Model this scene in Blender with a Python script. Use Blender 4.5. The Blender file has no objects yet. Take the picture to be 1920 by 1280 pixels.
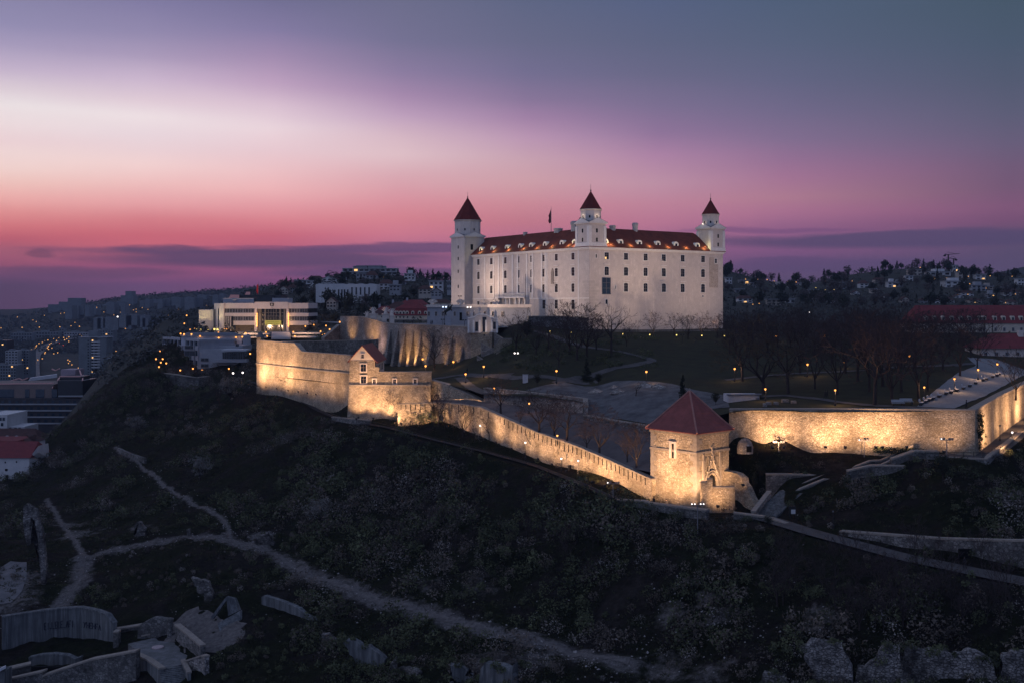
import bpy, bmesh, math, random
import numpy as np
from mathutils import Vector, Matrix, geometry, noise as mnoise

random.seed(7)
rng = np.random.default_rng(7)
SC = bpy.context.scene
COL = SC.collection
F, HY = 2000.0, 572.0            # lens in photo pixels, row of the true horizon
R = math.radians

# ------------------------------------------------------------------ camera
cd = bpy.data.cameras.new('camera')
cam = bpy.data.objects.new('camera', cd)
COL.objects.link(cam)
cam.location = (0, 0, 0)
cam.rotation_euler = (R(90), 0, 0)
cd.sensor_width = 36.0
cd.lens = 36.0 * F / 1920.0
cd.shift_y = -68.0 / 1920.0
cd.clip_start = 1.0
cd.clip_end = 40000.0
SC.camera = cam
SC.view_settings.view_transform = 'Standard'
SC.view_settings.look = 'None'
SC.view_settings.exposure = 0.0
SC.view_settings.gamma = 1.0
SC.render.engine = 'CYCLES'
SC.cycles.use_denoising = True
SC.cycles.max_bounces = 4
SC.cycles.diffuse_bounces = 2
SC.cycles.glossy_bounces = 2
SC.cycles.transmission_bounces = 2
SC.cycles.volume_bounces = 0
SC.cycles.sample_clamp_indirect = 2.0
SC.cycles.use_light_tree = True

def lin(h):
 h = h.lstrip('#')
 o = []
 for i in (0, 2, 4):
  c = int(h[i:i + 2], 16) / 255.0
  o.append(c / 12.92 if c <= 0.04045 else ((c + 0.055) / 1.055) ** 2.4)
 return tuple(o) + (1.0,)

# ------------------------------------------------------------------ sky (after sunset, glow to the left)
world = bpy.data.worlds.new('World')
SC.world = world
world.use_nodes = True
wn, wl = world.node_tree.nodes, world.node_tree.links
wn.clear()

def N(nt, typ, **kw):
 n = nt.nodes.new(typ)
 for k, v in kw.items():
  setattr(n, k, v)
 return n

WT = world.node_tree

def wmath(op, a, b=None, clamp=False):
 n = N(WT, 'ShaderNodeMath', operation=op, use_clamp=clamp)
 for i, v in enumerate((a, b)):
  if v is None:
   continue
  if isinstance(v, (int, float)):
   n.inputs[i].default_value = v
  else:
   wl.new(v, n.inputs[i])
 return n.outputs[0]

def wsmooth(v, lo, hi):
 n = N(WT, 'ShaderNodeMapRange', interpolation_type='SMOOTHSTEP')
 wl.new(v, n.inputs[0])
 n.inputs[1].default_value = lo
 n.inputs[2].default_value = hi
 return n.outputs[0]

def wmix(f, a, b):
 n = N(WT, 'ShaderNodeMix', data_type='RGBA')
 wl.new(f, n.inputs[0])
 for i, v in ((6, a), (7, b)):
  if isinstance(v, tuple):
   n.inputs[i].default_value = v
  else:
   wl.new(v, n.inputs[i])
 return n.outputs[2]

tc = N(WT, 'ShaderNodeTexCoord')
sep = N(WT, 'ShaderNodeSeparateXYZ')
wl.new(tc.outputs['Generated'], sep.inputs[0])
az = wmath('ARCTAN2', sep.outputs[0], sep.outputs[1])
rho = wmath('SQRT', wmath('ADD', wmath('MULTIPLY', sep.outputs[0], sep.outputs[0]), wmath('MULTIPLY', sep.outputs[1], sep.outputs[1])))
el = wmath('DIVIDE', sep.outputs[2], wmath('MAXIMUM', rho, 0.001))       # tan of the elevation
wob = N(WT, 'ShaderNodeTexNoise')
mp = N(WT, 'ShaderNodeMapping')
mp.inputs['Scale'].default_value = (2.5, 2.5, 16.0)
wl.new(tc.outputs['Generated'], mp.inputs[0])
wl.new(mp.outputs[0], wob.inputs['Vector'])
wob.inputs['Scale'].default_value = 1.0
wob.inputs['Detail'].default_value = 5.0
wobv = wmath('SUBTRACT', wob.outputs['Fac'], 0.5)
eld = wmath('ADD', el, wmath('MULTIPLY', wobv, 0.014))

SKY = [
 (30,  [(0,'8a85ab'),(50,'938cb3'),(90,'a79abd'),(130,'c3b0cb'),(165,'dccbd6'),(195,'ebdfe2'),(230,'edd9dc'),(260,'ecd0d4'),(285,'f0d4d3'),(315,'f2d0cb'),(345,'f0c0b9'),(375,'eda9a6'),(400,'e18d8e'),(425,'d3727a'),(445,'be5f70'),(470,'a65e74'),(490,'9c5873'),(515,'6f4f70'),(530,'5d4b69'),(570,'5b4966')]),
 (270, [(0,'817ba5'),(60,'9389b0'),(110,'ad9bbd'),(150,'ccb5cf'),(190,'e2cbd7'),(215,'efdfe3'),(250,'ead5dc'),(280,'ecd0d5'),(310,'f4d0cf'),(345,'f1bcbb'),(380,'e9a0a4'),(410,'d87d86'),(440,'cb6575'),(465,'c86578'),(495,'96557a'),(530,'6b5076'),(570,'665070')]),
 (510, [(0,'726f96'),(60,'857ba5'),(110,'a38bb1'),(160,'c0a0c1'),(200,'dcc0d2'),(240,'ecd4dc'),(280,'eac8d0'),(320,'efbfc3'),(355,'f0b1b4'),(385,'e79aa2'),(415,'db7f8b'),(440,'cb667a'),(460,'bd607a'),(490,'9a587e'),(530,'794f77'),(570,'6a4c70')]),
 (750, [(0,'6b6c90'),(80,'757198'),(140,'8d7aa5'),(180,'a986b1'),(220,'c39dc0'),(260,'dab4c4'),(290,'e3bcc5'),(330,'dfa4b0'),(370,'e08d9c'),(410,'dc7a8a'),(440,'d2708a'),(460,'be688a'),(490,'a65d88'),(520,'845480'),(570,'6a4c74')]),
 (990, [(0,'5a658b'),(80,'66698f'),(140,'736c98'),(190,'8b72a0'),(225,'a57bab'),(260,'c08fb6'),(300,'cf9cb0'),(340,'d698a5'),(380,'d48092'),(420,'c96d85'),(460,'b7608a'),(500,'945a88'),(570,'664d76')]),
 (1230,[(0,'51618a'),(80,'5c6489'),(140,'68678e'),(200,'7d6c98'),(250,'946fa0'),(290,'b37ba9'),(340,'c489a5'),(380,'c77a98'),(420,'bf6b90'),(460,'a05c8a'),(510,'75527f'),(570,'5e4c74')]),
 (1470,[(0,'4a5f80'),(80,'546284'),(150,'61648a'),(210,'736791'),(260,'856a96'),(300,'9a6a98'),(330,'aa6c97'),(370,'b57390'),(400,'af6690'),(425,'985a8a'),(460,'8c5287'),(490,'704f7f'),(520,'5f4d75'),(570,'584a72')]),
 (1890,[(0,'425970'),(80,'475a75'),(150,'515b78'),(210,'5c5d7d'),(270,'6a5c80'),(310,'74587d'),(350,'7a557a'),(390,'85527c'),(415,'7b4d78'),(445,'644e74'),(470,'5c4e73'),(510,'5a4e74'),(570,'544a6c')]),
]
E0, E1 = -0.03, 0.62
HZ_D, HZ_C = 0.0001, (.30, .36, .50)      # the evening haze (built at the end)

def through_haze(e, c, s=.16):
 g = .3 * c[0] + .55 * c[1] + .15 * c[2]
 c = [v * (1 - s) + g * s for v in c[:3]]
 t = math.exp(-HZ_D * min(3700.0, 160.0 / max(e, .001)))
 return tuple(max((v - (1 - t) * k * .22) / t, v * .8) for v, k in zip(c[:3], HZ_C)) + (1,)

skycol, prev = None, None
for px, stops in SKY:
 a = math.atan((px - 960) / F)
 cr = N(WT, 'ShaderNodeValToRGB')
 mr = N(WT, 'ShaderNodeMapRange')
 wl.new(eld, mr.inputs[0])
 mr.inputs[1].default_value, mr.inputs[2].default_value = E0, E1
 wl.new(mr.outputs[0], cr.inputs[0])
 els = cr.color_ramp.elements
 st = [((HY - y) / F * math.cos(a), c) for y, c in stops]
 st.append((0.36, '56648c'))
 st.append((0.50, '7080a8'))
 st.sort()
 while len(els) > 1:
  els.remove(els[-1])
 for i, (e, c) in enumerate(st):
  p = (e - E0) / (E1 - E0)
  el_ = els[0] if i == 0 else els.new(p)
  el_.position = p
  el_.color = through_haze(e, lin(c), .10 if px < 700 else .27 if px > 900 else .2)
 if skycol is None:
  skycol = cr.outputs[0]
 else:
  m = N(WT, 'ShaderNodeMapRange')
  wl.new(az, m.inputs[0])
  m.inputs[1].default_value, m.inputs[2].default_value = prev, a
  skycol = wmix(m.outputs[0], skycol, cr.outputs[0])
 prev = a
# the sky away from the glow: dull blue dusk
absaz = wmath('ABSOLUTE', wmath('ADD', az, 0.18))
skycol = wmix(wsmooth(absaz, 0.95, 2.0), skycol, lin('6f7ea8'))
# long low cloud banks near the horizon
cn = N(WT, 'ShaderNodeTexNoise')
mp2 = N(WT, 'ShaderNodeMapping')
mp2.inputs['Scale'].default_value = (9.0, 9.0, 75.0)
wl.new(tc.outputs['Generated'], mp2.inputs[0])
wl.new(mp2.outputs[0], cn.inputs['Vector'])
cn.inputs['Scale'].default_value = 1.0
cn.inputs['Detail'].default_value = 6.0
cnv = wmath('SUBTRACT', cn.outputs['Fac'], 0.5)
for px, py, wx, hy, col, den in ((500, 483, 350, 21, '644c70', 0.9), (760, 466, 230, 9, '6c5078', 0.85), (1720, 448, 380, 17, '594c70', 0.85),
         (700, 512, 200, 14, '6c4e76', 0.8), (85, 478, 26, 5, '7a4e68', 0.6), (1450, 430, 200, 6, '74507e', 0.55),
         (190, 510, 160, 12, '694d70', 0.6), (1560, 497, 260, 13, '5c4c74', 0.5), (330, 468, 110, 8, '674d70', 0.7), (560, 462, 170, 5, '7c5278', 0.6)):
 a0, e0 = math.atan((px - 960) / F), (HY - py) / F * math.cos(math.atan((px - 960) / F))
 da = wmath('DIVIDE', wmath('ADD', wmath('SUBTRACT', az, a0), wmath('MULTIPLY', wobv, 0.05)), wx / F)
 de = wmath('DIVIDE', wmath('ADD', wmath('SUBTRACT', el, e0), wmath('MULTIPLY', cnv, 0.012)), hy / F)
 d2 = wmath('ADD', wmath('MULTIPLY', da, da), wmath('MULTIPLY', de, de))
 d2 = wmath('ADD', d2, wmath('MULTIPLY', cnv, 1.6))
 skycol = wmix(wmath('MULTIPLY', wsmooth(d2, 1.45, 0.25), den), skycol, lin(col))
bg = N(WT, 'ShaderNodeBackground')
bg.inputs['Strength'].default_value = 1.0
wl.new(skycol, bg.inputs['Color'])
wo = N(WT, 'ShaderNodeOutputWorld')
wl.new(bg.outputs[0], wo.inputs['Surface'])
world.cycles.sampling_method = 'MANUAL'
world.cycles.sample_map_resolution = 512

# added fill from upper left to model the scrub: one broad, weak sun lamp
sd_ = bpy.data.lights.new('fill_sun', 'SUN')
sd_.energy = 0.32
sd_.angle = R(50)
sd_.color = (.66, .76, 1.0)
fill_sun = bpy.data.objects.new('fill_sun', sd_)
COL.objects.link(fill_sun)
fill_sun.rotation_euler = Vector((.75, .35, -.62)).to_track_quat('-Z', 'Y').to_euler()

# ------------------------------------------------------------------ helpers

def P(px, py, D):
 return Vector(((px - 960) * D / F, D, (HY - py) * D / F))

def XY(px, D):
 return Vector(((px - 960) * D / F, D))

def ZY(py, D):
 return (HY - py) * D / F

class MB:
 """collects faces in world space; build() links them as ONE mesh object"""

 def __init__(self):
  self.v, self.f = [], []

 def add(self, vs, fs):
  b = len(self.v)
  self.v += [tuple(p) for p in vs]
  self.f += [tuple(i + b for i in f) for f in fs]
  return self

 def quad(self, a, b, c, d):
  return self.add([a, b, c, d], [(0, 1, 2, 3)])

 def poly(self, pts):
  return self.add(pts, [tuple(range(len(pts)))])

 def hexa(self, lo, hi):
  """prism between two loops of the same length (lo seen from above counter-clockwise)"""
  n = len(lo)
  fs = [tuple(range(n - 1, -1, -1)), tuple(range(n, 2 * n))]
  fs += [(i, (i + 1) % n, n + (i + 1) % n, n + i) for i in range(n)]
  return self.add(list(lo) + list(hi), fs)

 def box(self, c, s, M=None):
  hx, hy, hz = s[0] / 2, s[1] / 2, s[2] / 2
  lo = [Vector((x, y, -hz)) for x, y in ((-hx, -hy), (hx, -hy), (hx, hy), (-hx, hy))]
  hi = [Vector((p.x, p.y, hz)) for p in lo]
  c = Vector(c)
  if M is None:
   return self.hexa([c + p for p in lo], [c + p for p in hi])
  return self.hexa([c + M @ p for p in lo], [c + M @ p for p in hi])

 def tube(self, p0, p1, r0, r1=None, n=6, cap=True):
  r1 = r0 if r1 is None else r1
  p0, p1 = Vector(p0), Vector(p1)
  d = (p1 - p0)
  if d.length < 1e-6:
   return self
  d.normalize()
  a = d.orthogonal().normalized()
  b = d.cross(a)
  lo = [p0 + (a * math.cos(2 * math.pi * i / n) + b * math.sin(2 * math.pi * i / n)) * r0 for i in range(n)]
  hi = [p1 + (a * math.cos(2 * math.pi * i / n) + b * math.sin(2 * math.pi * i / n)) * r1 for i in range(n)]
  return self.hexa(lo, hi)

 def lathe(self, c, prof, n=10, ph=0.0):
  c = Vector(c)
  vs, fs = [], []
  for r, z in prof:
   for i in range(n):
    t = 2 * math.pi * i / n + ph
    vs.append(c + Vector((r * math.cos(t), r * math.sin(t), z)))
  for k in range(len(prof) - 1):
   for i in range(n):
    j = (i + 1) % n
    fs.append((k * n + i, k * n + j, (k + 1) * n + j, (k + 1) * n + i))
  fs.append(tuple(range(n - 1, -1, -1)))
  fs.append(tuple(range((len(prof) - 1) * n, len(prof) * n)))
  return self.add(vs, fs)

 def build(self, name, m, parent=None, smooth=False):
  me = bpy.data.meshes.new(name)
  org = root_loc(parent)
  vs = np.array(self.v, dtype=np.float64) - np.array(org)
  me.from_pydata(vs.tolist(), [], self.f)
  me.materials.append(m)
  if smooth:
   me.shade_smooth()
  me.update()
  o = bpy.data.objects.new(name, me)
  COL.objects.link(o)
  if parent is not None:
   o.parent = parent
  return o

def root_loc(o):
 p = Vector((0, 0, 0))
 while o is not None:
  p = p + o.location
  o = o.parent
 return p

def tag(o, label=None, cat=None, group=None, kind=None):
 if label:
  o['label'] = label
 if cat:
  o['category'] = cat
 if group:
  o['group'] = group
 if kind:
  o['kind'] = kind
 return o

def thing(name, label, cat, loc, group=None):
 o = bpy.data.objects.new(name, None)
 COL.objects.link(o)
 o.location = loc
 o.empty_display_size = 0.5
 return tag(o, label, cat, group, 'thing')

def structure(o):
 o['kind'] = 'structure'
 return o

def stuff(o, label=None, cat=None):
 o['kind'] = 'stuff'
 return tag(o, label, cat)

def copy_tree(o, parent=None):
 c = o.copy()
 COL.objects.link(c)
 if parent is not None:
  c.parent = parent
 for ch in o.children:
  copy_tree(ch, c)
 return c

def raw_mesh(name, V, Fq, m, parent=None, smooth=False):
 """numpy verts (n,3), faces (k,3|4)"""
 me = bpy.data.meshes.new(name)
 V = np.asarray(V, dtype=np.float32)
 Fq = np.asarray(Fq, dtype=np.int32)
 k = Fq.shape[1]
 me.vertices.add(len(V))
 me.vertices.foreach_set('co', V.ravel())
 me.loops.add(Fq.size)
 me.loops.foreach_set('vertex_index', Fq.ravel())
 me.polygons.add(len(Fq))
 me.polygons.foreach_set('loop_start', np.arange(0, Fq.size, k, dtype=np.int32))
 me.polygons.foreach_set('loop_total', np.full(len(Fq), k, dtype=np.int32))
 me.update(calc_edges=True)
 me.validate()
 me.materials.append(m)
 if smooth:
  me.shade_smooth()
 o = bpy.data.objects.new(name, me)
 COL.objects.link(o)
 if parent is not None:
  o.parent = parent
 return o

ORD = ['first', 'second', 'third', 'fourth', 'fifth', 'sixth', 'seventh', 'eighth', 'ninth', 'tenth', 'eleventh', 'twelfth', 'thirteenth',
  'fourteenth', 'fifteenth', 'sixteenth', 'seventeenth', 'eighteenth', 'nineteenth', 'twentieth']

def nth(i):
 if i < 20:
  return ORD[i]
 t = ['twenty', 'thirty', 'forty', 'fifty', 'sixty', 'seventy', 'eighty', 'ninety'][(i + 1) // 10 - 2]
 u = (i + 1) % 10
 if u == 0:
  return t[:-1] + 'ieth'
 return t + '-' + ORD[u - 1]

def rank_labels(objs, fmt):
 """label a row of look-alikes by its order from the left of the picture; {n} is the ordinal"""
 def px(o):
  return o.location.x / max(o.location.y, 1)
 for i, o in enumerate(sorted(objs, key=px)):
  o['label'] = fmt.format(n=nth(i))

# ------------------------------------------------------------------ materials
def mat(name, base, rough=0.9, var=None, scale=1.0, spec=0.2, bump=0.0, detail=4.0, metal=0.0):
 """noise-mottled surface: base and var are linear colours"""
 m = bpy.data.materials.new(name)
 m.use_nodes = True
 nt = m.node_tree
 b = nt.nodes['Principled BSDF']
 b.inputs['Roughness'].default_value = rough
 b.inputs['Specular IOR Level'].default_value = spec
 b.inputs['Metallic'].default_value = metal
 if var is None:
  var = tuple(c * 0.72 for c in base)
 t = N(nt, 'ShaderNodeTexCoord')
 n = N(nt, 'ShaderNodeTexNoise')
 n.inputs['Scale'].default_value = scale
 n.inputs['Detail'].default_value = detail
 n.inputs['Roughness'].default_value = 0.65
 nt.links.new(t.outputs['Object'], n.inputs['Vector'])
 cr = N(nt, 'ShaderNodeValToRGB')
 cr.color_ramp.elements[0].position = 0.3
 cr.color_ramp.elements[1].position = 0.7
 cr.color_ramp.elements[0].color = tuple(var)[:3] + (1,)
 cr.color_ramp.elements[1].color = tuple(base)[:3] + (1,)
 nt.links.new(n.outputs['Fac'], cr.inputs[0])
 nt.links.new(cr.outputs[0], b.inputs['Base Color'])
 if bump:
  bp = N(nt, 'ShaderNodeBump')
  bp.inputs['Strength'].default_value = bump
  bp.inputs['Distance'].default_value = 0.3
  nt.links.new(n.outputs['Fac'], bp.inputs['Height'])
  nt.links.new(bp.outputs[0], b.inputs['Normal'])
 return m

def stone(name, cols, size=0.45, stain=0.5, bump=0.6, squash=1.5):
 """rubble masonry: voronoi stones of varied tone, mortar, weather stains"""
 m = bpy.data.materials.new(name)
 m.use_nodes = True
 nt = m.node_tree
 L = nt.links
 b = nt.nodes['Principled BSDF']
 b.inputs['Roughness'].default_value = 0.95
 b.inputs['Specular IOR Level'].default_value = 0.1
 t = N(nt, 'ShaderNodeTexCoord')
 mp_ = N(nt, 'ShaderNodeMapping')
 mp_.inputs['Scale'].default_value = (1, 1, squash)
 L.new(t.outputs['Object'], mp_.inputs[0])
 v = N(nt, 'ShaderNodeTexVoronoi')
 v.inputs['Scale'].default_value = 1.0 / size
 L.new(mp_.outputs[0], v.inputs['Vector'])
 sp = N(nt, 'ShaderNodeSeparateXYZ')
 L.new(v.outputs['Color'], sp.inputs[0])
 cr = N(nt, 'ShaderNodeValToRGB')
 e = cr.color_ramp.elements
 e[0].color = cols[0] + (1,)
 e[1].color = cols[-1] + (1,)
 for i, c in enumerate(cols[1:-1]):
  k = e.new((i + 1) / (len(cols) - 1))
  k.color = c + (1,)
 L.new(sp.outputs[0], cr.inputs[0])
 n = N(nt, 'ShaderNodeTexNoise')
 n.inputs['Scale'].default_value = 0.16
 n.inputs['Detail'].default_value = 6
 n.inputs['Roughness'].default_value = 0.7
 L.new(t.outputs['Object'], n.inputs['Vector'])
 mr = N(nt, 'ShaderNodeMapRange')
 mr.inputs[1].default_value, mr.inputs[2].default_value = 0.40, 0.62
 mr.inputs[3].default_value, mr.inputs[4].default_value = 1.0 - stain, 1.08
 L.new(n.outputs['Fac'], mr.inputs[0])
 mx = N(nt, 'ShaderNodeMix', data_type='RGBA', blend_type='MULTIPLY')
 mx.inputs[0].default_value = 1.0
 L.new(cr.outputs[0], mx.inputs[6])
 L.new(mr.outputs[0], mx.inputs[7])
 vd = N(nt, 'ShaderNodeTexVoronoi', feature='DISTANCE_TO_EDGE')
 vd.inputs['Scale'].default_value = 1.0 / size
 L.new(mp_.outputs[0], vd.inputs['Vector'])
 mo = N(nt, 'ShaderNodeMapRange')
 mo.inputs[1].default_value, mo.inputs[2].default_value = 0.0, 0.09
 L.new(vd.outputs['Distance'], mo.inputs[0])
 m2 = N(nt, 'ShaderNodeMix', data_type='RGBA')
 L.new(mo.outputs[0], m2.inputs[0])
 m2.inputs[6].default_value = tuple(c * 0.55 for c in cols[0]) + (1,)
 L.new(mx.outputs[2], m2.inputs[7])
 L.new(m2.outputs[2], b.inputs['Base Color'])
 bp = N(nt, 'ShaderNodeBump')
 bp.inputs['Strength'].default_value = bump
 bp.inputs['Distance'].default_value = 0.12
 ad = N(nt, 'ShaderNodeMath', operation='ADD')
 L.new(mo.outputs[0], ad.inputs[0])
 L.new(sp.outputs[1], ad.inputs[1])
 L.new(ad.outputs[0], bp.inputs['Height'])
 L.new(bp.outputs[0], b.inputs['Normal'])
 return m

def roofmat(name, base, var, step=0.45):
 """tiles in courses: a fine wave down the slope plus mottling"""
 m = mat(name, base, 0.85, var, 0.55, 0.15)
 nt = m.node_tree
 b = nt.nodes['Principled BSDF']
 t = nt.nodes['Texture Coordinate']
 w = N(nt, 'ShaderNodeTexWave', bands_direction='Z')
 w.inputs['Scale'].default_value = 1.0 / step / 2
 w.inputs['Distortion'].default_value = 0.6
 nt.links.new(t.outputs['Object'], w.inputs['Vector'])
 bp = N(nt, 'ShaderNodeBump')
 bp.inputs['Strength'].default_value = 0.5
 bp.inputs['Distance'].default_value = 0.1
 nt.links.new(w.outputs['Fac'], bp.inputs['Height'])
 nt.links.new(bp.outputs[0], b.inputs['Normal'])
 return m

def emit(name, col, s, sample=False):
 m = bpy.data.materials.new(name)
 m.use_nodes = True
 nt = m.node_tree
 nt.nodes.clear()
 e = N(nt, 'ShaderNodeEmission')
 e.inputs[0].default_value = col[:3] + (1,)
 e.inputs[1].default_value = s
 o = N(nt, 'ShaderNodeOutputMaterial')
 nt.links.new(e.outputs[0], o.inputs[0])
 m.cycles.emission_sampling = 'AUTO' if sample else 'NONE'
 return m

M = {}
M['plaster'] = mat('white_plaster', (0.72, 0.65, 0.60), 0.9, (0.56, 0.50, 0.47), 0.16, 0.1, 0.12, 8)
M['plaster_trim'] = mat('trim_plaster', (0.78, 0.75, 0.70), 0.85, (0.66, 0.63, 0.6), 0.8)
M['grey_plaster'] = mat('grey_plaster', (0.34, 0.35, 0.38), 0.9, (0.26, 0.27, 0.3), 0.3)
M['cream'] = mat('cream_plaster', (0.62, 0.55, 0.45), 0.9, (0.5, 0.44, 0.36), 0.4)
M['bare_brick'] = stone('exposed_masonry', [(0.50, 0.42, 0.36), (0.60, 0.52, 0.45), (0.55, 0.47, 0.40)], 0.5, 0.2)
M['roof'] = roofmat('red_tile', (0.19, 0.050, 0.032), (0.105, 0.029, 0.022))
M['spire'] = roofmat('spire_tile', (0.16, 0.028, 0.024), (0.10, 0.02, 0.018))
M['roof_old'] = roofmat('old_red_tile', (0.25, 0.080, 0.072), (0.16, 0.055, 0.05))
M['roof_far'] = roofmat('far_red_tile', (0.20, 0.045, 0.05), (0.13, 0.034, 0.04))
M['roof_brown'] = mat('brown_tile', (0.09, 0.045, 0.04), 0.9, (0.05, 0.03, 0.03), 0.6)
M['lead'] = mat('lead_sheet', (0.09, 0.10, 0.13), 0.6, (0.06, 0.07, 0.09), 0.5, 0.4)
M['glass'] = mat('window_glass', (0.012, 0.014, 0.018), 0.12, (0.008, 0.008, 0.01), 0.5, 0.5)
M['glass_blue'] = mat('blue_glass', (0.02, 0.04, 0.06), 0.1, (0.012, 0.02, 0.035), 0.4, 0.6)
M['dark'] = mat('dark_opening', (0.006, 0.006, 0.007), 0.9)
M['iron'] = mat('black_iron', (0.02, 0.02, 0.022), 0.5, (0.012, 0.012, 0.013), 3, 0.4)
M['steel'] = mat('grey_steel', (0.18, 0.18, 0.19), 0.5, (0.12, 0.12, 0.13), 2, 0.4)
M['wood'] = mat('weathered_wood', (0.20, 0.17, 0.15), 0.85, (0.12, 0.10, 0.09), 2)
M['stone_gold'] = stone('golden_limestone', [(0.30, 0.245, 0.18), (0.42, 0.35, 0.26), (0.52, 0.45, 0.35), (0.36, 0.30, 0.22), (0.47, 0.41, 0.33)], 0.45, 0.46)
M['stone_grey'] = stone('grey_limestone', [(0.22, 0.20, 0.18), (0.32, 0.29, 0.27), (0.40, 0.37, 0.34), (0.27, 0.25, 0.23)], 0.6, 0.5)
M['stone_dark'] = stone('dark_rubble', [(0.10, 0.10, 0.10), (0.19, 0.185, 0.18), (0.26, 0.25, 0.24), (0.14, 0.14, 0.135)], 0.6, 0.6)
M['stone_ruin'] = stone('ruined_masonry', [(0.13, 0.125, 0.125), (0.28, 0.265, 0.255), (0.44, 0.415, 0.39), (0.2, 0.19, 0.185)], 0.5, 0.85, 1.0, 1.8)
M['coping'] = mat('coping_stone', (0.29, 0.26, 0.225), 0.9, (0.18, 0.16, 0.14), 1.2)
M['concrete'] = mat('stained_concrete', (0.24, 0.25, 0.25), 0.9, (0.13, 0.14, 0.145), 0.5, 0.15, 0.1, 8)

def streaky(name, base, dark):
 m = mat(name, base, .92, tuple(c * .6 for c in base), .5, .1, .3, 9)
 nt = m.node_tree
 t, b = nt.nodes['Texture Coordinate'], nt.nodes['Principled BSDF']
 mp_ = N(nt, 'ShaderNodeMapping')
 mp_.inputs['Scale'].default_value = (1.6, 1.6, .10)
 nt.links.new(t.outputs['Object'], mp_.inputs[0])
 n = N(nt, 'ShaderNodeTexNoise')
 n.inputs['Scale'].default_value = 1.0
 n.inputs['Detail'].default_value = 7
 n.inputs['Roughness'].default_value = .7
 nt.links.new(mp_.outputs[0], n.inputs['Vector'])
 mr = N(nt, 'ShaderNodeMapRange')
 mr.inputs[1].default_value, mr.inputs[2].default_value = .42, .62
 nt.links.new(n.outputs['Fac'], mr.inputs[0])
 mx = N(nt, 'ShaderNodeMix', data_type='RGBA')
 nt.links.new(mr.outputs[0], mx.inputs[0])
 mx.inputs[6].default_value = dark + (1,)
 old = b.inputs['Base Color'].links[0].from_socket
 nt.links.new(old, mx.inputs[7])
 nt.links.new(mx.outputs[2], b.inputs['Base Color'])
 return m

M['plaster'] = streaky('castle_plaster', (0.74, 0.665, 0.60), (.56, .495, .45))
M['concrete'] = streaky('streaked_concrete', (0.20, 0.21, 0.215), (.075, .08, .085))
M['paving'] = mat('pale_paving', (0.23, 0.235, 0.245), 0.9, (0.15, 0.155, 0.165), 0.8, 0.15, 0.05, 8)
M['gravel'] = mat('gravel', (0.16, 0.148, 0.142), 0.98, (0.06, 0.055, 0.055), 1.3, 0.1, 0.6, 9)
M['lane_asphalt'] = mat('lane_asphalt', (0.050, 0.046, 0.047), 0.95, (0.024, 0.022, 0.023), 0.4, 0.1, 0.2, 9)
M['asphalt'] = mat('asphalt', (0.075, 0.075, 0.08), 0.9, (0.05, 0.05, 0.053), 0.7)
M['path'] = mat('grey_path', (0.10, 0.095, 0.095), 0.95, (0.055, 0.052, 0.052), 0.5, 0.1, 0.1, 8)
M['bronze'] = mat('dark_bronze', (0.03, 0.035, 0.032), 0.5, (0.02, 0.022, 0.02), 3, 0.4, 0, 3, 0.6)
M['sandstone'] = mat('carved_sandstone', (0.62, 0.55, 0.49), 0.9, (0.45, 0.40, 0.36), 1.5)
M['ivy'] = mat('ivy_leaf', (0.030, 0.042, 0.018), 0.8, (0.015, 0.02, 0.010), 1.5)
M['bark'] = mat('bark', (0.045, 0.036, 0.034), 0.95, (0.028, 0.022, 0.021), 1.5)
M['twig'] = mat('bare_twig', (0.062, 0.046, 0.048), 0.95, (0.036, 0.028, 0.030), 0.4)
M['needle'] = mat('conifer_needle', (0.022, 0.032, 0.020), 0.9, (0.011, 0.016, 0.012), 0.3)
M['bushleaf'] = mat('bush_leaf', (0.034, 0.040, 0.026), 0.9, (0.016, 0.019, 0.014), 0.25)
M['grass'] = mat('grass', (0.045, 0.052, 0.020), 0.95, (0.022, 0.026, 0.012), 0.7, 0.1, 0.3, 8)
M['cloth_dark'] = mat('dark_cloth', (0.02, 0.02, 0.025), 0.9, (0.015, 0.015, 0.018), 4)
M['skin'] = mat('skin', (0.42, 0.27, 0.21), 0.7)
M['hair'] = mat('dark_hair', (0.02, 0.015, 0.012), 0.7)
M['red_cloth'] = mat('red_cloth', (0.5, 0.03, 0.04), 0.8)
M['white_metal'] = mat('white_sheet', (0.50, 0.52, 0.55), 0.6, (0.38, 0.4, 0.43), 1)
M['dark_panel'] = mat('dark_cladding', (0.022, 0.024, 0.028), 0.4, (0.015, 0.016, 0.02), 0.4, 0.5)
M['lamp_warm'] = emit('lamp_warm', (1.0, 0.36, 0.075), 3.0)
M['lamp_amber'] = emit('lamp_amber', (1.0, 0.40, 0.10), 3.0)
M['lamp_white'] = emit('lamp_white', (1.0, 0.90, 0.85), 3.0)
M['lamp_cool'] = emit('lamp_cool', (0.60, 0.74, 1.0), 3.0)
M['lamp_yellow'] = emit('lamp_yellow', (1.0, 0.72, 0.20), 2.2)
M['lit_win'] = emit('lit_window', (1.0, 0.55, 0.20), 1.6)
M['far_lamp'] = emit('far_lamp', (1.0, 0.46, 0.14), 1.5)

def point(loc, col, w, rad=0.25, parent=None):
 d = bpy.data.lights.new('lamp_light', 'POINT')
 d.color, d.energy, d.shadow_soft_size = col, w, rad
 o = bpy.data.objects.new('lamp_light', d)
 COL.objects.link(o)
 o.location = loc
 if parent is not None:
  o.parent = parent
  o.location = Vector(loc) - root_loc(parent)
 return o

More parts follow.
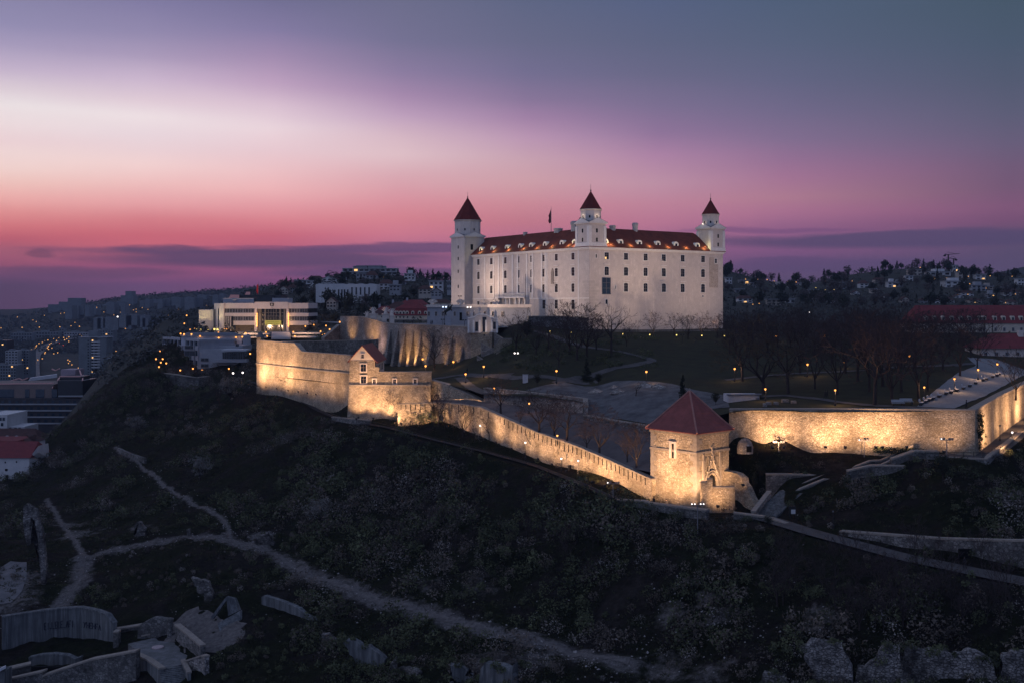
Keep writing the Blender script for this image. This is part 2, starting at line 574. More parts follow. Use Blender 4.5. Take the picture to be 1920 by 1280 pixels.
def spot(loc, aim, col, w, ang=70, blend=0.7, rad=0.3):
 d = bpy.data.lights.new('flood_light', 'SPOT')
 d.color, d.energy, d.shadow_soft_size = col, w, rad
 d.spot_size, d.spot_blend = R(ang), blend
 o = bpy.data.objects.new('flood_light', d)
 COL.objects.link(o)
 o.location = loc
 dr = Vector(aim) - Vector(loc)
 o.rotation_euler = dr.to_track_quat('-Z', 'Y').to_euler()
 return o

WARM = (1.0, 0.56, 0.29)

# ------------------------------------------------------------------ terrain

class TPS:
 def __init__(self, pts, smooth=1e-4):
  A = np.array([[p[0] / 300.0, math.log(p[1]) * 3.2] for p in pts])
  z = np.array([p[2] for p in pts], float)
  n = len(A)
  d = np.linalg.norm(A[:, None] - A[None], axis=2)
  K = self.k(d) + np.eye(n) * smooth
  Pm = np.hstack([np.ones((n, 1)), A])
  L = np.zeros((n + 3, n + 3))
  L[:n, :n] = K
  L[:n, n:] = Pm
  L[n:, :n] = Pm.T
  s = np.linalg.solve(L, np.concatenate([z, np.zeros(3)]))
  self.A, self.w, self.c = A, s[:n], s[n:]

 @staticmethod
 def k(d):
  return np.where(d > 1e-9, d * d * np.log(np.maximum(d, 1e-9)), 0.0)

 def __call__(self, px, D):
  px, D = np.asarray(px, float), np.asarray(D, float)
  sh = px.shape
  Q = np.stack([px.ravel() / 300.0, np.log(D.ravel()) * 3.2], 1)
  out = np.empty(len(Q))
  for i in range(0, len(Q), 20000):
   q = Q[i:i + 20000]
   d = np.linalg.norm(q[:, None] - self.A[None], axis=2)
   out[i:i + 20000] = self.k(d) @ self.w + self.c[0] + q @ self.c[1:]
  return out.reshape(sh)

def vnoise(x, y, seed=0):
 """value noise, numpy"""
 xi, yi = np.floor(x).astype(np.int64), np.floor(y).astype(np.int64)
 fx, fy = x - xi, y - yi
 fx, fy = fx * fx * (3 - 2 * fx), fy * fy * (3 - 2 * fy)

 def h(a, b):
  n = (a * 374761393 + b * 668265263 + seed * 1442695041) & 0x7fffffff
  n = ((n ^ (n >> 13)) * 1274126177) & 0x7fffffff
  return ((n ^ (n >> 16)) & 0xffff) / 65535.0
 return (h(xi, yi) * (1 - fx) + h(xi + 1, yi) * fx) * (1 - fy) + (h(xi, yi + 1) * (1 - fx) + h(xi + 1, yi + 1) * fx) * fy

def fbm(x, y, o=4, seed=0):
 s, a, t = 0, 1.0, 0
 for i in range(o):
  s = s + a * (vnoise(x * 2 ** i, y * 2 ** i, seed + i) - 0.5)
  t += a
  a *= 0.55
 return s / t

def pyD(px, py, D):
 return (px, D, ZY(py, D))

# the open hillside below the walls, the city plain and the far hills; (px, row, metres) seen in the photograph
LOW = [pyD(*p) for p in [
 # road under the walls
 (470, 716, 408), (540, 738, 365), (600, 772, 330), (640, 788, 300), (720, 800, 285), (820, 826, 270), (900, 845, 256), (1000, 872, 240), (1080, 903, 220),
 (1145, 932, 205), (1210, 947, 199), (1320, 972, 190), (1410, 968, 189), (1480, 988, 180), (1580, 1015, 172), (1700, 1047, 163), (1920, 1092, 148), (2100, 1128, 138),
 # foot of the lit walls
 (620, 781, 314), (570, 757, 346), (505, 730, 386),
 (478, 712, 398), (572, 731, 350), (652, 742, 318), (655, 781, 303), (745, 792, 296), (823, 791, 286), (1007, 849, 244), (1219, 938, 208),
 # grass under the east bastion wall, stairs
 (1370, 842, 212.5), (1440, 848, 210), (1520, 852, 208.5), (1465, 962, 189.3), (1505, 940, 195), (1400, 852, 210), (1450, 856, 208), (1550, 860, 205.5), (1650, 860, 203.5), (1375, 925, 205.5), (1400, 945, 203), (1360, 930, 208), (1600, 853, 206), (1700, 856, 203), (1822, 848, 198), (1925, 762, 256), (2050, 730, 320),
 (1445, 902, 206), (1500, 888, 203), (1600, 880, 200), (1480, 930, 196), (1440, 965, 190), (1700, 905, 190), (1900, 900, 200), (1920, 850, 222),
 (1620, 960, 180), (1800, 980, 168), (1920, 1000, 165), (1960, 790, 240), (1830, 865, 190), (1730, 860, 195),
 # hillside
 (210, 838, 360), (260, 870, 330), (330, 900, 300), (420, 880, 300), (520, 840, 300), (560, 900, 270), (700, 860, 270), (700, 930, 245), (860, 900, 245),
 (900, 960, 222), (1060, 960, 208), (1100, 1010, 190), (240, 780, 400), (330, 760, 400), (420, 760, 380), (500, 770, 355), (150, 860, 370), (90, 850, 390),
 (60, 912, 352), (0, 925, 340), (100, 990, 270), (200, 960, 285), (300, 980, 258), (430, 1000, 240), (350, 1012, 236), (520, 1040, 222), (600, 1092, 203),
 (160, 1042, 238), (60, 1080, 225), (0, 1120, 214), (100, 1142, 208), (250, 1120, 205), (400, 1120, 195), (0, 1190, 195), (120, 1230, 186), (300, 1195, 186), (420, 1200, 180),
 (0, 1280, 178), (250, 1280, 172), (480, 1280, 160), (620, 1190, 178), (760, 1142, 183), (860, 1165, 175), (960, 1192, 166), (760, 1240, 163), (960, 1280, 148),
 (1150, 1232, 155), (1250, 1265, 148), (1300, 1060, 172), (1300, 1150, 160), (1100, 1120, 176), (900, 1060, 196), (700, 1020, 218), (1450, 1100, 160), (1450, 1205, 146),
 (1600, 1130, 150), (1600, 1206, 140), (1750, 1150, 143), (1750, 1214, 137.5), (1900, 1180, 137), (1900, 1218, 134), (1440, 1292, 137), (1540, 1296, 134.5), (1620, 1296, 133), (1920, 1300, 128), (2100, 1300, 122), (1700, 1298, 131.5),
 (200, 1400, 158), (960, 1420, 128), (1700, 1400, 122), (-300, 1280, 180), (2500, 1300, 125),
 # left edge of the castle hill and parliament ground
 (295, 690, 430), (240, 705, 440), (200, 740, 440), (120, 790, 440), (320, 722, 425), (400, 722, 420), (380, 704, 440), (300, 706, 455), (450, 690, 440),
 (300, 632, 560), (250, 645, 560), (200, 690, 560), (160, 740, 560), (300, 606, 640), (380, 628, 530), (470, 642, 500), (560, 642, 500), (470, 626, 520), (560, 625, 520),
 (330, 640, 470), (600, 640, 470), (620, 636, 440),
 (640, 612, 470),
]]
LOW += [  # (px, D, z)
 (-400, 300, -66), (-400, 450, -74), (0, 450, -72), (60, 500, -72), (0, 620, -78), (140, 620, -74), (-400, 900, -80), (0, 900, -80), (150, 900, -80), (260, 900, -70),
 (330, 900, -40), (0, 1500, -80), (200, 1500, -80), (330, 1500, -76), (420, 1200, -30), (-400, 2000, -80), (100, 2200, -76), (250, 2200, -70), (400, 2200, -40), (500, 1900, -10),
 (0, 3200, -40), (120, 3000, -14), (240, 3000, 16), (330, 3000, 26), (420, 3000, 40), (520, 3000, 50), (620, 3000, 30), (0, 5000, -30), (-400, 5000, -40), (120, 5000, -10), (400, 5000, 10),
 (440, 700, -8), (500, 700, 4), (430, 900, 0), (520, 820, 12), (560, 900, 17), (620, 760, 10), (620, 900, 20), (700, 860, 21), (760, 900, 24), (840, 860, 19), (700, 960, 20), (600, 1000, 12), (800, 980, 18), (700, 700, 10), (800, 700, 8),
 (560, 620, -5), (640, 560, -7), (720, 520, -8), (820, 520, -8), (700, 1300, 10), (560, 1300, 5), (860, 1300, 0),
 (700, 450, -9.5), (780, 440, -9.5), (860, 470, -9.5), (1000, 440, -12), (1200, 430, -12), (1000, 520, -9.5), (1200, 540, -9.5), (1400, 540, -10), (1600, 540, -10), (1800, 560, -9.5),
 (2000, 560, -10), (2300, 560, -12),
 (1000, 800, 0), (1200, 800, 0), (1360, 720, -1), (1500, 720, -3), (1650, 720, -3), (1800, 720, -3), (1950, 720, -4), (2200, 720, -6),
 (1360, 900, 18), (1470, 900, 8), (1600, 900, 12), (1750, 900, 16), (1920, 900, 14), (1360, 1130, 36), (1420, 1130, 27), (1480, 1150, 20), (1560, 1150, 30), (1640, 1200, 38), (1720, 1200, 41),
 (1800, 1200, 36), (1900, 1200, 28), (2050, 1250, 30), (2300, 1250, 30), (1000, 1200, 20), (1200, 1200, 25), (1400, 1800, -10), (1700, 1900, -10), (2000, 1900, -10),
 (1780, 3200, 55), (1870, 3200, 96), (1960, 3200, 124), (2200, 3200, 130), (1500, 3200, -40), (1000, 3200, -40), (700, 3200, 0), (1500, 6000, -40), (2000, 6000, 0), (800, 6000, -40),
 # under the walled plateau: stays below it
 (700, 360, -28), (820, 330, -29), (600, 400, -26), (960, 320, -30), (1100, 270, -32), (1300, 250, -31), (1500, 240, -30), (1700, 240, -29), (1500, 300, -26), (1800, 300, -25),
 (1300, 340, -22), (1500, 400, -17), (1750, 400, -16), (1100, 330, -24),
]
TLs = TPS(LOW)

road_pts, road_lv = [], []
for a in ([(470, 716, 407), (540, 739, 364), (600, 772, 329), (640, 789, 300), (720, 801, 284), (820, 827, 269), (900, 846, 255), (1000, 873, 239), (1080, 904, 219), (1145, 933, 204), (1215, 950, 198), (1325, 965, 193)],
   [(1376, 967, 191), (1440, 974, 188), (1490, 991, 180), (1580, 1016, 171.5), (1700, 1048, 162.5), (1820, 1072, 155), (1925, 1094, 147.5), (2100, 1128, 138)], [(1722, 857, 199), (1800, 858, 197), (1838, 852, 202), (1880, 822, 222), (1925, 792, 246), (2000, 758, 285)],
   [(1432, 967, 191), (1482, 924, 199), (1545, 900, 200), (1652, 873, 200), (1712, 845, 199)], [(1360, 883, 206), (1400, 935, 199)]):
 road_pts.append([tuple(P(*q).to_2d()) for q in a])
 road_lv.append([P(*q).z for q in a])

def seg_dist(X, Y, pl):
 d = np.full(X.shape, 1e9)
 for (x0, y0), (x1, y1) in zip(pl[:-1], pl[1:]):
  dx, dy = x1 - x0, y1 - y0
  t = np.clip(((X - x0) * dx + (Y - y0) * dy) / (dx * dx + dy * dy + 1e-9), 0, 1)
  d = np.minimum(d, np.hypot(X - x0 - t * dx, Y - y0 - t * dy))
 return d

def level_roads(z, x, D):
 # the ground is graded under each road
 sel = D[:, 0] < 470
 X, Y, Z = x[sel], D[sel], z[sel]
 for pl, lv in zip(road_pts[:3], road_lv[:3]):
  best, zb = np.full(X.shape, 1e9), np.zeros(X.shape)
  for (x0, y0), (x1, y1), z0, z1 in zip(pl[:-1], pl[1:], lv[:-1], lv[1:]):
   dx, dy = x1 - x0, y1 - y0
   t = np.clip(((X - x0) * dx + (Y - y0) * dy) / (dx * dx + dy * dy + 1e-9), 0, 1)
   d = np.hypot(X - x0 - t * dx, Y - y0 - t * dy)
   m = d < best
   best, zb = np.where(m, d, best), np.where(m, z0 + (z1 - z0) * t, zb)
  w = np.exp(-(np.maximum(best - 2.2, 0) / 3.2) ** 2)
  Z = Z * (1 - w) + zb * w
 z[sel] = Z
 return z

def low_exact(px, D):
 z = TLs(px, D)
 x = (np.asarray(px) - 960) * D / F
 if np.ndim(x) == 2:
  z = level_roads(z, x, np.asarray(D))
 w = np.clip((np.asarray(D) - 120) / 60, 0.3, 1)
 near = np.clip((520 - np.asarray(D)) / 120, 0, 1)
 if np.ndim(x) == 2:
  sel = np.asarray(D)[:, 0] < 470
  dm = np.full(x.shape, 1e9)
  for pl in road_pts:
   dm[sel] = np.minimum(dm[sel], seg_dist(x[sel], np.asarray(D)[sel], pl))
  near = near * np.clip((dm - 2.5) / 14, .05, 1) * np.where((np.asarray(px) > 1345) & (np.asarray(D) > 178) & (np.asarray(D) < 300), .04, 1.0)
 return z + near * (fbm(x / 11.0, D / 11.0, 4, 3) * 2.6 + fbm(x / 2.3, D / 2.3, 2, 9) * 0.7 + fbm((x + D) / 5.0, (x - D) / 9.0, 2, 15) * 1.3) + (1 - near) * fbm(x / 90.0, D / 90.0, 4, 5) * 10 * np.clip((D - 700) / 900, 0, 1)

# grid in (direction, log distance): fine near, coarse far
GP = np.concatenate([np.arange(-900, -60, 40), np.arange(-60, 1990, 5), np.arange(1990, 2900, 40)]).astype(float)
GD = np.concatenate([np.exp(np.arange(math.log(96), math.log(470), 0.0062)), np.exp(np.arange(math.log(472), math.log(9500), 0.03))])
gpp, gdd = np.meshgrid(GP, GD)
GZ = low_exact(gpp, gdd)

def low(px, D):
 """height of the hillside mesh (bilinear in its own grid)"""
 px, D = np.asarray(px, float), np.asarray(D, float)
 i = np.clip(np.searchsorted(GP, px) - 1, 0, len(GP) - 2)
 j = np.clip(np.searchsorted(GD, D) - 1, 0, len(GD) - 2)
 u = np.clip((px - GP[i]) / (GP[i + 1] - GP[i]), 0, 1)
 v = np.clip((D - GD[j]) / (GD[j + 1] - GD[j]), 0, 1)
 return (GZ[j, i] * (1 - u) + GZ[j, i + 1] * u) * (1 - v) + (GZ[j + 1, i] * (1 - u) + GZ[j + 1, i + 1] * u) * v

def gz(x, y):
 return low(960 + F * np.asarray(x) / np.asarray(y), y)

def hit(px, py, lo=100.0, hi=6000.0, fn=None):
 """where the ray through a pixel meets the ground"""
 fn = fn or low
 Ds = np.exp(np.arange(math.log(lo), math.log(hi), 0.004))
 zr = (HY - py) * Ds / F
 zt = fn(np.full_like(Ds, px), Ds)
 k = np.nonzero(zr <= zt)[0]
 D = Ds[k[0]] if len(k) else hi
 return Vector(((px - 960) * D / F, D, float(fn(px, D))))

def ground_mat():
 """scrubby hillside: dark soil and withered grass in patches, with pale scree"""
 m = bpy.data.materials.new('hillside_soil')
 m.use_nodes = True
 nt = m.node_tree
 L = nt.links
 b = nt.nodes['Principled BSDF']
 b.inputs['Roughness'].default_value = 1.0
 b.inputs['Specular IOR Level'].default_value = 0.05
 t = N(nt, 'ShaderNodeTexCoord')

 def noise(s, d, r=0.65):
  n = N(nt, 'ShaderNodeTexNoise')
  n.inputs['Scale'].default_value = s
  n.inputs['Detail'].default_value = d
  n.inputs['Roughness'].default_value = r
  L.new(t.outputs['Object'], n.inputs['Vector'])
  return n.outputs['Fac']

 def ramp(v, p):
  c = N(nt, 'ShaderNodeValToRGB')
  e = c.color_ramp.elements
  e[0].position, e[0].color = p[0][0], p[0][1] + (1,)
  e[1].position, e[1].color = p[-1][0], p[-1][1] + (1,)
  for q in p[1:-1]:
   k = e.new(q[0])
   k.color = q[1] + (1,)
  L.new(v, c.inputs[0])
  return c.outputs[0]
 base = ramp(noise(0.09, 8), [(0.30, (0.006, 0.007, 0.0045)), (0.45, (0.014, 0.017, 0.008)), (0.56, (0.016, 0.014, 0.012)), (0.70, (0.032, 0.028, 0.026))])
 fine = ramp(noise(0.9, 8, 0.75), [(0.32, (0.42, 0.42, 0.42)), (0.68, (1.5, 1.5, 1.5))])
 mx = N(nt, 'ShaderNodeMix', data_type='RGBA', blend_type='MULTIPLY')
 mx.inputs[0].default_value = 1
 L.new(base, mx.inputs[6])
 L.new(fine, mx.inputs[7])
 at = N(nt, 'ShaderNodeAttribute', attribute_name='scree')
 ad = N(nt, 'ShaderNodeMath', operation='ADD')
 nn = noise(0.5, 8, 0.7)
 L.new(at.outputs['Fac'], ad.inputs[0])
 L.new(nn, ad.inputs[1])
 mr = N(nt, 'ShaderNodeMapRange', interpolation_type='SMOOTHSTEP')
 mr.inputs[1].default_value, mr.inputs[2].default_value = 0.78, 1.12
 L.new(ad.outputs[0], mr.inputs[0])
 m2 = N(nt, 'ShaderNodeMix', data_type='RGBA')
 L.new(mr.outputs[0], m2.inputs[0])
 L.new(mx.outputs[2], m2.inputs[6])
 L.new(ramp(noise(2.2, 6, 0.8), [(0.35, (0.060, 0.056, 0.056)), (0.65, (0.21, 0.195, 0.19))]), m2.inputs[7])
 L.new(m2.outputs[2], b.inputs['Base Color'])
 bp = N(nt, 'ShaderNodeBump')
 bp.inputs['Strength'].default_value = 0.9
 bp.inputs['Distance'].default_value = 0.6
 L.new(noise(1.4, 8, 0.8), bp.inputs['Height'])
 L.new(bp.outputs[0], b.inputs['Normal'])
 return m

M['hill'] = ground_mat()

# worn tracks on the hillside, as pixel polylines dropped on the ground (px, row, half width in metres)
TRACKS = {
 'main': [(92, 1146, 1.3), (150, 1090, 1.3), (158, 1045, 1.4), (210, 1030, 1.5), (280, 1018, 1.5), (340, 1009, 1.6), (430, 1014, 1.8), (490, 1030, 2.0), (540, 1056, 2.3), (600, 1088, 2.6), (680, 1118, 2.8),
    (770, 1144, 3.0), (860, 1168, 3.4), (960, 1192, 3.8), (1040, 1212, 3.6), (1120, 1232, 2.8), (1180, 1247, 1.9)],
 'upper': [(432, 1012, 1.0), (428, 990, 1.0), (405, 965, 1.1), (360, 945, 1.2), (318, 915, 1.1), (285, 888, 1.1), (255, 862, 1.2), (215, 838, 1.0)],
 'left': [(158, 1044, 1.0), (120, 985, 1.0), (88, 935, 0.8)],
}
TRK = {}
for k, pl in TRACKS.items():
 TRK[k] = [(hit(a, b), w) for a, b, w in pl]
X_, Y_ = (gpp - 960) * gdd / F, gdd
near_rows = GD < 470
scree = np.zeros_like(GZ)
sub = np.ix_(near_rows, np.ones(len(GP), bool))
Xs, Ys = X_[near_rows], Y_[near_rows]
acc = np.zeros_like(Xs)
for k, pl in TRK.items():
 d = seg_dist(Xs, Ys, [(p.x, p.y) for p, w in pl])
 w = 3.4 if k == 'main' else 1.3
 acc = np.maximum(acc, 0.60 * np.exp(-(d / w) ** 2))
for a, b, r, s in ((150, 1000, 9, .5), (130, 985, 7, .5), (20, 1090, 10, .6), (12, 1130, 9, .6), (490, 1012, 3.5, .75), (1260, 1150, 4, .55), (1350, 1155, 4, .5), (1540, 1160, 5, .5), (260, 990, 4, .5),
     (900, 1100, 6, .45), (800, 1098, 5, .4), (1000, 1235, 8, .5), (920, 1240, 7, .5), (1320, 1130, 3, .5), (1250, 1255, 6, .5), (1330, 1265, 5, .5), (400, 1120, 4, .4), (420, 1200, 6, .45), (330, 940, 5, .4)):
 p = hit(a, b)
 acc = np.maximum(acc, s * np.exp(-((Xs - p.x) ** 2 + (Ys - p.y) ** 2) / r ** 2))
scree[near_rows] = acc

nr, ncol = GZ.shape
idx = np.arange(nr * ncol).reshape(nr, ncol)
fq = np.stack([idx[:-1, :-1], idx[:-1, 1:], idx[1:, 1:], idx[1:, :-1]], -1).reshape(-1, 4)
hillside = raw_mesh('ground', np.stack([X_, Y_, GZ], -1).reshape(-1, 3), fq, M['hill'], smooth=True)
structure(hillside)
M['far_soil'] = mat('far_soil', (.070, .072, .062), 1.0, (.036, .038, .036), .03, .05, 0, 8)  # far ground paled: haze of distance put into the colour
hillside.data.materials.append(M['far_soil'])
mi = np.zeros((nr - 1, ncol - 1), dtype=np.int32)
mi[GD[:-1] > 480] = 1
hillside.data.polygons.foreach_set('material_index', mi.ravel())
at_ = hillside.data.attributes.new('scree', 'FLOAT', 'POINT')
at_.data.foreach_set('value', scree.ravel().astype(np.float32))

# ------------------------------------------------------------------ the walled plateau
TUs = TPS([pyD(*p) for p in [
 (870, 690, 332), (830, 697, 340), (740, 686, 386), (700, 690, 372), (780, 696, 350), (640, 690, 390), (560, 690, 400), (900, 712, 300), (820, 712, 306), (960, 720, 290), (1100, 716, 288), (1040, 735, 272), (1250, 732, 258),
 (1180, 742, 256), (1150, 765, 252), (860, 724, 292), (980, 736, 275), (1085, 751, 260), (1100, 779, 249), (1160, 791, 239), (1225, 800, 231), (1290, 790, 222), (1372, 771, 213.5), (1500, 770, 210), (1650, 770, 206),
 (1818, 772, 201), (1920, 724, 257), (1450, 738, 240), (1600, 735, 235), (1750, 745, 222), (1700, 690, 270), (1860, 690, 290), (1880, 668, 330), (1990, 690, 300), (1500, 700, 268), (1600, 665, 320),
 (1350, 690, 288), (1250, 650, 330), (1150, 684, 296), (1060, 640, 338), (1000, 650, 335), (960, 655, 330), (925, 684, 322), (1000, 690, 300), (1105, 622, 362), (1230, 622, 378), (1360, 621, 392), (1450, 628, 380), (1000, 612, 356),
 (945, 622, 350), (930, 655, 340), (1700, 630, 400), (1900, 640, 370), (1080, 700, 292), (1200, 690, 292),
]] + [(1100, 420, -8.8), (1300, 450, -9), (1500, 480, -9.6), (1700, 520, -9.4), (1100, 520, -9.2), (2000, 400, -12), (2100, 480, -11), (950, 420, -9.5), (900, 380, -13)])
TMs = TPS([pyD(*p) for p in [(1218, 884, 209), (1160, 862, 222), (1100, 838, 232), (1007, 800, 248), (960, 782, 258), (906, 770, 270), (823, 762, 288), (1093, 777, 256), (1093, 786, 249), (1160, 806, 236), (1225, 822, 228), (1290, 860, 216),
           (990, 760, 272), (900, 742, 288), (1160, 835, 229), (815, 752, 298)]])

def upper(px, D):
 px, D = np.asarray(px, float), np.asarray(D, float)
 x = (px - 960) * D / F
 return TUs(px, D) + fbm(x / 6.0, D / 6.0, 3, 21) * 0.35

def middle(px, D):
 return TMs(px, D)

def in_poly(x, y, poly):
 c = False
 n = len(poly)
 for i in range(n):
  (x0, y0), (x1, y1) = poly[i], poly[i - 1]
  if (y0 > y) != (y1 > y) and x < (x1 - x0) * (y - y0) / (y1 - y0) + x0:
   c = not c
 return c

def sheet(name, poly, fn, m, step=3.0, dz=0.0):
 """a ground sheet cut to a plan outline, its heights from fn"""
 poly = [tuple(p) for p in poly]
 per = []
 for a, b in zip(poly, poly[1:] + poly[:1]):
  n = max(1, int(math.hypot(b[0] - a[0], b[1] - a[1]) / step))
  per += [(a[0] + (b[0] - a[0]) * i / n, a[1] + (b[1] - a[1]) * i / n) for i in range(n)]
 xs, ys = [p[0] for p in poly], [p[1] for p in poly]
 pts = [Vector(p) for p in per]
 gx = np.arange(min(xs), max(xs), step)
 gy = np.arange(min(ys), max(ys), step)
 for yy in gy:
  for k, xx in enumerate(gx):
   q = (xx + (0.5 * step if int(yy / step) % 2 else 0) + random.uniform(-.2, .2), yy + random.uniform(-.2, .2))
   if in_poly(q[0], q[1], per):
    pts.append(Vector(q))
 n = len(per)
 res = geometry.delaunay_2d_cdt(pts, [(i, (i + 1) % n) for i in range(n)], [], 1, 1e-5)
 V = np.array([(v.x, v.y) for v in res[0]])
 z = fn(960 + F * V[:, 0] / V[:, 1], V[:, 1]) + dz
 f = [tuple(t) if ((V[t[1]][0] - V[t[0]][0]) * (V[t[2]][1] - V[t[0]][1]) - (V[t[1]][1] - V[t[0]][1]) * (V[t[2]][0] - V[t[0]][0])) > 0 else tuple(reversed(t)) for t in res[2]]
 o = raw_mesh(name, np.column_stack([V, z]), np.array(f), m, smooth=True)
 return structure(o)

PU = [XY(*p) for p in [(1368, 213.2), (1822, 200.2), (1925, 257), (2050, 335), (2200, 480), (1700, 575), (1100, 560), (955, 480), (923, 344), (883, 345.5), (739, 392), (640, 428), (560, 432),
      (483, 379), (655, 316), (655, 303), (808, 303.5), (907, 280.5), (1093, 258.5), (1094, 250), (1222, 231.5), (1300, 217.5)]]
M['park'] = mat('park_lawn', (0.044, 0.044, 0.026), 1.0, (0.026, 0.026, 0.020), 0.25, 0.05, 0.3, 8)
park = sheet('park_ground', PU, upper, M['park'], 3.2)
PM = [XY(*p) for p in [(1222, 208.5), (1007, 244), (906, 267), (823, 287), (806, 303), (907, 280.2), (1093, 258.2), (1095, 249.7), (1222, 231.2), (1292, 217)]]
M['lane'] = mat('lane_ground', (0.15, 0.132, 0.13), 1.0, (0.085, 0.075, 0.077), 0.35, 0.05, 0.3, 8)
sheet('lane_ground', PM, middle, M['lane'], 2.5)

def strip(name, pts, m, fn, dz=0.1, n_across=3, rag=0.0, step=1.2):
 """a path draped on the ground: pts = (Vector, half width)"""
 ctr, wid = [], []
 for (a, wa), (b, wb) in zip(pts[:-1], pts[1:]):
  L = max(1, int((Vector((b.x - a.x, b.y - a.y))).length / step))
  for i in range(L):
   t = i / L
   ctr.append(Vector((a.x + (b.x - a.x) * t, a.y + (b.y - a.y) * t)))
   wid.append(wa + (wb - wa) * t)
 ctr.append(Vector((pts[-1][0].x, pts[-1][0].y)))
 wid.append(pts[-1][1])
 for _ in range(6):
  ctr = [ctr[0]] + [(ctr[i - 1] + ctr[i] * 2 + ctr[i + 1]) / 4 for i in range(1, len(ctr) - 1)] + [ctr[-1]]
 V, Fc = [], []
 for i, c in enumerate(ctr):
  d = (ctr[min(i + 1, len(ctr) - 1)] - ctr[max(i - 1, 0)]).normalized()
  nrm = Vector((-d.y, d.x))
  for k in range(n_across + 1):
   s = 2 * k / n_across - 1
   w = wid[i] * (1 + (rag * random.uniform(-1, 1) if abs(s) == 1 else 0))
   q = c + nrm * s * w
   V.append((q.x, q.y))
 V = np.array(V)
 z = fn(960 + F * V[:, 0] / V[:, 1], V[:, 1]) + dz
 w1 = n_across + 1
 for i in range(len(ctr) - 1):
  for k in range(n_across):
   Fc.append((i * w1 + k, (i + 1) * w1 + k, (i + 1) * w1 + k + 1, i * w1 + k + 1))
 fa = np.array(Fc)
 o = raw_mesh(name, np.column_stack([V, z]), fa, m, smooth=True)
 # faces up
 if o.data.polygons[0].normal.z < 0:
  o.data.flip_normals()
 return structure(o)

for k, pl in TRK.items():
 strip('dirt_trail', [(p, w * 0.22) for p, w in pl], M['gravel'], low, 0.06, 3, 0.45, 0.7)

# ------------------------------------------------------------------ the castle
# local frame: a runs back-left along the south front, b back-right along the east front, from the near corner
UA, UB = Vector((-.5650, .8251, 0)), Vector((.8251, .5650, 0))
C0 = Vector((26.8, 370.0, 0))

def CP(a, b, z):
 return C0 + UA * a + UB * b + Vector((0, 0, z))

class Loc(MB):
 """MB with a local frame: l(a,b,z) -> world"""

 def __init__(self, fr):
  super().__init__()
  self.fr = fr

 def bx(self, a0, a1, b0, b1, z0, z1):
  lo = [self.fr(a, b, z0) for a, b in ((a0, b0), (a1, b0), (a1, b1), (a0, b1))]
  hi = [self.fr(a, b, z1) for a, b in ((a0, b0), (a1, b0), (a1, b1), (a0, b1))]
  if frame_flip(self.fr):
   lo.reverse()
   hi.reverse()
  return self.hexa(lo, hi)

 def pts(self, *abz):
  return [self.fr(*p) for p in abz]

def frame_flip(fr):
 o = fr(0, 0, 0)
 return ((fr(1, 0, 0) - o).cross(fr(0, 1, 0) - o)).z < 0

def frame(org, ua):
 """frame with origin, along-direction (plan) and its left normal going away"""
 ua = Vector((ua[0], ua[1], 0)).normalized()
 ub = Vector((-ua.y, ua.x, 0))
 org = Vector(org)

 def fr(a, b, z):
  return org + ua * a + ub * b + Vector((0, 0, z))
 return fr

ZB, ZE, ZR = -8.9, 20.2, 27.6
LA, LB, WG = 86.0, 65.0, 16.0
castle = thing('castle', 'large white castle with four red-capped corner towers on the hilltop', 'castle', CP(0, 0, ZB))
m = Loc(CP)
o_ = [(0, 0), (0, LB), (LA, LB), (LA, 0)]
i_ = [(WG, WG), (WG, LB - WG), (LA - WG, LB - WG), (LA - WG, WG)]
for k in range(4):
 a, b = o_[k], o_[(k + 1) % 4]
 c, d = i_[(k + 1) % 4], i_[k]
 m.quad(CP(*a, ZB), CP(*b, ZB), CP(*b, ZE), CP(*a, ZE))
 m.quad(CP(*c, ZB), CP(*d, ZB), CP(*d, ZE), CP(*c, ZE))
 m.quad(CP(*a, ZE), CP(*b, ZE), CP(*c, ZE), CP(*d, ZE))
walls = m.build('wall', M['plaster'], castle)
m = Loc(CP)   # cornice and string courses, pilasters, the south portal
for z0, z1, e in ((ZE - .9, ZE - .45, .35), (ZE - .45, ZE - .003, .7)):
 m.bx(-e, LA + e, -e, -.003, z0, z1)
 m.bx(-e, -.003, .0, LB + e, z0, z1)
m.bx(.0, 75.8, -.18, -.003, 2.2, 2.55)
for a in (53.5, 46.9, 43.5, 37.4, 33.8, 27.9, 25.6, 56.5):
 m.bx(a - .42, a + .42, -.22, -.004, 2.6, ZE - 1.0)
for a in (24.6, 60.0, 6.0, 66.5):
 m.bx(a - .3, a + .3, -.15, -.004, ZB, ZE - 1.0)
m.build('cornice', M['plaster_trim'], castle)
m = Loc(CP)
ov = .8
ze2 = ZE + .15
oo = [(-ov, -ov), (-ov, LB + ov), (LA + ov, LB + ov), (LA + ov, -ov)]
rr = [(WG / 2, WG / 2), (WG / 2, LB - WG / 2), (LA - WG / 2, LB - WG / 2), (LA - WG / 2, WG / 2)]
for k in range(4):
 k2 = (k + 1) % 4
 m.quad(CP(*oo[k], ze2), CP(*oo[k2], ze2), CP(*rr[k2], ZR), CP(*rr[k], ZR))
 m.quad(CP(*i_[k2], ze2), CP(*i_[k], ze2), CP(*rr[k], ZR), CP(*rr[k2], ZR))
 m.quad(CP(*oo[k], ze2 - .2), CP(*oo[k2], ze2 - .2), CP(*oo[k2], ze2), CP(*oo[k], ze2))
m.build('roof', M['roof'], castle)

def sa(px):
 k = (px - 960) / F
 return (26.8 - 370 * k) / (.565 + .825 * k)

def sb(px):
 k = (px - 960) / F
 return (370 * k - 26.8) / (.8251 - .565 * k)

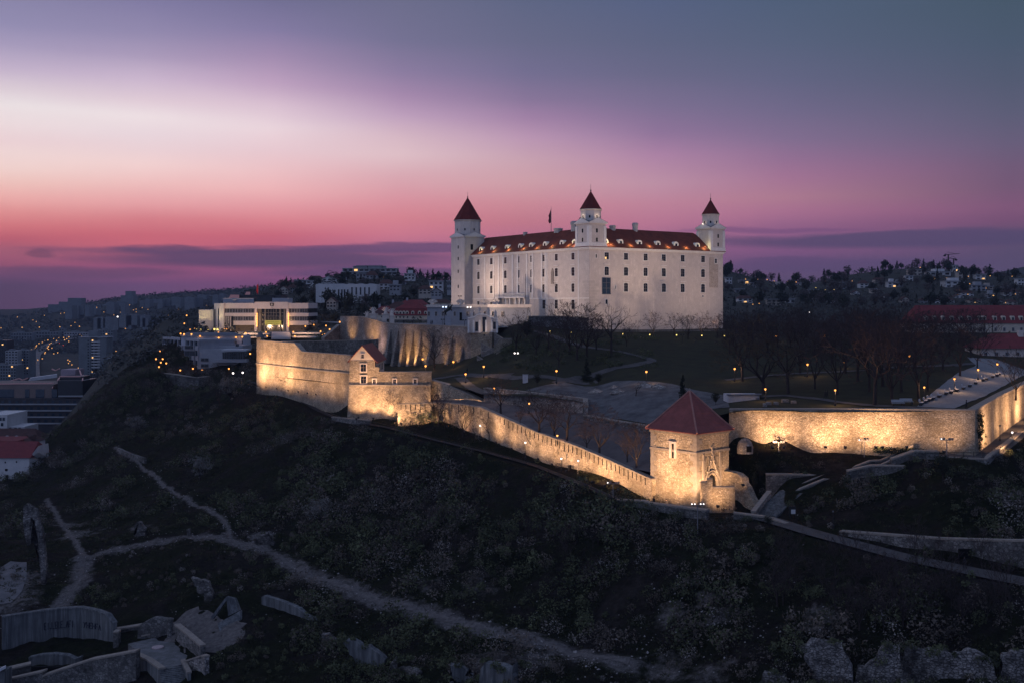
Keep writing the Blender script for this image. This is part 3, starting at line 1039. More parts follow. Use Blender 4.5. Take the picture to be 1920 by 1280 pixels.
def win(parent, fr_face, c, z0, w, h, arch=False, hood=True, frm=None, pane=None, bars=True):
 """fr_face(s, out, z): s along the wall, out outward. surround ring is the window, pane and bars below it"""
 frm, pane = frm or M['plaster_trim'], pane or M['glass']
 f = MB()

 def bx(s0, s1, o0, o1, za, zb, mb):
  lo = [fr_face(s, o, za) for s, o in ((s0, o0), (s1, o0), (s1, o1), (s0, o1))]
  hi = [fr_face(s, o, zb) for s, o in ((s0, o0), (s1, o0), (s1, o1), (s0, o1))]
  mb.hexa(lo, hi)
 t = .22
 bx(c - w / 2 - t, c - w / 2, .004, .12, z0, z0 + h, f)
 bx(c + w / 2, c + w / 2 + t, .004, .12, z0, z0 + h, f)
 bx(c - w / 2 - t, c + w / 2 + t, .005, .13, z0 + h, z0 + h + t, f)
 bx(c - w / 2 - t - .1, c + w / 2 + t + .1, .006, .2, z0 - .2, z0 - .003, f)
 if hood:
  bx(c - w / 2 - .5, c + w / 2 + .5, .004, .30, z0 + h + .75, z0 + h + .95, f)
 wo_ = f.build('window', frm, parent)
 g = MB()
 if arch:
  n = 6
  pts = [fr_face(c - w / 2, .03, z0), fr_face(c + w / 2, .03, z0)]
  r = w / 2
  for i in range(n + 1):
   th = math.pi * i / n
   pts.append(fr_face(c + r * math.cos(th), .03, z0 + h - r * .45 + r * .45 * math.sin(th)))
  g.poly(pts)
 else:
  g.quad(fr_face(c - w / 2, .03, z0), fr_face(c + w / 2, .03, z0), fr_face(c + w / 2, .03, z0 + h), fr_face(c - w / 2, .03, z0 + h))
 g.build('pane', pane, wo_)
 if bars:
  b = MB()
  bx(c - .07, c + .07, .035, .075, z0, z0 + h - .06, b)
  for q in (.36, .7):
   bx(c - w / 2, c + w / 2, .036, .07, z0 + h * q - .05, z0 + h * q + .05, b)
  b.build('glazing_bar', M['wood'], wo_)
 return wo_

def south(s, o, z):
 return CP(s, -o, z)

def east(s, o, z):
 return CP(-o, s, z)

for px in (897.3, 921.5, 947.8, 972, 997, 1020, 1043.4, 1074.6):
 a = sa(px)
 win(castle, south, a, 16.0, 1.7, 2.4, hood=False)
 win(castle, south, a, 10.3, 1.7, 3.0, True)
 win(castle, south, a, 4.6, 1.7, 3.0, True)
 if px > 1000:
  win(castle, south, a, -1.4, 1.8, 3.2, False, False)
 elif px < 930:
  win(castle, south, a, -.9, 1.6, 2.4, False, False)
for i, px in enumerate((1137.3, 1173.5, 1210.2, 1244.4, 1279.7, 1317.9)):
 b = sb(px)
 w_ = win(castle, east, b, 16.0, 1.9, 2.4, hood=False)
 win(castle, east, b, 10.4, 1.9, 3.0, True)
 if i:
  win(castle, east, b, 4.7, 1.9, 3.1, True)
mm = MB()
b = sb(1137.3)
mm.quad(east(b - .8, .06, 16.1), east(b - .1, .06, 16.1), east(b - .1, .06, 16.9), east(b - .8, .06, 16.9))
mm.build('lit_pane', M['lit_win'], castle)
win(castle, east, sb(1136.7), 3.9, 3.5, 5.5, False, False, M['lead'], M['glass_blue'])
win(castle, east, sb(1137), .3, 1.0, 1.6, False, False, bars=False)
win(castle, east, sb(1154), 5.6, .35, 1.2, False, False, bars=False)
win(castle, east, sb(1117.8), 16.4, .6, 1.3, False, False, bars=False)
win(castle, east, sb(1317.7), 3.0, .6, .6, False, False, bars=False)
win(castle, east, sb(1342), 15.8, 1.0, 1.7, False, False, bars=False)
win(castle, south, sa(884.5), 15.8, .7, 1.4, False, False, bars=False)
mm = Loc(CP)
b0, b1 = sb(1330), sb(1346)
mm.bx(-.09, -.002, b0, b1, 6.6, 15.4)
mm.bx(-.09, -.002, b0, sb(1339), 15.4, 18.0)
mm.build('masonry_patch', M['bare_brick'], castle)
# quoin masonry left bare at the near corner
mm = Loc(CP)
for k in range(16):
 z = -8.2 + k * 1.05
 mm.bx(-.06, -.002, .0, 2.6 + 2.4 * ((k * 7) % 5) / 5, z, z + .9)
 mm.bx(.0, 2.0 + 2.4 * ((k * 5) % 4) / 4, -.06, -.002, z, z + .9)
mm.build('quoin', mat('faded_quoin', (0.56, 0.50, 0.45), .9, (.46, .41, .37), .7), castle)
# gothic niche left open in the south front
mm = MB()
c = sa(1036)
mm.poly([south(c + s, .03, z) for s, z in ((1.0, 7.6), (-.9, 7.6), (-1.0, 11.8), (-.5, 12.9), (0, 13.4), (.5, 12.9), (1.0, 11.8))])
for s in (-.5, 0, .5):
 pass
mm.build('niche', mat('niche_stone', (.25, .21, .18)), castle)
mm = Loc(CP)
mm.bx(c - .12, c + .12, -.2, -.035, 7.6, 12.8)
mm.bx(c - 1.5, c - 1.2, -.2, -.004, 6.9, 9.0)
mm.bx(c - 1.9, c - 1.7, -.2, -.004, 6.9, 8.6)
mm.build('tracery', M['sandstone'], castle)
# portal with balcony
pc = sa(966.7)
portal = Loc(CP)
portal.bx(pc - 9.0, pc + 11.0, -2.2, -.003, 2.6, 3.1)
for k in range(27):
 s = pc - 8.8 + k * .75
 portal.bx(s - .09, s + .09, -2.15, -1.95, 3.1, 4.0)
portal.bx(pc - 9.0, pc + 11.0, -2.25, -1.85, 4.0, 4.2)
for s in (-8.4, -4.6, -2.0, 2.0, 4.6, 10.2):
 portal.bx(pc + s - .45, pc + s + .45, -1.5, -.003, ZB, 2.6)
po = portal.build('portal', M['plaster_trim'], castle)
mm = MB()
mm.poly([south(pc + s, .25, z) for s, z in ((1.3, -6), (-1.3, -6), (-1.3, -1.2), (-.9, -.2), (0, .2), (.9, -.2), (1.3, -1.2))])
mm.build('door', mat('portal_door', (.10, .03, .025), .6), po)
for s in (6.2, -5.8):
 win(castle, south, pc + s, -3.0, 1.6, 2.0, False, False)
mm = MB()
for s in (3.3, -3.3, 5.4, -6.6):
 q = south(pc + s, 1.4, 0)
 mm.lathe((q.x, q.y, -.2), [(.5, 0), (.35, .6), (.42, 1.3), (.2, 1.9), (.24, 2.2), (.05, 2.6)], 7)
mm.build('portal_statue', M['sandstone'], po)

def dormer(fr, c, out_eave, zb):
 """fr(s, o, z); o>0 outward; front stands just inside the eave"""
 d = MB()
 prof = [(-1.15, 0), (1.15, 0), (1.15, 1.3), (.9, 1.75), (.35, 2.05), (-.35, 2.05), (-.9, 1.75), (-1.15, 1.3)]
 f0 = [fr(c + s, -1.0, zb + z) for s, z in prof]
 f1 = [fr(c + s * .96, -3.2 if z < .1 else -3.6, zb + z) for s, z in prof]
 d.hexa(f0, f1)
 do = d.build('dormer', M['plaster_trim'], castle)
 g = MB()
 g.quad(*[fr(c + s, -.96, zb + z) for s, z in ((-.5, .15), (.5, .15), (.5, 1.35), (-.5, 1.35))])
 g.build('dormer_window', M['glass'], do)

for zx in (262, 335, 427, 512, 583, 672, 780, 860):
 dormer(south, sa(820 + zx / 3.4286) - .4, 0, 21.3)
for zx in (1095, 1192, 1313, 1432, 1548, 1686):
 dormer(east, sb(820 + zx / 3.4286), 0, 21.3)
# chimneys
for fr, s, w, h in ((south, sa(1044.5), 2.2, 3.0), (south, sa(1072), 1.9, 1.6), (south, sa(1014), 2.6, 1.0), (south, sa(953), 1.3, .8), (east, sb(1171.5) + 1, 1.8, 1.2), (east, sb(1214.3) + 1, 1.6, 2.6)):
 q = fr(s, -8.0, ZR)
 c_ = MB()
 c_.lathe((q.x, q.y, ZR - .8), [(w * .62, 0), (w * .62, h * .5 + .8), (w * .72, h * .55 + .8), (w * .72, h * .85 + .8), (w * .5, h + .8)], 8)
 c_.build('chimney', M['grey_plaster'], castle)
# flag on the roof ridge
q = south(sa(1001), -8.0, ZR)
fm = MB().tube(q - Vector((0, 0, .5)), q + Vector((0, 0, 9.4)), .13, .07)
fp = fm.build('flagpole', M['steel'], castle)
fl = MB()
for k in range(5):
 z0, z1 = 8.4 - k * 1.0, 7.4 - k * 1.0
 x0, x1 = [.15, .5, .9, .7, 1.0, .6][k], [.15, .5, .9, .7, 1.0, .6][k + 1]
 fl.hexa([q + Vector((-.1, 0, z1)), q + Vector((-.1 - x1, .1, z1 - .4)), q + Vector((-.1 - x1, .16, z1 - .4)), q + Vector((-.1, .06, z1))],
   [q + Vector((-.1, 0, z0)), q + Vector((-.1 - x0, .1, z0 - .4)), q + Vector((-.1 - x0, .16, z0 - .4)), q + Vector((-.1, .06, z0))])
fl.build('flag', mat('flag_cloth', (.06, .02, .03)), fp)

def tower(a0, a1, b0, b1, zped, zdrum, zapex, rdrum, shaft0, pil=True):
 ca, cb = (a0 + a1) / 2, (b0 + b1) / 2
 t = Loc(CP)
 t.bx(a0, a1, b0, b1, shaft0, zped)
 to = t.build('corner_tower', M['plaster'], castle)
 e = Loc(CP)
 e.bx(a0 - .5, a1 + .5, b0 - .5, b1 + .5, zped - .35, zped)
 if pil:
  e.bx(a0 - .45, a1 + .45, b0 - .45, b1 + .45, ZE + .2, ZE + .6)
  e.bx(a0 - .3, a1 + .3, b0 - .3, b1 + .3, ZE + .6, ZE + 1.5)
  for a, b in ((a0, b0), (a0, b1), (a1, b0), (a1, b1)):
   e.bx(a - .22 if a == a0 else a - 1.0, a + 1.0 if a == a0 else a + .22, b - .22 if b == b0 else b - 1.0, b + 1.0 if b == b0 else b + .22, ZE + 1.5, zped - 1.2)
 e.build('tower_trim', M['plaster_trim'], to)
 # four low pediments round the drum
 pd = MB()
 h = 1.7
 ctr = CP(ca, cb, zped + h * .55)
 cor = [(a0 - .6, b0 - .6), (a1 + .6, b0 - .6), (a1 + .6, b1 + .6), (a0 - .6, b1 + .6)]
 for k in range(4):
  p, q_ = cor[k], cor[(k + 1) % 4]
  mid = ((p[0] + q_[0]) / 2, (p[1] + q_[1]) / 2)
  A_, B_, C_ = CP(*p, zped + .004), CP(*q_, zped + .004), CP(*mid, zped + h)
  pd.poly([A_, B_, C_])
  pd.poly([A_, C_, ctr])
  pd.poly([C_, B_, ctr])
 pd.build('pediment', M['plaster_trim'], to)
 vl = MB()
 for k in range(4):
  p = cor[k]
  q2, q3 = cor[(k + 1) % 4], cor[k - 1]
  m1 = ((p[0] + q2[0]) / 2, (p[1] + q2[1]) / 2)
  m2 = ((p[0] + q3[0]) / 2, (p[1] + q3[1]) / 2)
  up = .06
  vl.poly([CP(*p, zped + .12), CP(*m1, zped + h + up), CP(ca, cb, zped + h * .6 + up)])
  vl.poly([CP(*p, zped + .12), CP(ca, cb, zped + h * .6 + up), CP(*m2, zped + h + up)])
 vl.build('pediment_roof', M['lead'], to)
 dr = MB()
 ang = math.atan2(UA.y, UA.x) + math.pi / 8
 c_ = CP(ca, cb, 0)
 dr.lathe(c_, [(rdrum, zped + .3), (rdrum, zdrum - .55), (rdrum * 1.09, zdrum - .25), (rdrum * 1.11, zdrum)], 8, ang)
 d_ = dr.build('drum', M['plaster'], to)
 w = MB()
 for k in range(8):
  th = ang + math.pi / 8 + k * math.pi / 4
  rr_ = rdrum * math.cos(math.pi / 8) + .03
  n_ = Vector((math.cos(th), math.sin(th), 0))
  s_ = Vector((-n_.y, n_.x, 0))
  z0 = zped + (zdrum - zped) * .34
  q_ = Vector((c_.x, c_.y, 0)) + n_ * rr_
  w.quad(q_ - s_ * .28 + Vector((0, 0, z0)), q_ + s_ * .28 + Vector((0, 0, z0)), q_ + s_ * .28 + Vector((0, 0, z0 + .9)), q_ - s_ * .28 + Vector((0, 0, z0 + .9)))
 w.build('loophole', M['dark'], d_)
 sp_ = MB()
 rs = rdrum * 1.06
 hs = zapex - zdrum
 sp_.lathe(c_, [(rs, zdrum + .005), (rs, zdrum + .25), (rs * .88, zdrum + hs * .14), (rs * .03, zapex - .1), (.05, zapex)], 8, ang)
 so = sp_.build('spire', M['spire'], to)
 fi = MB().lathe((c_.x, c_.y, zapex - .15), [(.1, 0), (.28, .3), (.28, .45), (.06, .7), (.05, 2.4), (.01, 2.6)], 6)
 fi.build('finial', M['iron'], so)
 return to

t1 = tower(-.35, 7.0, -.35, 7.0, 28.7, 33.5, 40.0, 3.72, ZE - .05)
t2 = tower(-.35, 7.0, LB - 6.8, LB + .35, 29.2, 34.5, 40.3, 3.35, ZE - .05)
t3 = tower(76.0, LA + .3, -3.7, 5.8, 27.9, 34.6, 44.0, 5.35, ZB, False)
t4 = tower(LA - 7.0, LA + .3, LB - 6.8, LB + .35, 29.2, 34.5, 40.3, 3.35, ZE - .05)

def simple_win(to, fr, s, z, w, h):
 g = MB()
 g.quad(fr(s - w / 2, .02, z), fr(s + w / 2, .02, z), fr(s + w / 2, .02, z + h), fr(s - w / 2, .02, z + h))
 g.build('window', M['dark'], to)

for zz in (25.2, 22.0):
 simple_win(t1, lambda s, o, z: CP(-.35 - o, s, z), 3.1, zz, .75, 1.4)
 simple_win(t1, lambda s, o, z: CP(s, -.35 - o, z), 3.3, zz, .8, 1.4)
 simple_win(t2, lambda s, o, z: CP(-.35 - o, s, z), LB - 2.9, zz + .2, .75, 1.4)
simple_win(t3, lambda s, o, z: CP(76 - o, s, z), -.2, 22.3, 1.2, 2.3)
for zz in (22.9, 18.2, 13.0, 6.9, .4):
 simple_win(t3, lambda s, o, z: CP(s, -3.7 - o, z), 80.8, zz, .8, 1.3)

# ------------------------------------------------------------------ castle terrace, walls and bastions

def wall_mb(pts, thick=1.0, extra=1.5, sub=4.0, mb=None):
 """pts: (px, top row, base row, D[, base D]); front face through those pixels, body thickness away from the viewer"""
 T, B = [], []
 for p in pts:
  px, pt, pb, D = p[:4]
  Db = p[4] if len(p) > 4 else D
  T.append(P(px, pt, D))
  B.append(P(px, pb, Db) - Vector((0, 0, extra)))
 t2, b2 = [T[0]], [B[0]]
 for i in range(len(T) - 1):
  n = max(1, int((T[i + 1] - T[i]).length / sub))
  for k in range(1, n + 1):
   t2.append(T[i].lerp(T[i + 1], k / n))
   b2.append(B[i].lerp(B[i + 1], k / n))
 mb = mb or MB()
 n = len(t2)
 nr_ = []
 for i in range(n):
  d = (t2[min(i + 1, n - 1)] - t2[max(i - 1, 0)])
  v = Vector((-d.y, d.x, 0)).normalized()
  if v.dot(Vector((t2[i].x, t2[i].y, 0))) < 0:
   v = -v
  nr_.append(v * thick)
 vs, fs = [], []
 for i in range(n):
  vs += [b2[i], t2[i], t2[i] + nr_[i], Vector((t2[i].x, t2[i].y, b2[i].z)) + nr_[i]]
 for i in range(n - 1):
  o = i * 4
  for k in range(4):
   fs.append((o + k, o + (k + 1) % 4, o + 4 + (k + 1) % 4, o + 4 + k))
 fs.append((0, 3, 2, 1))
 o = (n - 1) * 4
 fs.append((o, o + 1, o + 2, o + 3))
 mb.add(vs, fs)
 # copings follow the top
 cop = MB()
 vs, fs = [], []
 for i in range(n):
  d = nr_[i].normalized()
  a = t2[i] - d * .12
  c = t2[i] + nr_[i] + d * .12
  up = Vector((0, 0, .28))
  vs += [a + Vector((0, 0, .003)), a + up, c + up, c + Vector((0, 0, .003))]
 for i in range(n - 1):
  o = i * 4
  for k in range(4):
   fs.append((o + k, o + (k + 1) % 4, o + 4 + (k + 1) % 4, o + 4 + k))
 fs.append((0, 3, 2, 1))
 o = (n - 1) * 4
 fs.append((o, o + 1, o + 2, o + 3))
 cop.add(vs, fs)
 return mb, cop

def wall(name, label, cat, pts, m, thick=1.0, extra=1.5, coping=True, group=None, cm=None):
 mb, cop = wall_mb(pts, thick, extra)
 p0 = P(pts[0][0], pts[0][2], pts[0][3])
 t = thing(name, label, cat, p0, group)
 mb.build('wall', m, t)
 if coping:
  cop.build('coping', cm or M['coping'], t)
 return t

# terrace floor in front of the castle
PT = [XY(*p) for p in [(920, 344.6), (884, 347), (739.5, 393.5), (700, 408), (640, 429.5), (600, 470), (840, 500), (1010, 470), (1060, 395), (1003, 366), (960, 357)]]
structure(sheet('courtyard_floor', PT, lambda px, D: np.full_like(D, -7.35), M['paving'], 8))

# buttressed terrace wall
BT = [(883, 614.5, 697, 345), (800, 610.5, 690, 370), (739, 608.2, 684, 391), (722, 606.5, 683, 397), (677, 594.5, 690, 414), (638, 594.3, 690, 428)]
tw = wall('terrace_wall', 'tall buttressed stone retaining wall below the castle courtyard', 'wall', BT, M['stone_grey'], 2.0, 2.5)
mb_, cop_ = wall_mb([(883, 623, 695, 344.9), (922.5, 623, 684, 342.5)], 2.0, 3)
mb_.build('wall_end', M['stone_gold'], tw)
dirw = (XY(739, 391) - XY(883, 345)).normalized()
nrm = Vector((dirw.y, -dirw.x))
if nrm.dot(XY(800, 370)) > 0:
 nrm = -nrm
TWN = Vector((nrm.x, nrm.y, 0)).normalized()
for px, top in ((868, 650), (848, 628), (812, 626), (790, 622), (775, 621), (760, 620), (746, 619), (732, 618)):
 # plan position on the wall line
 t = (px - 883) / (739 - 883)
 D = 345 + (391 - 345) * t
 for _ in range(8):
  q = XY(px, D)
  D += (XY(883, 345) + dirw * (q - XY(883, 345)).dot(dirw) - q).y * .7
 c = XY(px, D)
 zb, zt = ZY(693, D) - 2.5, ZY(top, D)
 w = 1.0
 b_ = MB()
 e, f = Vector((dirw.x, dirw.y, 0)) * w, Vector((nrm.x, nrm.y, 0))
 c3 = Vector((c.x, c.y, 0))
 b_.hexa([c3 - e - f * -.6 + Vector((0, 0, zb)), c3 + e + f * .6 + Vector((0, 0, zb)), c3 + e + f * 3.4 + Vector((0, 0, zb)), c3 - e + f * 3.4 + Vector((0, 0, zb))],
   [c3 - e * .8 - f * .2 + Vector((0, 0, zt)), c3 + e * .8 - f * .2 + Vector((0, 0, zt)), c3 + e * .8 + f * .25 + Vector((0, 0, zt)), c3 - e * .8 + f * .25 + Vector((0, 0, zt))])
 b_.build('buttress', M['stone_grey'], tw)
for px, py, w, h in ((651, 611, 1.3, 1.3), (640, 630, 2.0, 2.6), (766, 658, .6, 2.2), (751, 657, .5, 2.0)):
 pass
wall('ramp_wall', 'sloping stone ramp wall at the left end of the buttressed terrace', 'wall', [(637, 609.5, 640, 427), (608, 634, 646, 418)], M['stone_grey'], 1.4, 3)
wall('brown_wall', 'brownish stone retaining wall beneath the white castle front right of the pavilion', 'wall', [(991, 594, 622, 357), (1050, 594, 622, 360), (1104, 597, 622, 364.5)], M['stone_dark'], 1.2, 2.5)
wall('east_kerb_wall', 'long low kerb wall along the foot of the white castle east side', 'wall', [(1106, 617.5, 621, 366), (1230, 618, 622, 378), (1362, 618, 622, 394)], M['concrete'], .6, 1.0, False)

# Luginsland: house with gable on a battered bastion
lug = thing('bastion_house', 'gabled house rising from the floodlit battered stone bastion in the middle of the lower walls', 'bastion', P(700, 780, 300))
LD = 300.0
b_ = MB()
zt, zb = ZY(698, LD), ZY(784, LD) - 2
xl, xr, xm = XY(655, LD).x, XY(808.5, LD).x, XY(711, LD).x
xlb, xrb = XY(650.5, 298).x, XY(805, 298).x
zs = ZY(722, LD)
b_.hexa([Vector((xlb, 297.4, zb)), Vector((xrb, 297.4, zb)), Vector((xrb, 304, zb)), Vector((xlb, 304, zb))],
  [Vector((xl, 299.6, zs)), Vector((xr, 299.6, zs)), Vector((xr, 304, zs)), Vector((xl, 304, zs))])
b_.hexa([Vector((xl, 299.8, zs)), Vector((xr, 299.8, zs)), Vector((xr, 301.6, zs)), Vector((xl, 301.6, zs))],
  [Vector((xl, 300, zt)), Vector((xr, 300, zt)), Vector((xr, 301.6, zt)), Vector((xl, 301.6, zt))])
b_.build('bastion_wall', M['stone_gold'], lug)
b_ = MB()
b_.box(((xl + xr) / 2, 299.62, zs + .05), (xr - xl + .1, .5, .45))
b_.box(((xr + xm) / 2, 300.9, zt + .14), (xr - xm + .2, 1.9, .27))
b_.build('string_course', M['coping'], lug)
ze, za = ZY(675, LD), ZY(648, LD)
xhr, yb = XY(703, LD).x, 322.0
b_ = MB()
zt1 = zt + .28
# tall front of the house, stepped down to the parapet
xs1 = XY(711, LD).x
for x0, x1, z1 in ((xl, xhr, ze), (xhr + .002, xs1, ZY(688, LD))):
 b_.hexa([Vector((x0, 299.95, zt)), Vector((x1, 299.95, zt)), Vector((x1, 301.55, zt)), Vector((x0, 301.55, zt))],
   [Vector((x0, 300.05, z1)), Vector((x1, 300.05, z1)), Vector((x1, 301.55, z1)), Vector((x0, 301.55, z1))])
b_.build('stone_front', M['stone_gold'], lug)
b_ = MB()
b_.hexa([Vector((xl + .02, 300.1, ze)), Vector((xhr - .02, 300.1, ze)), Vector(((xl + xhr) / 2, 300.1, za))], [Vector((xl + .02, 301.5, ze)), Vector((xhr - .02, 301.5, ze)), Vector(((xl + xhr) / 2, 301.5, za))])
b_.build('gable', M['cream'], lug)
b_ = MB()
zf = ZY(700, 310)
b_.box(((xl + xhr) / 2, (301.6 + yb) / 2, (zf - 2 + ze) / 2), (xhr - xl - .1, yb - 301.6, ze - zf + 2))
b_.build('wall', M['plaster'], lug)
b_ = MB()
xc = (xl + xhr) / 2
for s, xe in ((-1, xl - .5), (1, xhr + .7)):
 ex, ez = xe, ze - (.5 if s < 0 else .7) * (za - ze) / (xhr - xc)
 A = [Vector((xc, 299.7, za + .15)), Vector((xc, yb, za + .15)), Vector((ex, yb, ez + .15)), Vector((ex, 299.7, ez + .15))]
 if s < 0:
  A.reverse()
 b_.hexa([p - Vector((0, 0, .22)) for p in A], A)
b_.build('roof', M['roof_old'], lug)

def front_win(parent, px, py, w, h, D, m=None, ring=True):
 c = P(px, py, D)
 f = MB()
 if ring:
  for dx, dz, sx, sz in ((-w / 2 - .15, 0, .3, h + .6), (w / 2 + .15, 0, .3, h + .6), (0, h / 2 + .15, w - .004, .3), (0, -h / 2 - .15, w - .004, .3)):
   f.box((c.x + dx, D - .06, c.z + dz), (sx, .24, sz))
  o = f.build('window', M['sandstone'], parent)
 else:
  o = parent
 g = MB()
 g.box((c.x, D - .01, c.z), (w, .1, h))
 g.build('pane', m or M['glass'], o)
 if ring:
  f = MB()
  f.box((c.x, D - .09, c.z), (.09, .05, h))
  f.box((c.x, D - .092, c.z + .1), (w, .05, .08))
  f.build('glazing_bar', M['wood'], o)
 return o

front_win(lug, 681.5, 689, 1.5, 2.0, 299.95)
front_win(lug, 681.8, 711.2, 1.5, 2.0, 299.85)
front_win(lug, 680, 667.5, .7, 1.1, 300.05)
for px in (702, 740, 778.5):
 front_win(lug, px, 714.5, .8, 1.2, 299.85)
for k in range(5):
 y = 303.5 + k * 3.6
 b_ = MB()
 b_.box((xhr - .04, y, ze - 2.6), (.12, 1.1, 1.9))
 b_.build('side_window', M['glass'], lug)

# west wall of the fortifications with string course
ww = wall('west_wall', 'high floodlit stone wall running left from the gabled bastion', 'wall',
   [(481, 638.5, 713, 381, 379), (530, 642.5, 722, 361, 359), (553, 644.5, 726, 353, 351), (566, 660, 729, 348, 346), (658, 667, 741, 316, 314)], M['stone_gold'], 1.6, 7)
sc = MB()
for (p0, p1) in (((481, 681, 380), (566, 691, 347)), ((566, 691, 347), (656, 699.5, 315.4))):
 a, b = P(*p0), P(*p1)
 n_ = Vector((b.y - a.y, -(b.x - a.x), 0)).normalized()
 if n_.y > 0:
  n_ = -n_
 sc.hexa([a - n_ * .3 - Vector((0, 0, .2)), b - n_ * .3 - Vector((0, 0, .2)), b + n_ * .3 - Vector((0, 0, .2)), a + n_ * .3 - Vector((0, 0, .2))],
   [a - n_ * .3 + Vector((0, 0, .2)), b - n_ * .3 + Vector((0, 0, .2)), b + n_ * .3 + Vector((0, 0, .2)), a + n_ * .3 + Vector((0, 0, .2))])
sc.build('string_course', M['coping'], ww)
wall('far_wall', 'dark stone wall with small openings behind the west wall and the gabled house roof', 'wall', [(528, 640, 665, 400), (600, 640, 668, 372), (704, 637.5, 668, 350)], M['stone_dark'], 1.2, 5)
tur = thing('watch_turret', 'small peaked stone turret on the far left corner of the floodlit wall', 'turret', P(488, 640, 385))
b_ = MB().lathe(P(488, 641, 385), [(1.3, 0), (1.3, 1.7)], 6)
b_.build('wall', M['stone_gold'], tur)
b_ = MB().lathe(P(488, 641, 385) + Vector((0, 0, 1.72)), [(1.7, 0), (.05, 2.2)], 6)
b_.build('roof', M['lead'], tur)
br = thing('boarded_ramp', 'dark boarded ramp on the inner side of the west wall', 'ramp', P(555, 655, 372))
b_ = MB().hexa([P(530, 648, 380), P(552, 662, 366), P(575, 662, 372), P(552, 645, 388)], [P(530, 646, 380), P(552, 660, 366), P(575, 660, 372), P(552, 643, 388)])
b_.build('deck', M['lead'], br)

# second lit wall stepping down to the right of the bastion
wall('descending_wall', 'floodlit wall with sloping top descending right from the gabled bastion', 'wall',
  [(806, 713, 756, 303), (837, 721, 758, 296), (879, 740, 764, 287), (907, 754.5, 769, 281)], M['stone_gold'], 1.4, 2.5)
wall('inner_wall', 'pinkish stone retaining wall above the sunken lane, ending at a square corner', 'wall',
  [(907, 728, 762, 281.5), (985, 735.5, 766, 273.5), (1093, 748, 776, 259.0)], M['stone_grey'], 1.2, 2.5)
wall('inner_wall_return', 'short side of the pinkish retaining wall at its square corner', 'wall', [(1093.6, 748, 778, 259.2), (1094.6, 762, 787, 250)], M['stone_grey'], 1.0, 2)
wall('lane_retaining_wall', 'long dim retaining wall between the earth mound and the sunken lane', 'wall',
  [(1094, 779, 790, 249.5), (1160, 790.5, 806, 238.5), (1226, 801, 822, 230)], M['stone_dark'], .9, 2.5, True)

# long lit wall down to the gate
LW = [(746, 758, 796, 288.5), (806, 756.5, 793, 287), (826, 755, 791, 286), (860, 758.5, 799, 278), (900, 764, 811, 268), (938, 781, 822, 258.5), (1007, 811.5, 849, 244), (1080, 837, 877, 230.5), (1129, 858, 900, 222), (1222, 899.5, 940, 207)]
lw = wall('long_lit_wall', 'long floodlit wall with dark joints running from the bastion down to the gate tower', 'wall', LW, M['stone_gold'], 1.1, 2.0)
# dark vertical drains / joints
mbw, _ = wall_mb(LW, 1.1)
d_ = None
for px in list(range(752, 804, 9)) + list(range(846, 930, 14)) + list(range(938, 1216, 8)):
 for (p, q) in zip(LW[:-1], LW[1:]):
  if p[0] <= px <= q[0]:
   # intersect viewing column with the wall line in plan
   a, b = XY(p[0], p[3]), XY(q[0], q[3])
   k = (px - 960) / F
   s = (k * a.y - a.x) / ((b.x - a.x) - k * (b.y - a.y))
   s = min(max(s, 0), 1)
   T_ = P(p[0], p[1], p[3]).lerp(P(q[0], q[1], q[3]), s)
   dd = (b - a).normalized()
   e = Vector((dd.x, dd.y, 0)) * .10
   n_ = Vector((dd.y, -dd.x, 0))
   if n_.dot(T_) > 0:
    n_ = -n_
   ln = random.uniform(1.2, 2.0)
   A = [T_ - e, T_ + e, T_ + e + n_ * .07, T_ - e + n_ * .07]
   MB().hexa([p_ - Vector((0, 0, ln)) for p_ in A], [p_ + Vector((0, 0, .01)) for p_ in A]).build('slot', M['dark'], lw)
   break

# ------------------------------------------------------------------ gate tower
GA, GB_ = Vector((-.66, .7513, 0)), Vector((.7513, .66, 0))
G0 = Vector((34.6, 200.0, 0))

def GTP(a, b, z):
 return G0 + GA * a + GB_ * b + Vector((0, 0, z))

gt = thing('gate_tower', 'square floodlit stone gate tower with steep red pyramid roof', 'gate tower', GTP(5, 5, -38))
ZG0, ZGE, ZGA = -39.5, -23.9, -16.6
A1, B1 = 11.3, 9.8
m = Loc(GTP)
m.bx(0, A1, 0, B1, ZG0, ZGE - .7)
g_ = m.build('wall', M['stone_gold'], gt)
m = Loc(GTP)
m.bx(-.2, A1 + .2, -.2, B1 + .2, ZGE - .7, ZGE)
m.build('eaves_band', M['coping'], gt)
m = Loc(GTP)
m.bx(-.16, A1 + .16, -.16, B1 + .16, -28.0, -27.55)
m.build('string_course', M['coping'], gt)
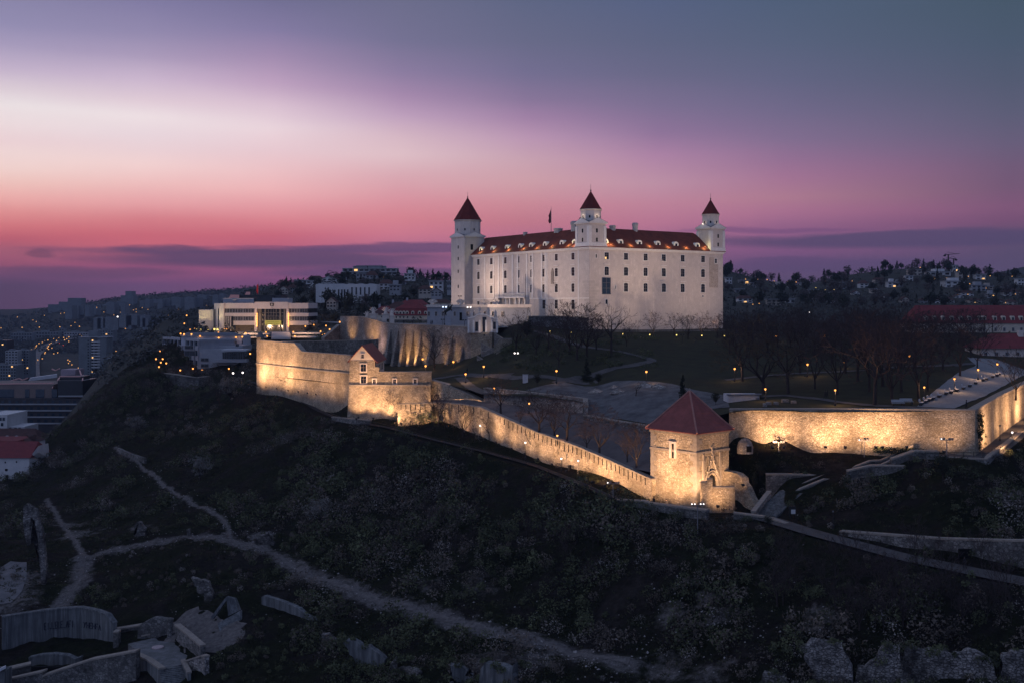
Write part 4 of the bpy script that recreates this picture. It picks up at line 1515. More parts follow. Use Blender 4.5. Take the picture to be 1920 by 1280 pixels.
# bigger dressed stones at the corners
for co in (0, 1):
 m = Loc(GTP)
 for k in range(14):
  z = -38.2 + k * 1.0
  if -28.8 < z < -27.4:
   z += .0001
  L1, L2 = (1.5, .8) if k % 2 else (.8, 1.5)
  if co == 0:
   m.bx(-.05, L1, -.05, L2, z, z + .99)
  else:
   m.bx(A1 - L2, A1 + .05, -.05, .5, z, z + .99)
 m.build('corner_stones', M['coping'], gt)
ov = .75
m = MB()
c4 = [(-ov, -ov), (A1 + ov, -ov), (A1 + ov, B1 + ov), (-ov, B1 + ov)]
ap = GTP(A1 / 2, B1 / 2, ZGA)
for k in range(4):
 a, b = c4[k], c4[(k + 1) % 4]
 # gentle bell-cast
 a1, b1 = ((a[0] * .8 + A1 / 2 * .2), (a[1] * .8 + B1 / 2 * .2)), ((b[0] * .8 + A1 / 2 * .2), (b[1] * .8 + B1 / 2 * .2))
 zc = ZGE + (ZGA - ZGE) * .17
 m.quad(GTP(*b, ZGE + .02), GTP(*a, ZGE + .02), GTP(*a1, zc), GTP(*b1, zc))
 m.poly([GTP(*b1, zc), GTP(*a1, zc), ap])
 m.quad(GTP(*a, ZGE - .2), GTP(*a, ZGE + .02), GTP(*b, ZGE + .02), GTP(*b, ZGE - .2))
ro = m.build('roof', M['roof_old'], gt)
m = MB()
for k in range(4):
 a = c4[k]
 a1 = ((a[0] * .8 + A1 / 2 * .2), (a[1] * .8 + B1 / 2 * .2))
 zc = ZGE + (ZGA - ZGE) * .17
 m.tube(GTP(*a, ZGE + .05), GTP(*a1, zc + .05), .2, n=5)
 m.tube(GTP(*a1, zc + .05), ap + Vector((0, 0, .05)), .2, n=5)
m.build('ridge_tiles', mat('ridge_tile', (.36, .17, .14), .9), ro)
MB().lathe(ap, [(.3, -.2), (.22, .15), (.05, .5)], 6).build('finial', M['coping'], ro)
# slot window in the left face
lf = lambda s, o, z: GTP(s, -o, z)      # left face: b = 0
rf = lambda s, o, z: GTP(-o, s, z)      # right face: a = 0
fa = MB()
sw = 5.6
for s0, s1, z0, z1 in ((sw - .85, sw - .35, -29.2, -26.4), (sw + .35, sw + .85, -29.2, -26.4), (sw - .85, sw + .85, -26.4, -26.0)):
 fa.hexa([lf(s0, 0, z0), lf(s1, 0, z0), lf(s1, .3, z0), lf(s0, .3, z0)], [lf(s0, 0, z1), lf(s1, 0, z1), lf(s1, .3, z1), lf(s0, .3, z1)])
w_ = fa.build('slot_window', M['sandstone'], gt)
MB().quad(lf(sw - .35, .03, -29.2), lf(sw + .35, .03, -29.2), lf(sw + .35, .03, -26.4), lf(sw - .35, .03, -26.4)).build('opening', M['dark'], w_)
# gothic portal on the right face
pc_ = 4.4
pm = MB()

def gbx(mb, s0, s1, o0, o1, z0, z1):
 mb.hexa([rf(s0, o0, z0), rf(s1, o0, z0), rf(s1, o1, z0), rf(s0, o1, z0)], [rf(s0, o0, z1), rf(s1, o0, z1), rf(s1, o1, z1), rf(s0, o1, z1)])

for s in (-2.5, 2.5):
 gbx(pm, pc_ + s - .25, pc_ + s + .25, 0, .3, ZG0, -29.2)
 gbx(pm, pc_ + s - .15, pc_ + s + .15, .001, .25, -29.2, -28.05)
for s in (-1.6, 1.6):
 gbx(pm, pc_ + s - .2, pc_ + s + .2, 0, .35, ZG0, -33.4)
# arch ring and the ogee gable above it, as short bars
prev_ = None
for rad_, oo_ in ((1.5, .32), (1.95, .24)):
 prev_ = None
 for i in range(11):
  th = math.pi * i / 10
  q = (pc_ + rad_ * math.cos(th), -33.4 + rad_ * 1.05 * math.sin(th))
  if prev_:
   pm.tube(rf(prev_[0], oo_ * .6, prev_[1]), rf(q[0], oo_ * .6, q[1]), .17, n=5)
  prev_ = q
for sg in (-1, 1):
 prev_ = None
 for t_ in np.linspace(0, 1, 9):
  q = (pc_ + sg * 2.2 * (1 - t_) ** 1.7, -33.2 + 5.2 * t_ ** .85)
  if prev_:
   pm.tube(rf(prev_[0], .25, prev_[1]), rf(q[0], .25, q[1]), .16, n=5)
  prev_ = q
 for t_ in (.25, .45, .65, .85):
  q = (pc_ + sg * (2.2 * (1 - t_) ** 1.7 + .2), -33.2 + 5.2 * t_ ** .85 + .1)
  pm.lathe(rf(q[0], .3, q[1]), [(.05, -.1), (.2, .05), (.05, .25)], 5)
gbx(pm, pc_ - .13, pc_ + .13, .02, .3, -28.3, -26.9)
for k in range(5):
 gbx(pm, pc_ - 1.7 + k * .85 - .07, pc_ - 1.7 + k * .85 + .07, .02, .16, -31.4 + (abs(k - 2) == 0) * .6, -28.8)
pm.build('portal', M['coping'], gt)
dm = MB()
dm.poly([rf(pc_ + s, .05, z) for s, z in ((1.3, ZG0), (1.3, -33.6), (.92, -32.6), (0, -32.1), (-.92, -32.6), (-1.3, -33.6), (-1.3, ZG0))])
dm.build('gateway', M['dark'], gt)
for s in (-.9, .9):
 MB().quad(rf(pc_ + s - .22, .06, -30.9), rf(pc_ + s + .22, .06, -30.9), rf(pc_ + s + .22, .06, -29.2), rf(pc_ + s - .22, .06, -29.2)).build('tracery_opening', M['dark'], gt)

# wall in front of the portal, ramp bridge and abutments
wall('gate_parapet', 'stepped floodlit stone parapet in front of the gate tower portal', 'wall', [(1313.5, 905, 962, 194.5), (1326, 905, 962, 194.3), (1326.2, 899, 962, 194.3), (1336, 899, 962, 194.2), (1336.2, 915, 962, 194.2), (1377, 915, 962, 194.8)][0:4], M['stone_gold'], .8, 1.0)
wall('gate_front_wall', 'floodlit stone wall in front of the gate tower above the little bridge', 'wall', [(1336.2, 914.5, 962, 194.2), (1378, 914.5, 962, 194.8)], M['stone_gold'], .8, 1.0)
wall('ruined_arc_wall', 'curved broken stone wall lit by a lamp beside the gate tower', 'wall',
  [(1357, 882, 962, 205.5), (1372, 884, 963, 204.5), (1384, 888, 964, 203.6), (1391, 896, 965, 203), (1394, 906, 966, 202.5), (1402, 914, 966, 202), (1408, 932, 967, 201.5), (1414, 944, 968, 201), (1418, 958, 969, 200.5)], M['stone_gold'], 1.8, 1.0, False)
wall('left_abutment', 'grey stone abutment wall left of the little bridge', 'wall', [(1150, 938, 946, 199.5), (1208, 941, 958, 196.5), (1212, 944, 965, 196), (1324, 958, 1003, 188.5)], M['stone_dark'], 1.2, 2)
wall('right_abutment', 'grey stone abutment wall right of the little bridge', 'wall', [(1375.5, 963, 995, 188), (1440, 971, 992, 186.5), (1476, 985, 994, 183)], M['stone_dark'], 1.0, 2)
bd = thing('foot_bridge', 'small bridge with railing spanning the dark gap below the gate tower', 'bridge', P(1350, 975, 188))
b_ = MB()
b_.hexa([P(1321, 978, 188.6), P(1379, 978, 188.2), P(1379, 972, 193), P(1321, 972, 193)], [P(1321, 974, 188.6), P(1379, 974, 188.2), P(1379, 966, 193), P(1321, 966, 193)])
b_.build('deck', M['concrete'], bd)
b_ = MB()
for px in range(1324, 1380, 8):
 b_.tube(P(px, 974, 188.8), P(px, 961, 188.8), .04, n=4)
for dy in (961, 965, 969):
 b_.tube(P(1323, dy, 188.8), P(1378, dy, 188.8), .04, n=4)
b_.build('railing', M['iron'], bd)

# ------------------------------------------------------------------ south-east bastion
SE = [(1367, 768.5, 833, 214), (1500, 768, 838, 210), (1600, 768, 842, 207), (1731, 769, 849, 203), (1828, 770, 850, 199)]
wall('bastion_wall', 'long floodlit rubble wall right of the gate tower below the park', 'wall', SE, M['stone_gold'], 1.4, 2.0)
wall('bastion_side_wall', 'brightly lit bastion wall receding at the right edge with ivy on it', 'wall', [(1828.6, 770, 850, 199), (1880, 740.5, 800, 229), (1926, 718.5, 764, 258), (2000, 690, 725, 300)], M['stone_gold'], 1.4, 2.0)
gk = thing('garden_hut', 'domed stone oven hut with dark square mouth on the grass by the gate tower', 'hut', P(1397, 846, 209))
b_ = MB().lathe(P(1397, 849, 209), [(1.55, 0), (1.6, 1.2), (1.3, 2.2), (.75, 2.8), (.1, 3.0)], 12)
b_.build('dome', M['stone_grey'], gk)
q = P(1404, 841, 207.6)
b_ = MB().box((q.x, q.y, q.z), (1.0, .5, 1.1))
b_.build('mouth', M['dark'], gk)

# promenade on the wall walk
strip('promenade', [(P(1800, 765, 203) - Vector((3, -4, 0)), 3.5), (P(1845, 740, 232) - Vector((5, 0, 0)), 5.0), (P(1890, 715, 265) - Vector((6, 0, 0)), 6.0), (P(1880, 695, 290), 6.5), (P(1840, 680, 320), 4)], M['paving'], upper, .14, 5)
for a, b in (([(1372, 752, 1.4), (1460, 741, 1.4), (1540, 749, 1.2), (1620, 760, 1.2), (1720, 766, 1.4), (1790, 766, 2.0)], 'path'), ([(1360, 713, 1.0), (1440, 705, 1.2), (1540, 699, 1.2), (1640, 694, 1.3), (1740, 688, 1.3), (1840, 682, 1.5)], 'path'),
    ([(960, 704, 1.6), (905, 706, 2.2), (860, 703, 2.4), (830, 708, 2.6), (815, 711, 2.6)], 'path'), ([(905, 706, 1.4), (980, 709, 1.3), (1060, 715, 1.4), (1120, 716, 1.4)], 'path'), ([(860, 708, 1.4), (880, 726, 1.6), (915, 740, 1.5), (935, 726, 1.2)], 'path'),
    ([(1040, 718, 1.2), (1110, 703, 1.5), (1180, 688, 1.5), (1230, 677, 1.4), (1180, 664, 1.2), (1100, 652, 1.2), (1040, 632, 1.4), (1003, 622, 1.4)], 'path')):
 strip('path', [(hit(x, y, 200, 700, upper), w) for x, y, w in a], M['path'], upper, .12, 3, .12)
# gravel building ground below the castle slope
GY = [hit(x, y, 200, 500, upper).to_2d() for x, y in ((985, 733), (1060, 719), (1150, 716), (1260, 721), (1362, 742), (1368, 764), (1240, 776), (1225, 796), (1165, 788), (1100, 776), (1092, 752))]
sheet('gravel_yard', GY, upper, mat('yard_gravel', (.15, .15, .155), 1, (.05, .05, .055), .28, .05, .8, 12), 2.5, .10)

# road and stairs below the bastion
strip('road', [(P(1722, 857, 199), 2.0), (P(1800, 858, 197), 3.0), (P(1838, 852, 202), 3.3), (P(1880, 822, 222), 3.3), (P(1925, 792, 246), 3.4), (P(2000, 758, 285), 3.4)], M['path'], low, .25, 4)
strip('road', [(P(470, 716, 407), .85), (P(540, 739, 364), .85), (P(600, 772, 329), .85), (P(640, 789, 300), .85), (P(720, 801, 284), .85), (P(820, 827, 269), .85), (P(900, 846, 255), .85), (P(1000, 873, 239), .85), (P(1080, 904, 219), .85),
    (P(1145, 933, 204), .85), (P(1215, 950, 198), .85), (P(1325, 965, 193), .85)], M['lane_asphalt'], low, .3, 4)
strip('road', [(P(1376, 967, 191), 2.0), (P(1440, 974, 188), 2.2), (P(1490, 991, 180), 2.0), (P(1580, 1016, 171.5), 2.0), (P(1700, 1048, 162.5), 2.2), (P(1820, 1072, 155), 2.3), (P(1925, 1094, 147.5), 2.4), (P(2100, 1128, 138), 2.4)], M['path'], low, .3, 4)
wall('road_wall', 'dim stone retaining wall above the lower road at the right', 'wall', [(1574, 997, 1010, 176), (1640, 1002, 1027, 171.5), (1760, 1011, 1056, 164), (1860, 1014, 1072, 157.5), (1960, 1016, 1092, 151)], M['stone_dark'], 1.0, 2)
wall('low_terrace_wall', 'low grey wall in front of the left foot of the gabled bastion', 'wall', [(622, 782, 800, 302), (660, 786, 806, 293), (693, 789, 806, 290)], M['stone_dark'], .8, 2)
b_ = MB()
q = P(1808, 1036, 160.4)
dn = thing('dark_niche', 'dark rectangular niche in the dim retaining wall at the right', 'niche', q)
b_.box(q + Vector((0, -.25, 0)), (1.9, .5, 1.4))
b_.build('recess', M['dark'], dn)

def stair(name, label, c0, c1, width, n, m, zoff=0.0):
 """flight of steps between two plan points with heights"""
 t = thing(name, label, 'stairs', c0)
 b = MB()
 d = Vector((c1.x - c0.x, c1.y - c0.y, 0))
 L = d.length
 d.normalize()
 s = Vector((-d.y, d.x, 0)) * width / 2
 for k in range(n):
  p0 = c0 + d * (L * k / n)
  p1 = c0 + d * (L * (k + 1) / n + .05)
  z1 = c0.z + (c1.z - c0.z) * (k + 1) / n
  z0 = min(c0.z, c1.z) - 1.2
  A = [Vector((p.x, p.y, 0)) for p in (p0 - s, p1 - s, p1 + s, p0 + s)]
  if (A[1] - A[0]).cross(A[2] - A[1]).z < 0:
   A.reverse()
  b.hexa([p + Vector((0, 0, z0)) for p in A], [p + Vector((0, 0, z1)) for p in A])
 b.build('steps', m, t)
 return t

st_ = stair('stone_stairs', 'steep stone stairs climbing right from the little bridge', P(1434, 965, 191), P(1484, 921, 199), 4.4, 20, M['concrete'])
mb_, cp_ = wall_mb([(1416, 960, 972, 190), (1446, 922, 936, 199)], .7, 1.5)
mb_.build('side_wall', M['stone_grey'], st_)
cp_.build('coping', M['coping'], st_)
wall('stair_back_wall', 'grey stone wall behind the top of the steep stairs', 'wall', [(1437, 890, 925, 202.5), (1520, 891, 925, 202), (1548, 893, 920, 201.5)], M['stone_dark'], .9, 2.5)
us = thing('rising_stair_walls', 'pair of sloping stair walls climbing toward the corner of the bastion', 'stairs', P(1600, 890, 199))
for dy, D_ in ((0, 199), (-9, 201)):
 mb_, cp_ = wall_mb([(1466, 932 + dy, 950, D_ - 1), (1545, 900 + dy, 922, D_), (1570, 898 + dy, 915, D_), (1632, 874 + dy, 900, D_), (1652, 873 + dy, 892, D_), (1712, 845 + dy, 875, D_ - .5)], .6, 2.5)
 mb_.build('side_wall', M['stone_dark'], us)
 cp_.build('coping', M['coping'], us)
wall('stair_terrace_wall', 'grey stone terrace wall below the rising stairs', 'wall', [(1590, 884, 905, 196), (1634, 874, 908, 196), (1697, 875, 905, 195)], M['stone_dark'], 1.0, 3)
wall('upper_terrace_wall', 'square grey stone wall block at the top of the rising stairs', 'wall', [(1672, 862, 885, 197), (1716, 847, 888, 196.5), (1761, 848, 884, 196)], M['stone_dark'], 1.5, 3)
rk = wall('road_edge_wall', 'low stone kerb wall with railing at the bend of the right road', 'wall', [(1762, 858, 868, 193), (1850, 862, 872, 191.5), (1858, 856, 866, 195), (1925, 805, 815, 236)], M['stone_dark'], .7, 2)
b_ = MB()
for px in range(1735, 1850, 18):
 b_.tube(P(px, 859, 193.2), P(px, 846, 193.2), .045, n=4)
b_.tube(P(1735, 846, 193.2), P(1850, 848, 192.4), .045, n=4)
b_.build('railing', M['iron'], rk)

# ------------------------------------------------------------------ trees and scrub

def tubes(segs, n):
 """segs (k,8): p0 p1 r0 r1 -> prism verts and quads"""
 S = np.asarray(segs, float)
 p0, p1, r0, r1 = S[:, 0:3], S[:, 3:6], S[:, 6], S[:, 7]
 d = p1 - p0
 d /= np.maximum(np.linalg.norm(d, axis=1, keepdims=True), 1e-6)
 ref = np.where(np.abs(d[:, 2:3]) > .9, np.array([[1., 0, 0]]), np.array([[0, 0, 1.]]))
 a = np.cross(d, ref)
 a /= np.linalg.norm(a, axis=1, keepdims=True)
 b = np.cross(d, a)
 V = []
 for i in range(n):
  c, s = math.cos(2 * math.pi * i / n), math.sin(2 * math.pi * i / n)
  o = a * c + b * s
  V.append(p0 + o * r0[:, None])
 for i in range(n):
  c, s = math.cos(2 * math.pi * i / n), math.sin(2 * math.pi * i / n)
  o = a * c + b * s
  V.append(p1 + o * r1[:, None])
 V = np.stack(V, 1).reshape(-1, 3)
 base = np.arange(len(S))[:, None] * 2 * n
 Q = []
 for i in range(n):
  j = (i + 1) % n
  Q.append(np.concatenate([base + i, base + j, base + n + j, base + n + i], 1))
 return V, np.stack(Q, 1).reshape(-1, 4)

def grow(rnd, h, trunk, limbs, spread, levels, kids, droop=0.0, tr=.02):
 """skeleton of a leafless tree of height ~h; returns thick and thin segments"""
 thick, thin = [], []

 def branch(p, d, L, r, lev):
  n = 2 if lev < 3 else 1
  for i in range(n):
   dd = (d + Vector((rnd.uniform(-1, 1), rnd.uniform(-1, 1), rnd.uniform(-.6, .9))) * (.16 + .05 * lev)).normalized()
   q = p + dd * (L / n)
   r1 = max(r * .78, .027 * h / 12)
   (thick if lev < 3 else thin).append((*p, *q, r, r1))
   p, d, r = q, dd, r1
   if lev < levels and i < n - 1 and lev > 0:
    sd = side(d, spread * 1.1)
    branch(p, sd, L * .62, r * .6, lev + 1)
  if lev < levels:
   k = kids if lev < levels - 1 else kids + 1
   for _ in range(k):
    branch(p, side(d, spread * rnd.uniform(.6, 1.25)), L * rnd.uniform(.58, .82), r * rnd.uniform(.55, .75), lev + 1)

 def side(d, s):
  o = Vector((rnd.gauss(0, 1), rnd.gauss(0, 1), rnd.gauss(0, .55) + .18 - droop))
  o = (o - d * o.dot(d)).normalized()
  return (d + o * s).normalized()
 p = Vector((0, 0, -.5))
 r = tr * h
 d = Vector((rnd.uniform(-.08, .08), rnd.uniform(-.08, .08), 1)).normalized()
 q = p + d * (trunk * h + .5)
 thick.append((*p, *(p + d * .9), r * 1.5, r * 1.08))
 thick.append((*(p + d * .9), *q, r * 1.08, r * .85))
 L = h * (1 - trunk) * .40
 for i in range(limbs):
  th = 2 * math.pi * i / limbs + rnd.uniform(-.5, .5)
  o = Vector((math.cos(th), math.sin(th), 0))
  st = q - d * rnd.uniform(0, .35) * trunk * h
  branch(st, (d * rnd.uniform(.7, 1.2) + o * spread).normalized(), L * rnd.uniform(.8, 1.15), r * .55, 1)
 branch(q, d, L * .9, r * .6, 1)
 return thick, thin

def bare_tree(name, label, h, seed, trunk=.28, limbs=4, spread=.7, levels=6, kids=2, droop=0.0, crown=None, tr=.02, bark=None):
 rnd = random.Random(seed)
 a, b = grow(rnd, h, trunk, limbs, spread, levels, kids, droop, tr)
 zmax = max(max(s[5] for s in b), max(s[5] for s in a))
 k = h / zmax
 t = thing(name, label, 'tree', (0, 0, 0))
 sc = np.array([k] * 6 + [1, 1])
 V, Q = tubes(np.array(a) * sc, 5)
 raw_mesh('trunk', V, Q, bark or M['bark'], t, True)
 V, Q = tubes(np.array(b) * sc, 3)
 raw_mesh('crown', V, Q, crown or M['twig'], t)
 t['_h'] = h
 return t

def leaf_cloud(rnd, centers, radii, n_each, size):
 """small triangles spread through ellipsoids"""
 C = np.repeat(np.asarray(centers, float), n_each, 0)
 Rr = np.repeat(np.asarray(radii, float), n_each, 0)
 k = len(C)
 d = rnd.normal(size=(k, 3))
 d /= np.linalg.norm(d, axis=1, keepdims=True)
 r = rnd.uniform(.35, 1.05, (k, 1)) ** .6
 p = C + d * r * Rr
 sz = np.asarray(size, float)
 sz = np.repeat(sz, n_each)[:, None] if sz.ndim else sz
 u = rnd.normal(size=(k, 3))
 w = rnd.normal(size=(k, 3))
 u /= np.linalg.norm(u, axis=1, keepdims=True)
 w /= np.linalg.norm(w, axis=1, keepdims=True)
 s = sz * rnd.uniform(.5, 1.3, (k, 1))
 V = np.stack([p - u * s * .5, p + u * s * .5, p + w * s * .9], 1).reshape(-1, 3)
 return V, np.arange(3 * k).reshape(-1, 3)

def conifer(name, label, h, seed, w=.22, leaf=.5, m=None, n=26, dense=26):
 rnd = np.random.default_rng(seed)
 t = thing(name, label, 'tree', (0, 0, 0))
 V, Q = tubes([(0, 0, -.5, 0, 0, h * .95, h * .018, h * .004)], 6)
 raw_mesh('trunk', V, Q, M['bark'], t)
 cs, rs = [], []
 for i in range(n):
  f = (i + .5) / n
  z = h * (.10 + .88 * f)
  rad = h * w * (1 - f) ** .85 + .12
  for k in range(max(1, int(5 * (1 - f)) + 1)):
   th = rnd.uniform(0, 6.28)
   rr_ = rad * rnd.uniform(.3, .95)
   cs.append((rr_ * math.cos(th), rr_ * math.sin(th), z - rr_ * .25))
   rs.append((rad * .42 + .1, rad * .42 + .1, h * .035 + .1))
 V, Q = leaf_cloud(rnd, cs, rs, dense, leaf)
 raw_mesh('crown', V, Q, m or M['needle'], t)
 t['_h'] = h
 return t

def leafy(name, label, h, seed, w=.5, leaf=.4, m=None, n=40, dense=40, trunk=.2, cat='tree'):
 rnd = np.random.default_rng(seed)
 t = thing(name, label, cat, (0, 0, 0))
 segs = [(0, 0, -.5, 0, 0, h * .5, h * .025, h * .012)]
 cs, rs = [], []
 for i in range(n):
  d = rnd.normal(size=3)
  d /= np.linalg.norm(d)
  r = rnd.uniform(.3, .85)
  c = (d[0] * r * w * h * .5, d[1] * r * w * h * .5, h * (trunk + (1 - trunk) * .5) + d[2] * r * h * (1 - trunk) * .5)
  cs.append(c)
  q = rnd.uniform(.10, .2) * h * min(1, w * 1.4)
  rs.append((q, q, q * .75))
  segs.append((0, 0, h * trunk, c[0], c[1], c[2], h * .01, h * .003))
 V, Q = tubes(segs, 4)
 raw_mesh('trunk', V, Q, M['bark'], t)
 V, Q = leaf_cloud(rnd, cs, rs, dense, leaf)
 raw_mesh('crown', V, Q, m or M['bushleaf'], t)
 t['_h'] = h
 return t

used_proto = set()

def plant(proto, pos, h, label, group=None, rot=None, wide=1.0):
 o = proto if proto.name not in used_proto else copy_tree(proto)
 used_proto.add(proto.name)
 s = h / proto['_h']
 o.location = pos
 o.scale = (s * wide, s * wide, s)
 o.rotation_euler = (0, 0, random.uniform(0, 6.28) if rot is None else rot)
 o['label'] = label
 if group:
  o['group'] = group
 return o

BARE = [bare_tree('bare_tree', '', 14, 11, .26, 4, .75, 6, 2),
  bare_tree('bare_tree', '', 14, 12, .22, 5, .62, 6, 2),
  bare_tree('bare_tree', '', 14, 13, .30, 4, .85, 6, 2, .1),
  bare_tree('bare_tree', '', 14, 14, .18, 5, .55, 6, 2)]
GNARL = bare_tree('gnarled_tree', '', 13, 31, .42, 3, .8, 4, 2, 0, None, .026)
SLIM = bare_tree('slim_bare_tree', '', 9, 33, .2, 4, .42, 5, 2, 0, None, .010)
YELL = bare_tree('drooping_tree', '', 14, 41, .22, 6, .95, 6, 2, .25, mat('yellow_twig', (.10, .075, .045), .95, (.06, .045, .03), .4))
CON = [conifer('conifer', '', 12, 51, .24), conifer('conifer', '', 12, 52, .17, .5)]
ROUND = [leafy('evergreen_tree', '', 9, 61, .8, .38), leafy('evergreen_tree', '', 9, 62, .6, .4, None, 46)]
COLUMN = leafy('columnar_evergreen', '', 9, 63, .34, .32, M['needle'], 46, 36, .04)
PALE = leafy('flowering_bush', '', 5, 64, 1.1, .22, mat('pale_blossom', (.20, .19, .18), .9, (.11, .11, .10), .6), 34, 46, .1, 'bush')

def up_hit(px, py):
 return hit(px, py, 195, 560, upper)

# bare trees in front of the castle: (px, base row, top row, proto, width)
row = []
for px, pb, ptop, pr, wd in ((1005, 664, 600, BARE[3], 1.1), (1082, 676, 584, BARE[2], 1.1), (1118, 656, 588, BARE[0], 1.0), (1175, 650, 596, SLIM, 1.3), (1290, 636, 590, BARE[3], 1.0), (1192, 744, 716, GNARL, 1.2), (968, 660, 578, BARE[1], 1.0), (1028, 655, 590, GNARL, .7), (1068, 664, 561, BARE[3], .9), (1100, 668, 566, BARE[1], 1.1), (1090, 650, 575, SLIM, 1.2), (1146, 668, 570, GNARL, .9), (1225, 632, 580, BARE[0], 1.0), (1264, 630, 584, BARE[2], 1.0),
       (1316, 632, 582, BARE[1], 1.1), (1345, 634, 586, BARE[0], 1.0), (1048, 690, 598, SLIM, 1.1)):
 p = up_hit(px, pb)
 row.append(plant(pr, p, (pb - ptop) * p.y / F, '', 'bare trees in front of the castle', None, wd * 1.1))
rank_labels(row, 'bare tree {n} from the left in the row before the white castle walls')
# park trees
row = []
for px, pb, ptop, pr, wd in ((1392, 715, 590, BARE[0], 1.0), (1478, 738, 588, BARE[2], 1.0), (1500, 700, 592, BARE[3], 1), (1528, 730, 596, SLIM, 1.3), (1585, 700, 580, BARE[1], 1.1), (1608, 715, 578, BARE[0], 1.0), (1640, 760, 572, BARE[2], 1.0), (1622, 690, 570, BARE[1], 1.2),
       (1672, 755, 590, BARE[3], .9), (1655, 680, 566, BARE[0], 1.2), (1690, 690, 560, BARE[1], 1.2), (1722, 752, 600, BARE[0], .9), (1715, 690, 575, BARE[2], 1.1), (1745, 685, 580, BARE[3], 1.1), (1768, 695, 600, BARE[1], 1.0), (1800, 706, 606, BARE[0], 1.0),
       (1832, 690, 595, SLIM, 1.4), (1560, 680, 585, BARE[2], 1.1), (1535, 668, 578, BARE[0], 1.1), (1500, 660, 583, BARE[1], 1.1), (1450, 665, 588, BARE[2], 1.1), (1400, 660, 580, BARE[1], 1.1), (1375, 650, 588, BARE[3], 1.0), (1600, 655, 572, BARE[3], 1.1),
       (1780, 668, 590, BARE[0], 1.1), (1820, 672, 600, BARE[1], 1.0), (1905, 745, 645, SLIM, 1.6), (1420, 690, 596, BARE[1], 1.0), (1740, 735, 612, BARE[2], .9), (1570, 740, 600, BARE[1], .9), (1655, 725, 588, BARE[3], 1.0), (1690, 735, 595, BARE[1], .9), (1630, 735, 585, BARE[0], .9)):
 p = up_hit(px, pb)
 row.append(plant(pr, p, (pb - ptop) * p.y / F, '', 'bare park trees right of the castle', None, wd))
rank_labels(row, 'dark bare park tree, {n} from the left behind the bastion wall')
back = []
for i in range(30):
 px, pb = 1366 + i * 16.4 + rng.uniform(-7, 7), rng.uniform(634, 668)
 p = up_hit(px, pb)
 back.append(plant(BARE[i % 4], p, rng.uniform(9.5, 14.5), 'dense dark bare tree in the back rows of the park', 'dense bare trees in the back rows of the park', None, rng.uniform(1.0, 1.3)))
p = up_hit(1432, 738)
plant(YELL, p, (738 - 588) * p.y / F, 'wide bare tree with yellowish drooping twigs behind the white container', None, None, 1.15)

def mid_hit(px, py):
 return hit(px, py, 200, 330, middle)

row = []
for px, pb, ptop, pr, wd in ((939, 777, 700, BARE[0], 1.3), (975, 793, 762, BARE[1], 1.1), (1011, 811, 724, BARE[1], 1.25), (1063, 832, 733, BARE[2], 1.2), (1040, 818, 752, BARE[3], 1.2), (1124, 860, 762, BARE[0], 1.25), (1100, 842, 786, BARE[1], 1.2), (1193, 876, 788, BARE[3], 1.0), (1176, 868, 806, BARE[1], 1.0)):
 p = mid_hit(px, pb)
 row.append(plant(pr, p, (pb - ptop) * p.y / F, '', 'bare trees in the lane behind the lit wall', None, wd))
rank_labels(row, 'bare tree {n} from the left in the sunken lane behind the long lit wall')
row = []
for px, pb, ptop, pr, wd in ((868, 819, 756, BARE[3], 1.15), (918, 824, 760, BARE[1], 1.2), (1000, 858, 806, GNARL, .9), (1031, 862, 832, SLIM, 1.2), (834, 806, 772, SLIM, 1.0), (822, 800, 715, BARE[1], .9), (728, 786, 726, SLIM, 1.0), (740, 787, 735, SLIM, 1.0), (535, 738, 694, BARE[0], 1.1),
       (552, 744, 690, BARE[1], 1.0), (571, 750, 695, SLIM, 1.2), (512, 728, 700, SLIM, 1.1), (890, 832, 790, SLIM, 1.0), (850, 812, 770, SLIM, 1.1), (1052, 872, 838, SLIM, 1.1)):
 p = hit(px, pb, 150, 480)
 row.append(plant(pr, p, (pb - ptop) * p.y / F, '', 'bare trees along the road below the lit walls', None, wd))
rank_labels(row, 'leafless roadside tree, {n} from the left against the floodlit walls')
p = hit(814, 694, 300, 500, upper)
plant(BARE[2], p, (694 - 612) * p.y / F, 'large dark bare tree in front of the buttressed terrace wall')
for px, pb, ptop, pr, lab, fn in ((1100, 716, 672, CON[0], 'dark conifer standing beside the gravel yard under the castle slope', 'u'), (1280, 752, 703, CON[1], 'dark conifer just behind the red pyramid roof', 'u'), (1007, 724, 698, ROUND[0], 'round dark evergreen at the edge of the gravel yard', 'u'),
         (1122, 722, 698, ROUND[1], 'low spreading evergreen right of the conifer in the gravel yard', 'u'), (1342, 760, 734, ROUND[1], 'bushy evergreen between the red pyramid roof and the container', 'u'), (988, 640, 598, ROUND[1], 'ivy-covered dark evergreen left of the brownish wall', 'u'),
         (790, 798, 776, ROUND[0], 'rounded dark shrub before the floodlit wall left of the column shrub', 'l'), (814, 799, 754, COLUMN, 'tall narrow ivy column against the floodlit wall', 'l'), (432, 752, 704, PALE, 'pale blossoming bush on the slope left of the west wall', 'l'),
         (600, 985, 930, PALE, 'greyish pale bush on the dark middle hillside', 'l'), (255, 815, 775, PALE, 'pale bush on the far left slope edge', 'l'), (375, 900, 850, PALE, 'pale bush beside the upper dirt track', 'l'), (1425, 905, 870, ROUND[0], 'ivy mass on the wall left of the steep stairs', 'l'), (1414, 925, 885, COLUMN, 'narrow dark ivy clump beside the curved broken wall', 'l'),
         (1440, 990, 962, ROUND[0], 'round bush at the roadside below the steep stairs', 'l'), (1768, 905, 850, ROUND[1], 'dark bush at the end of the square terrace wall', 'l')):
 p = up_hit(px, pb) if fn == 'u' else hit(px, pb, 120, 600)
 plant(pr, p, (pb - ptop) * p.y / F, lab)
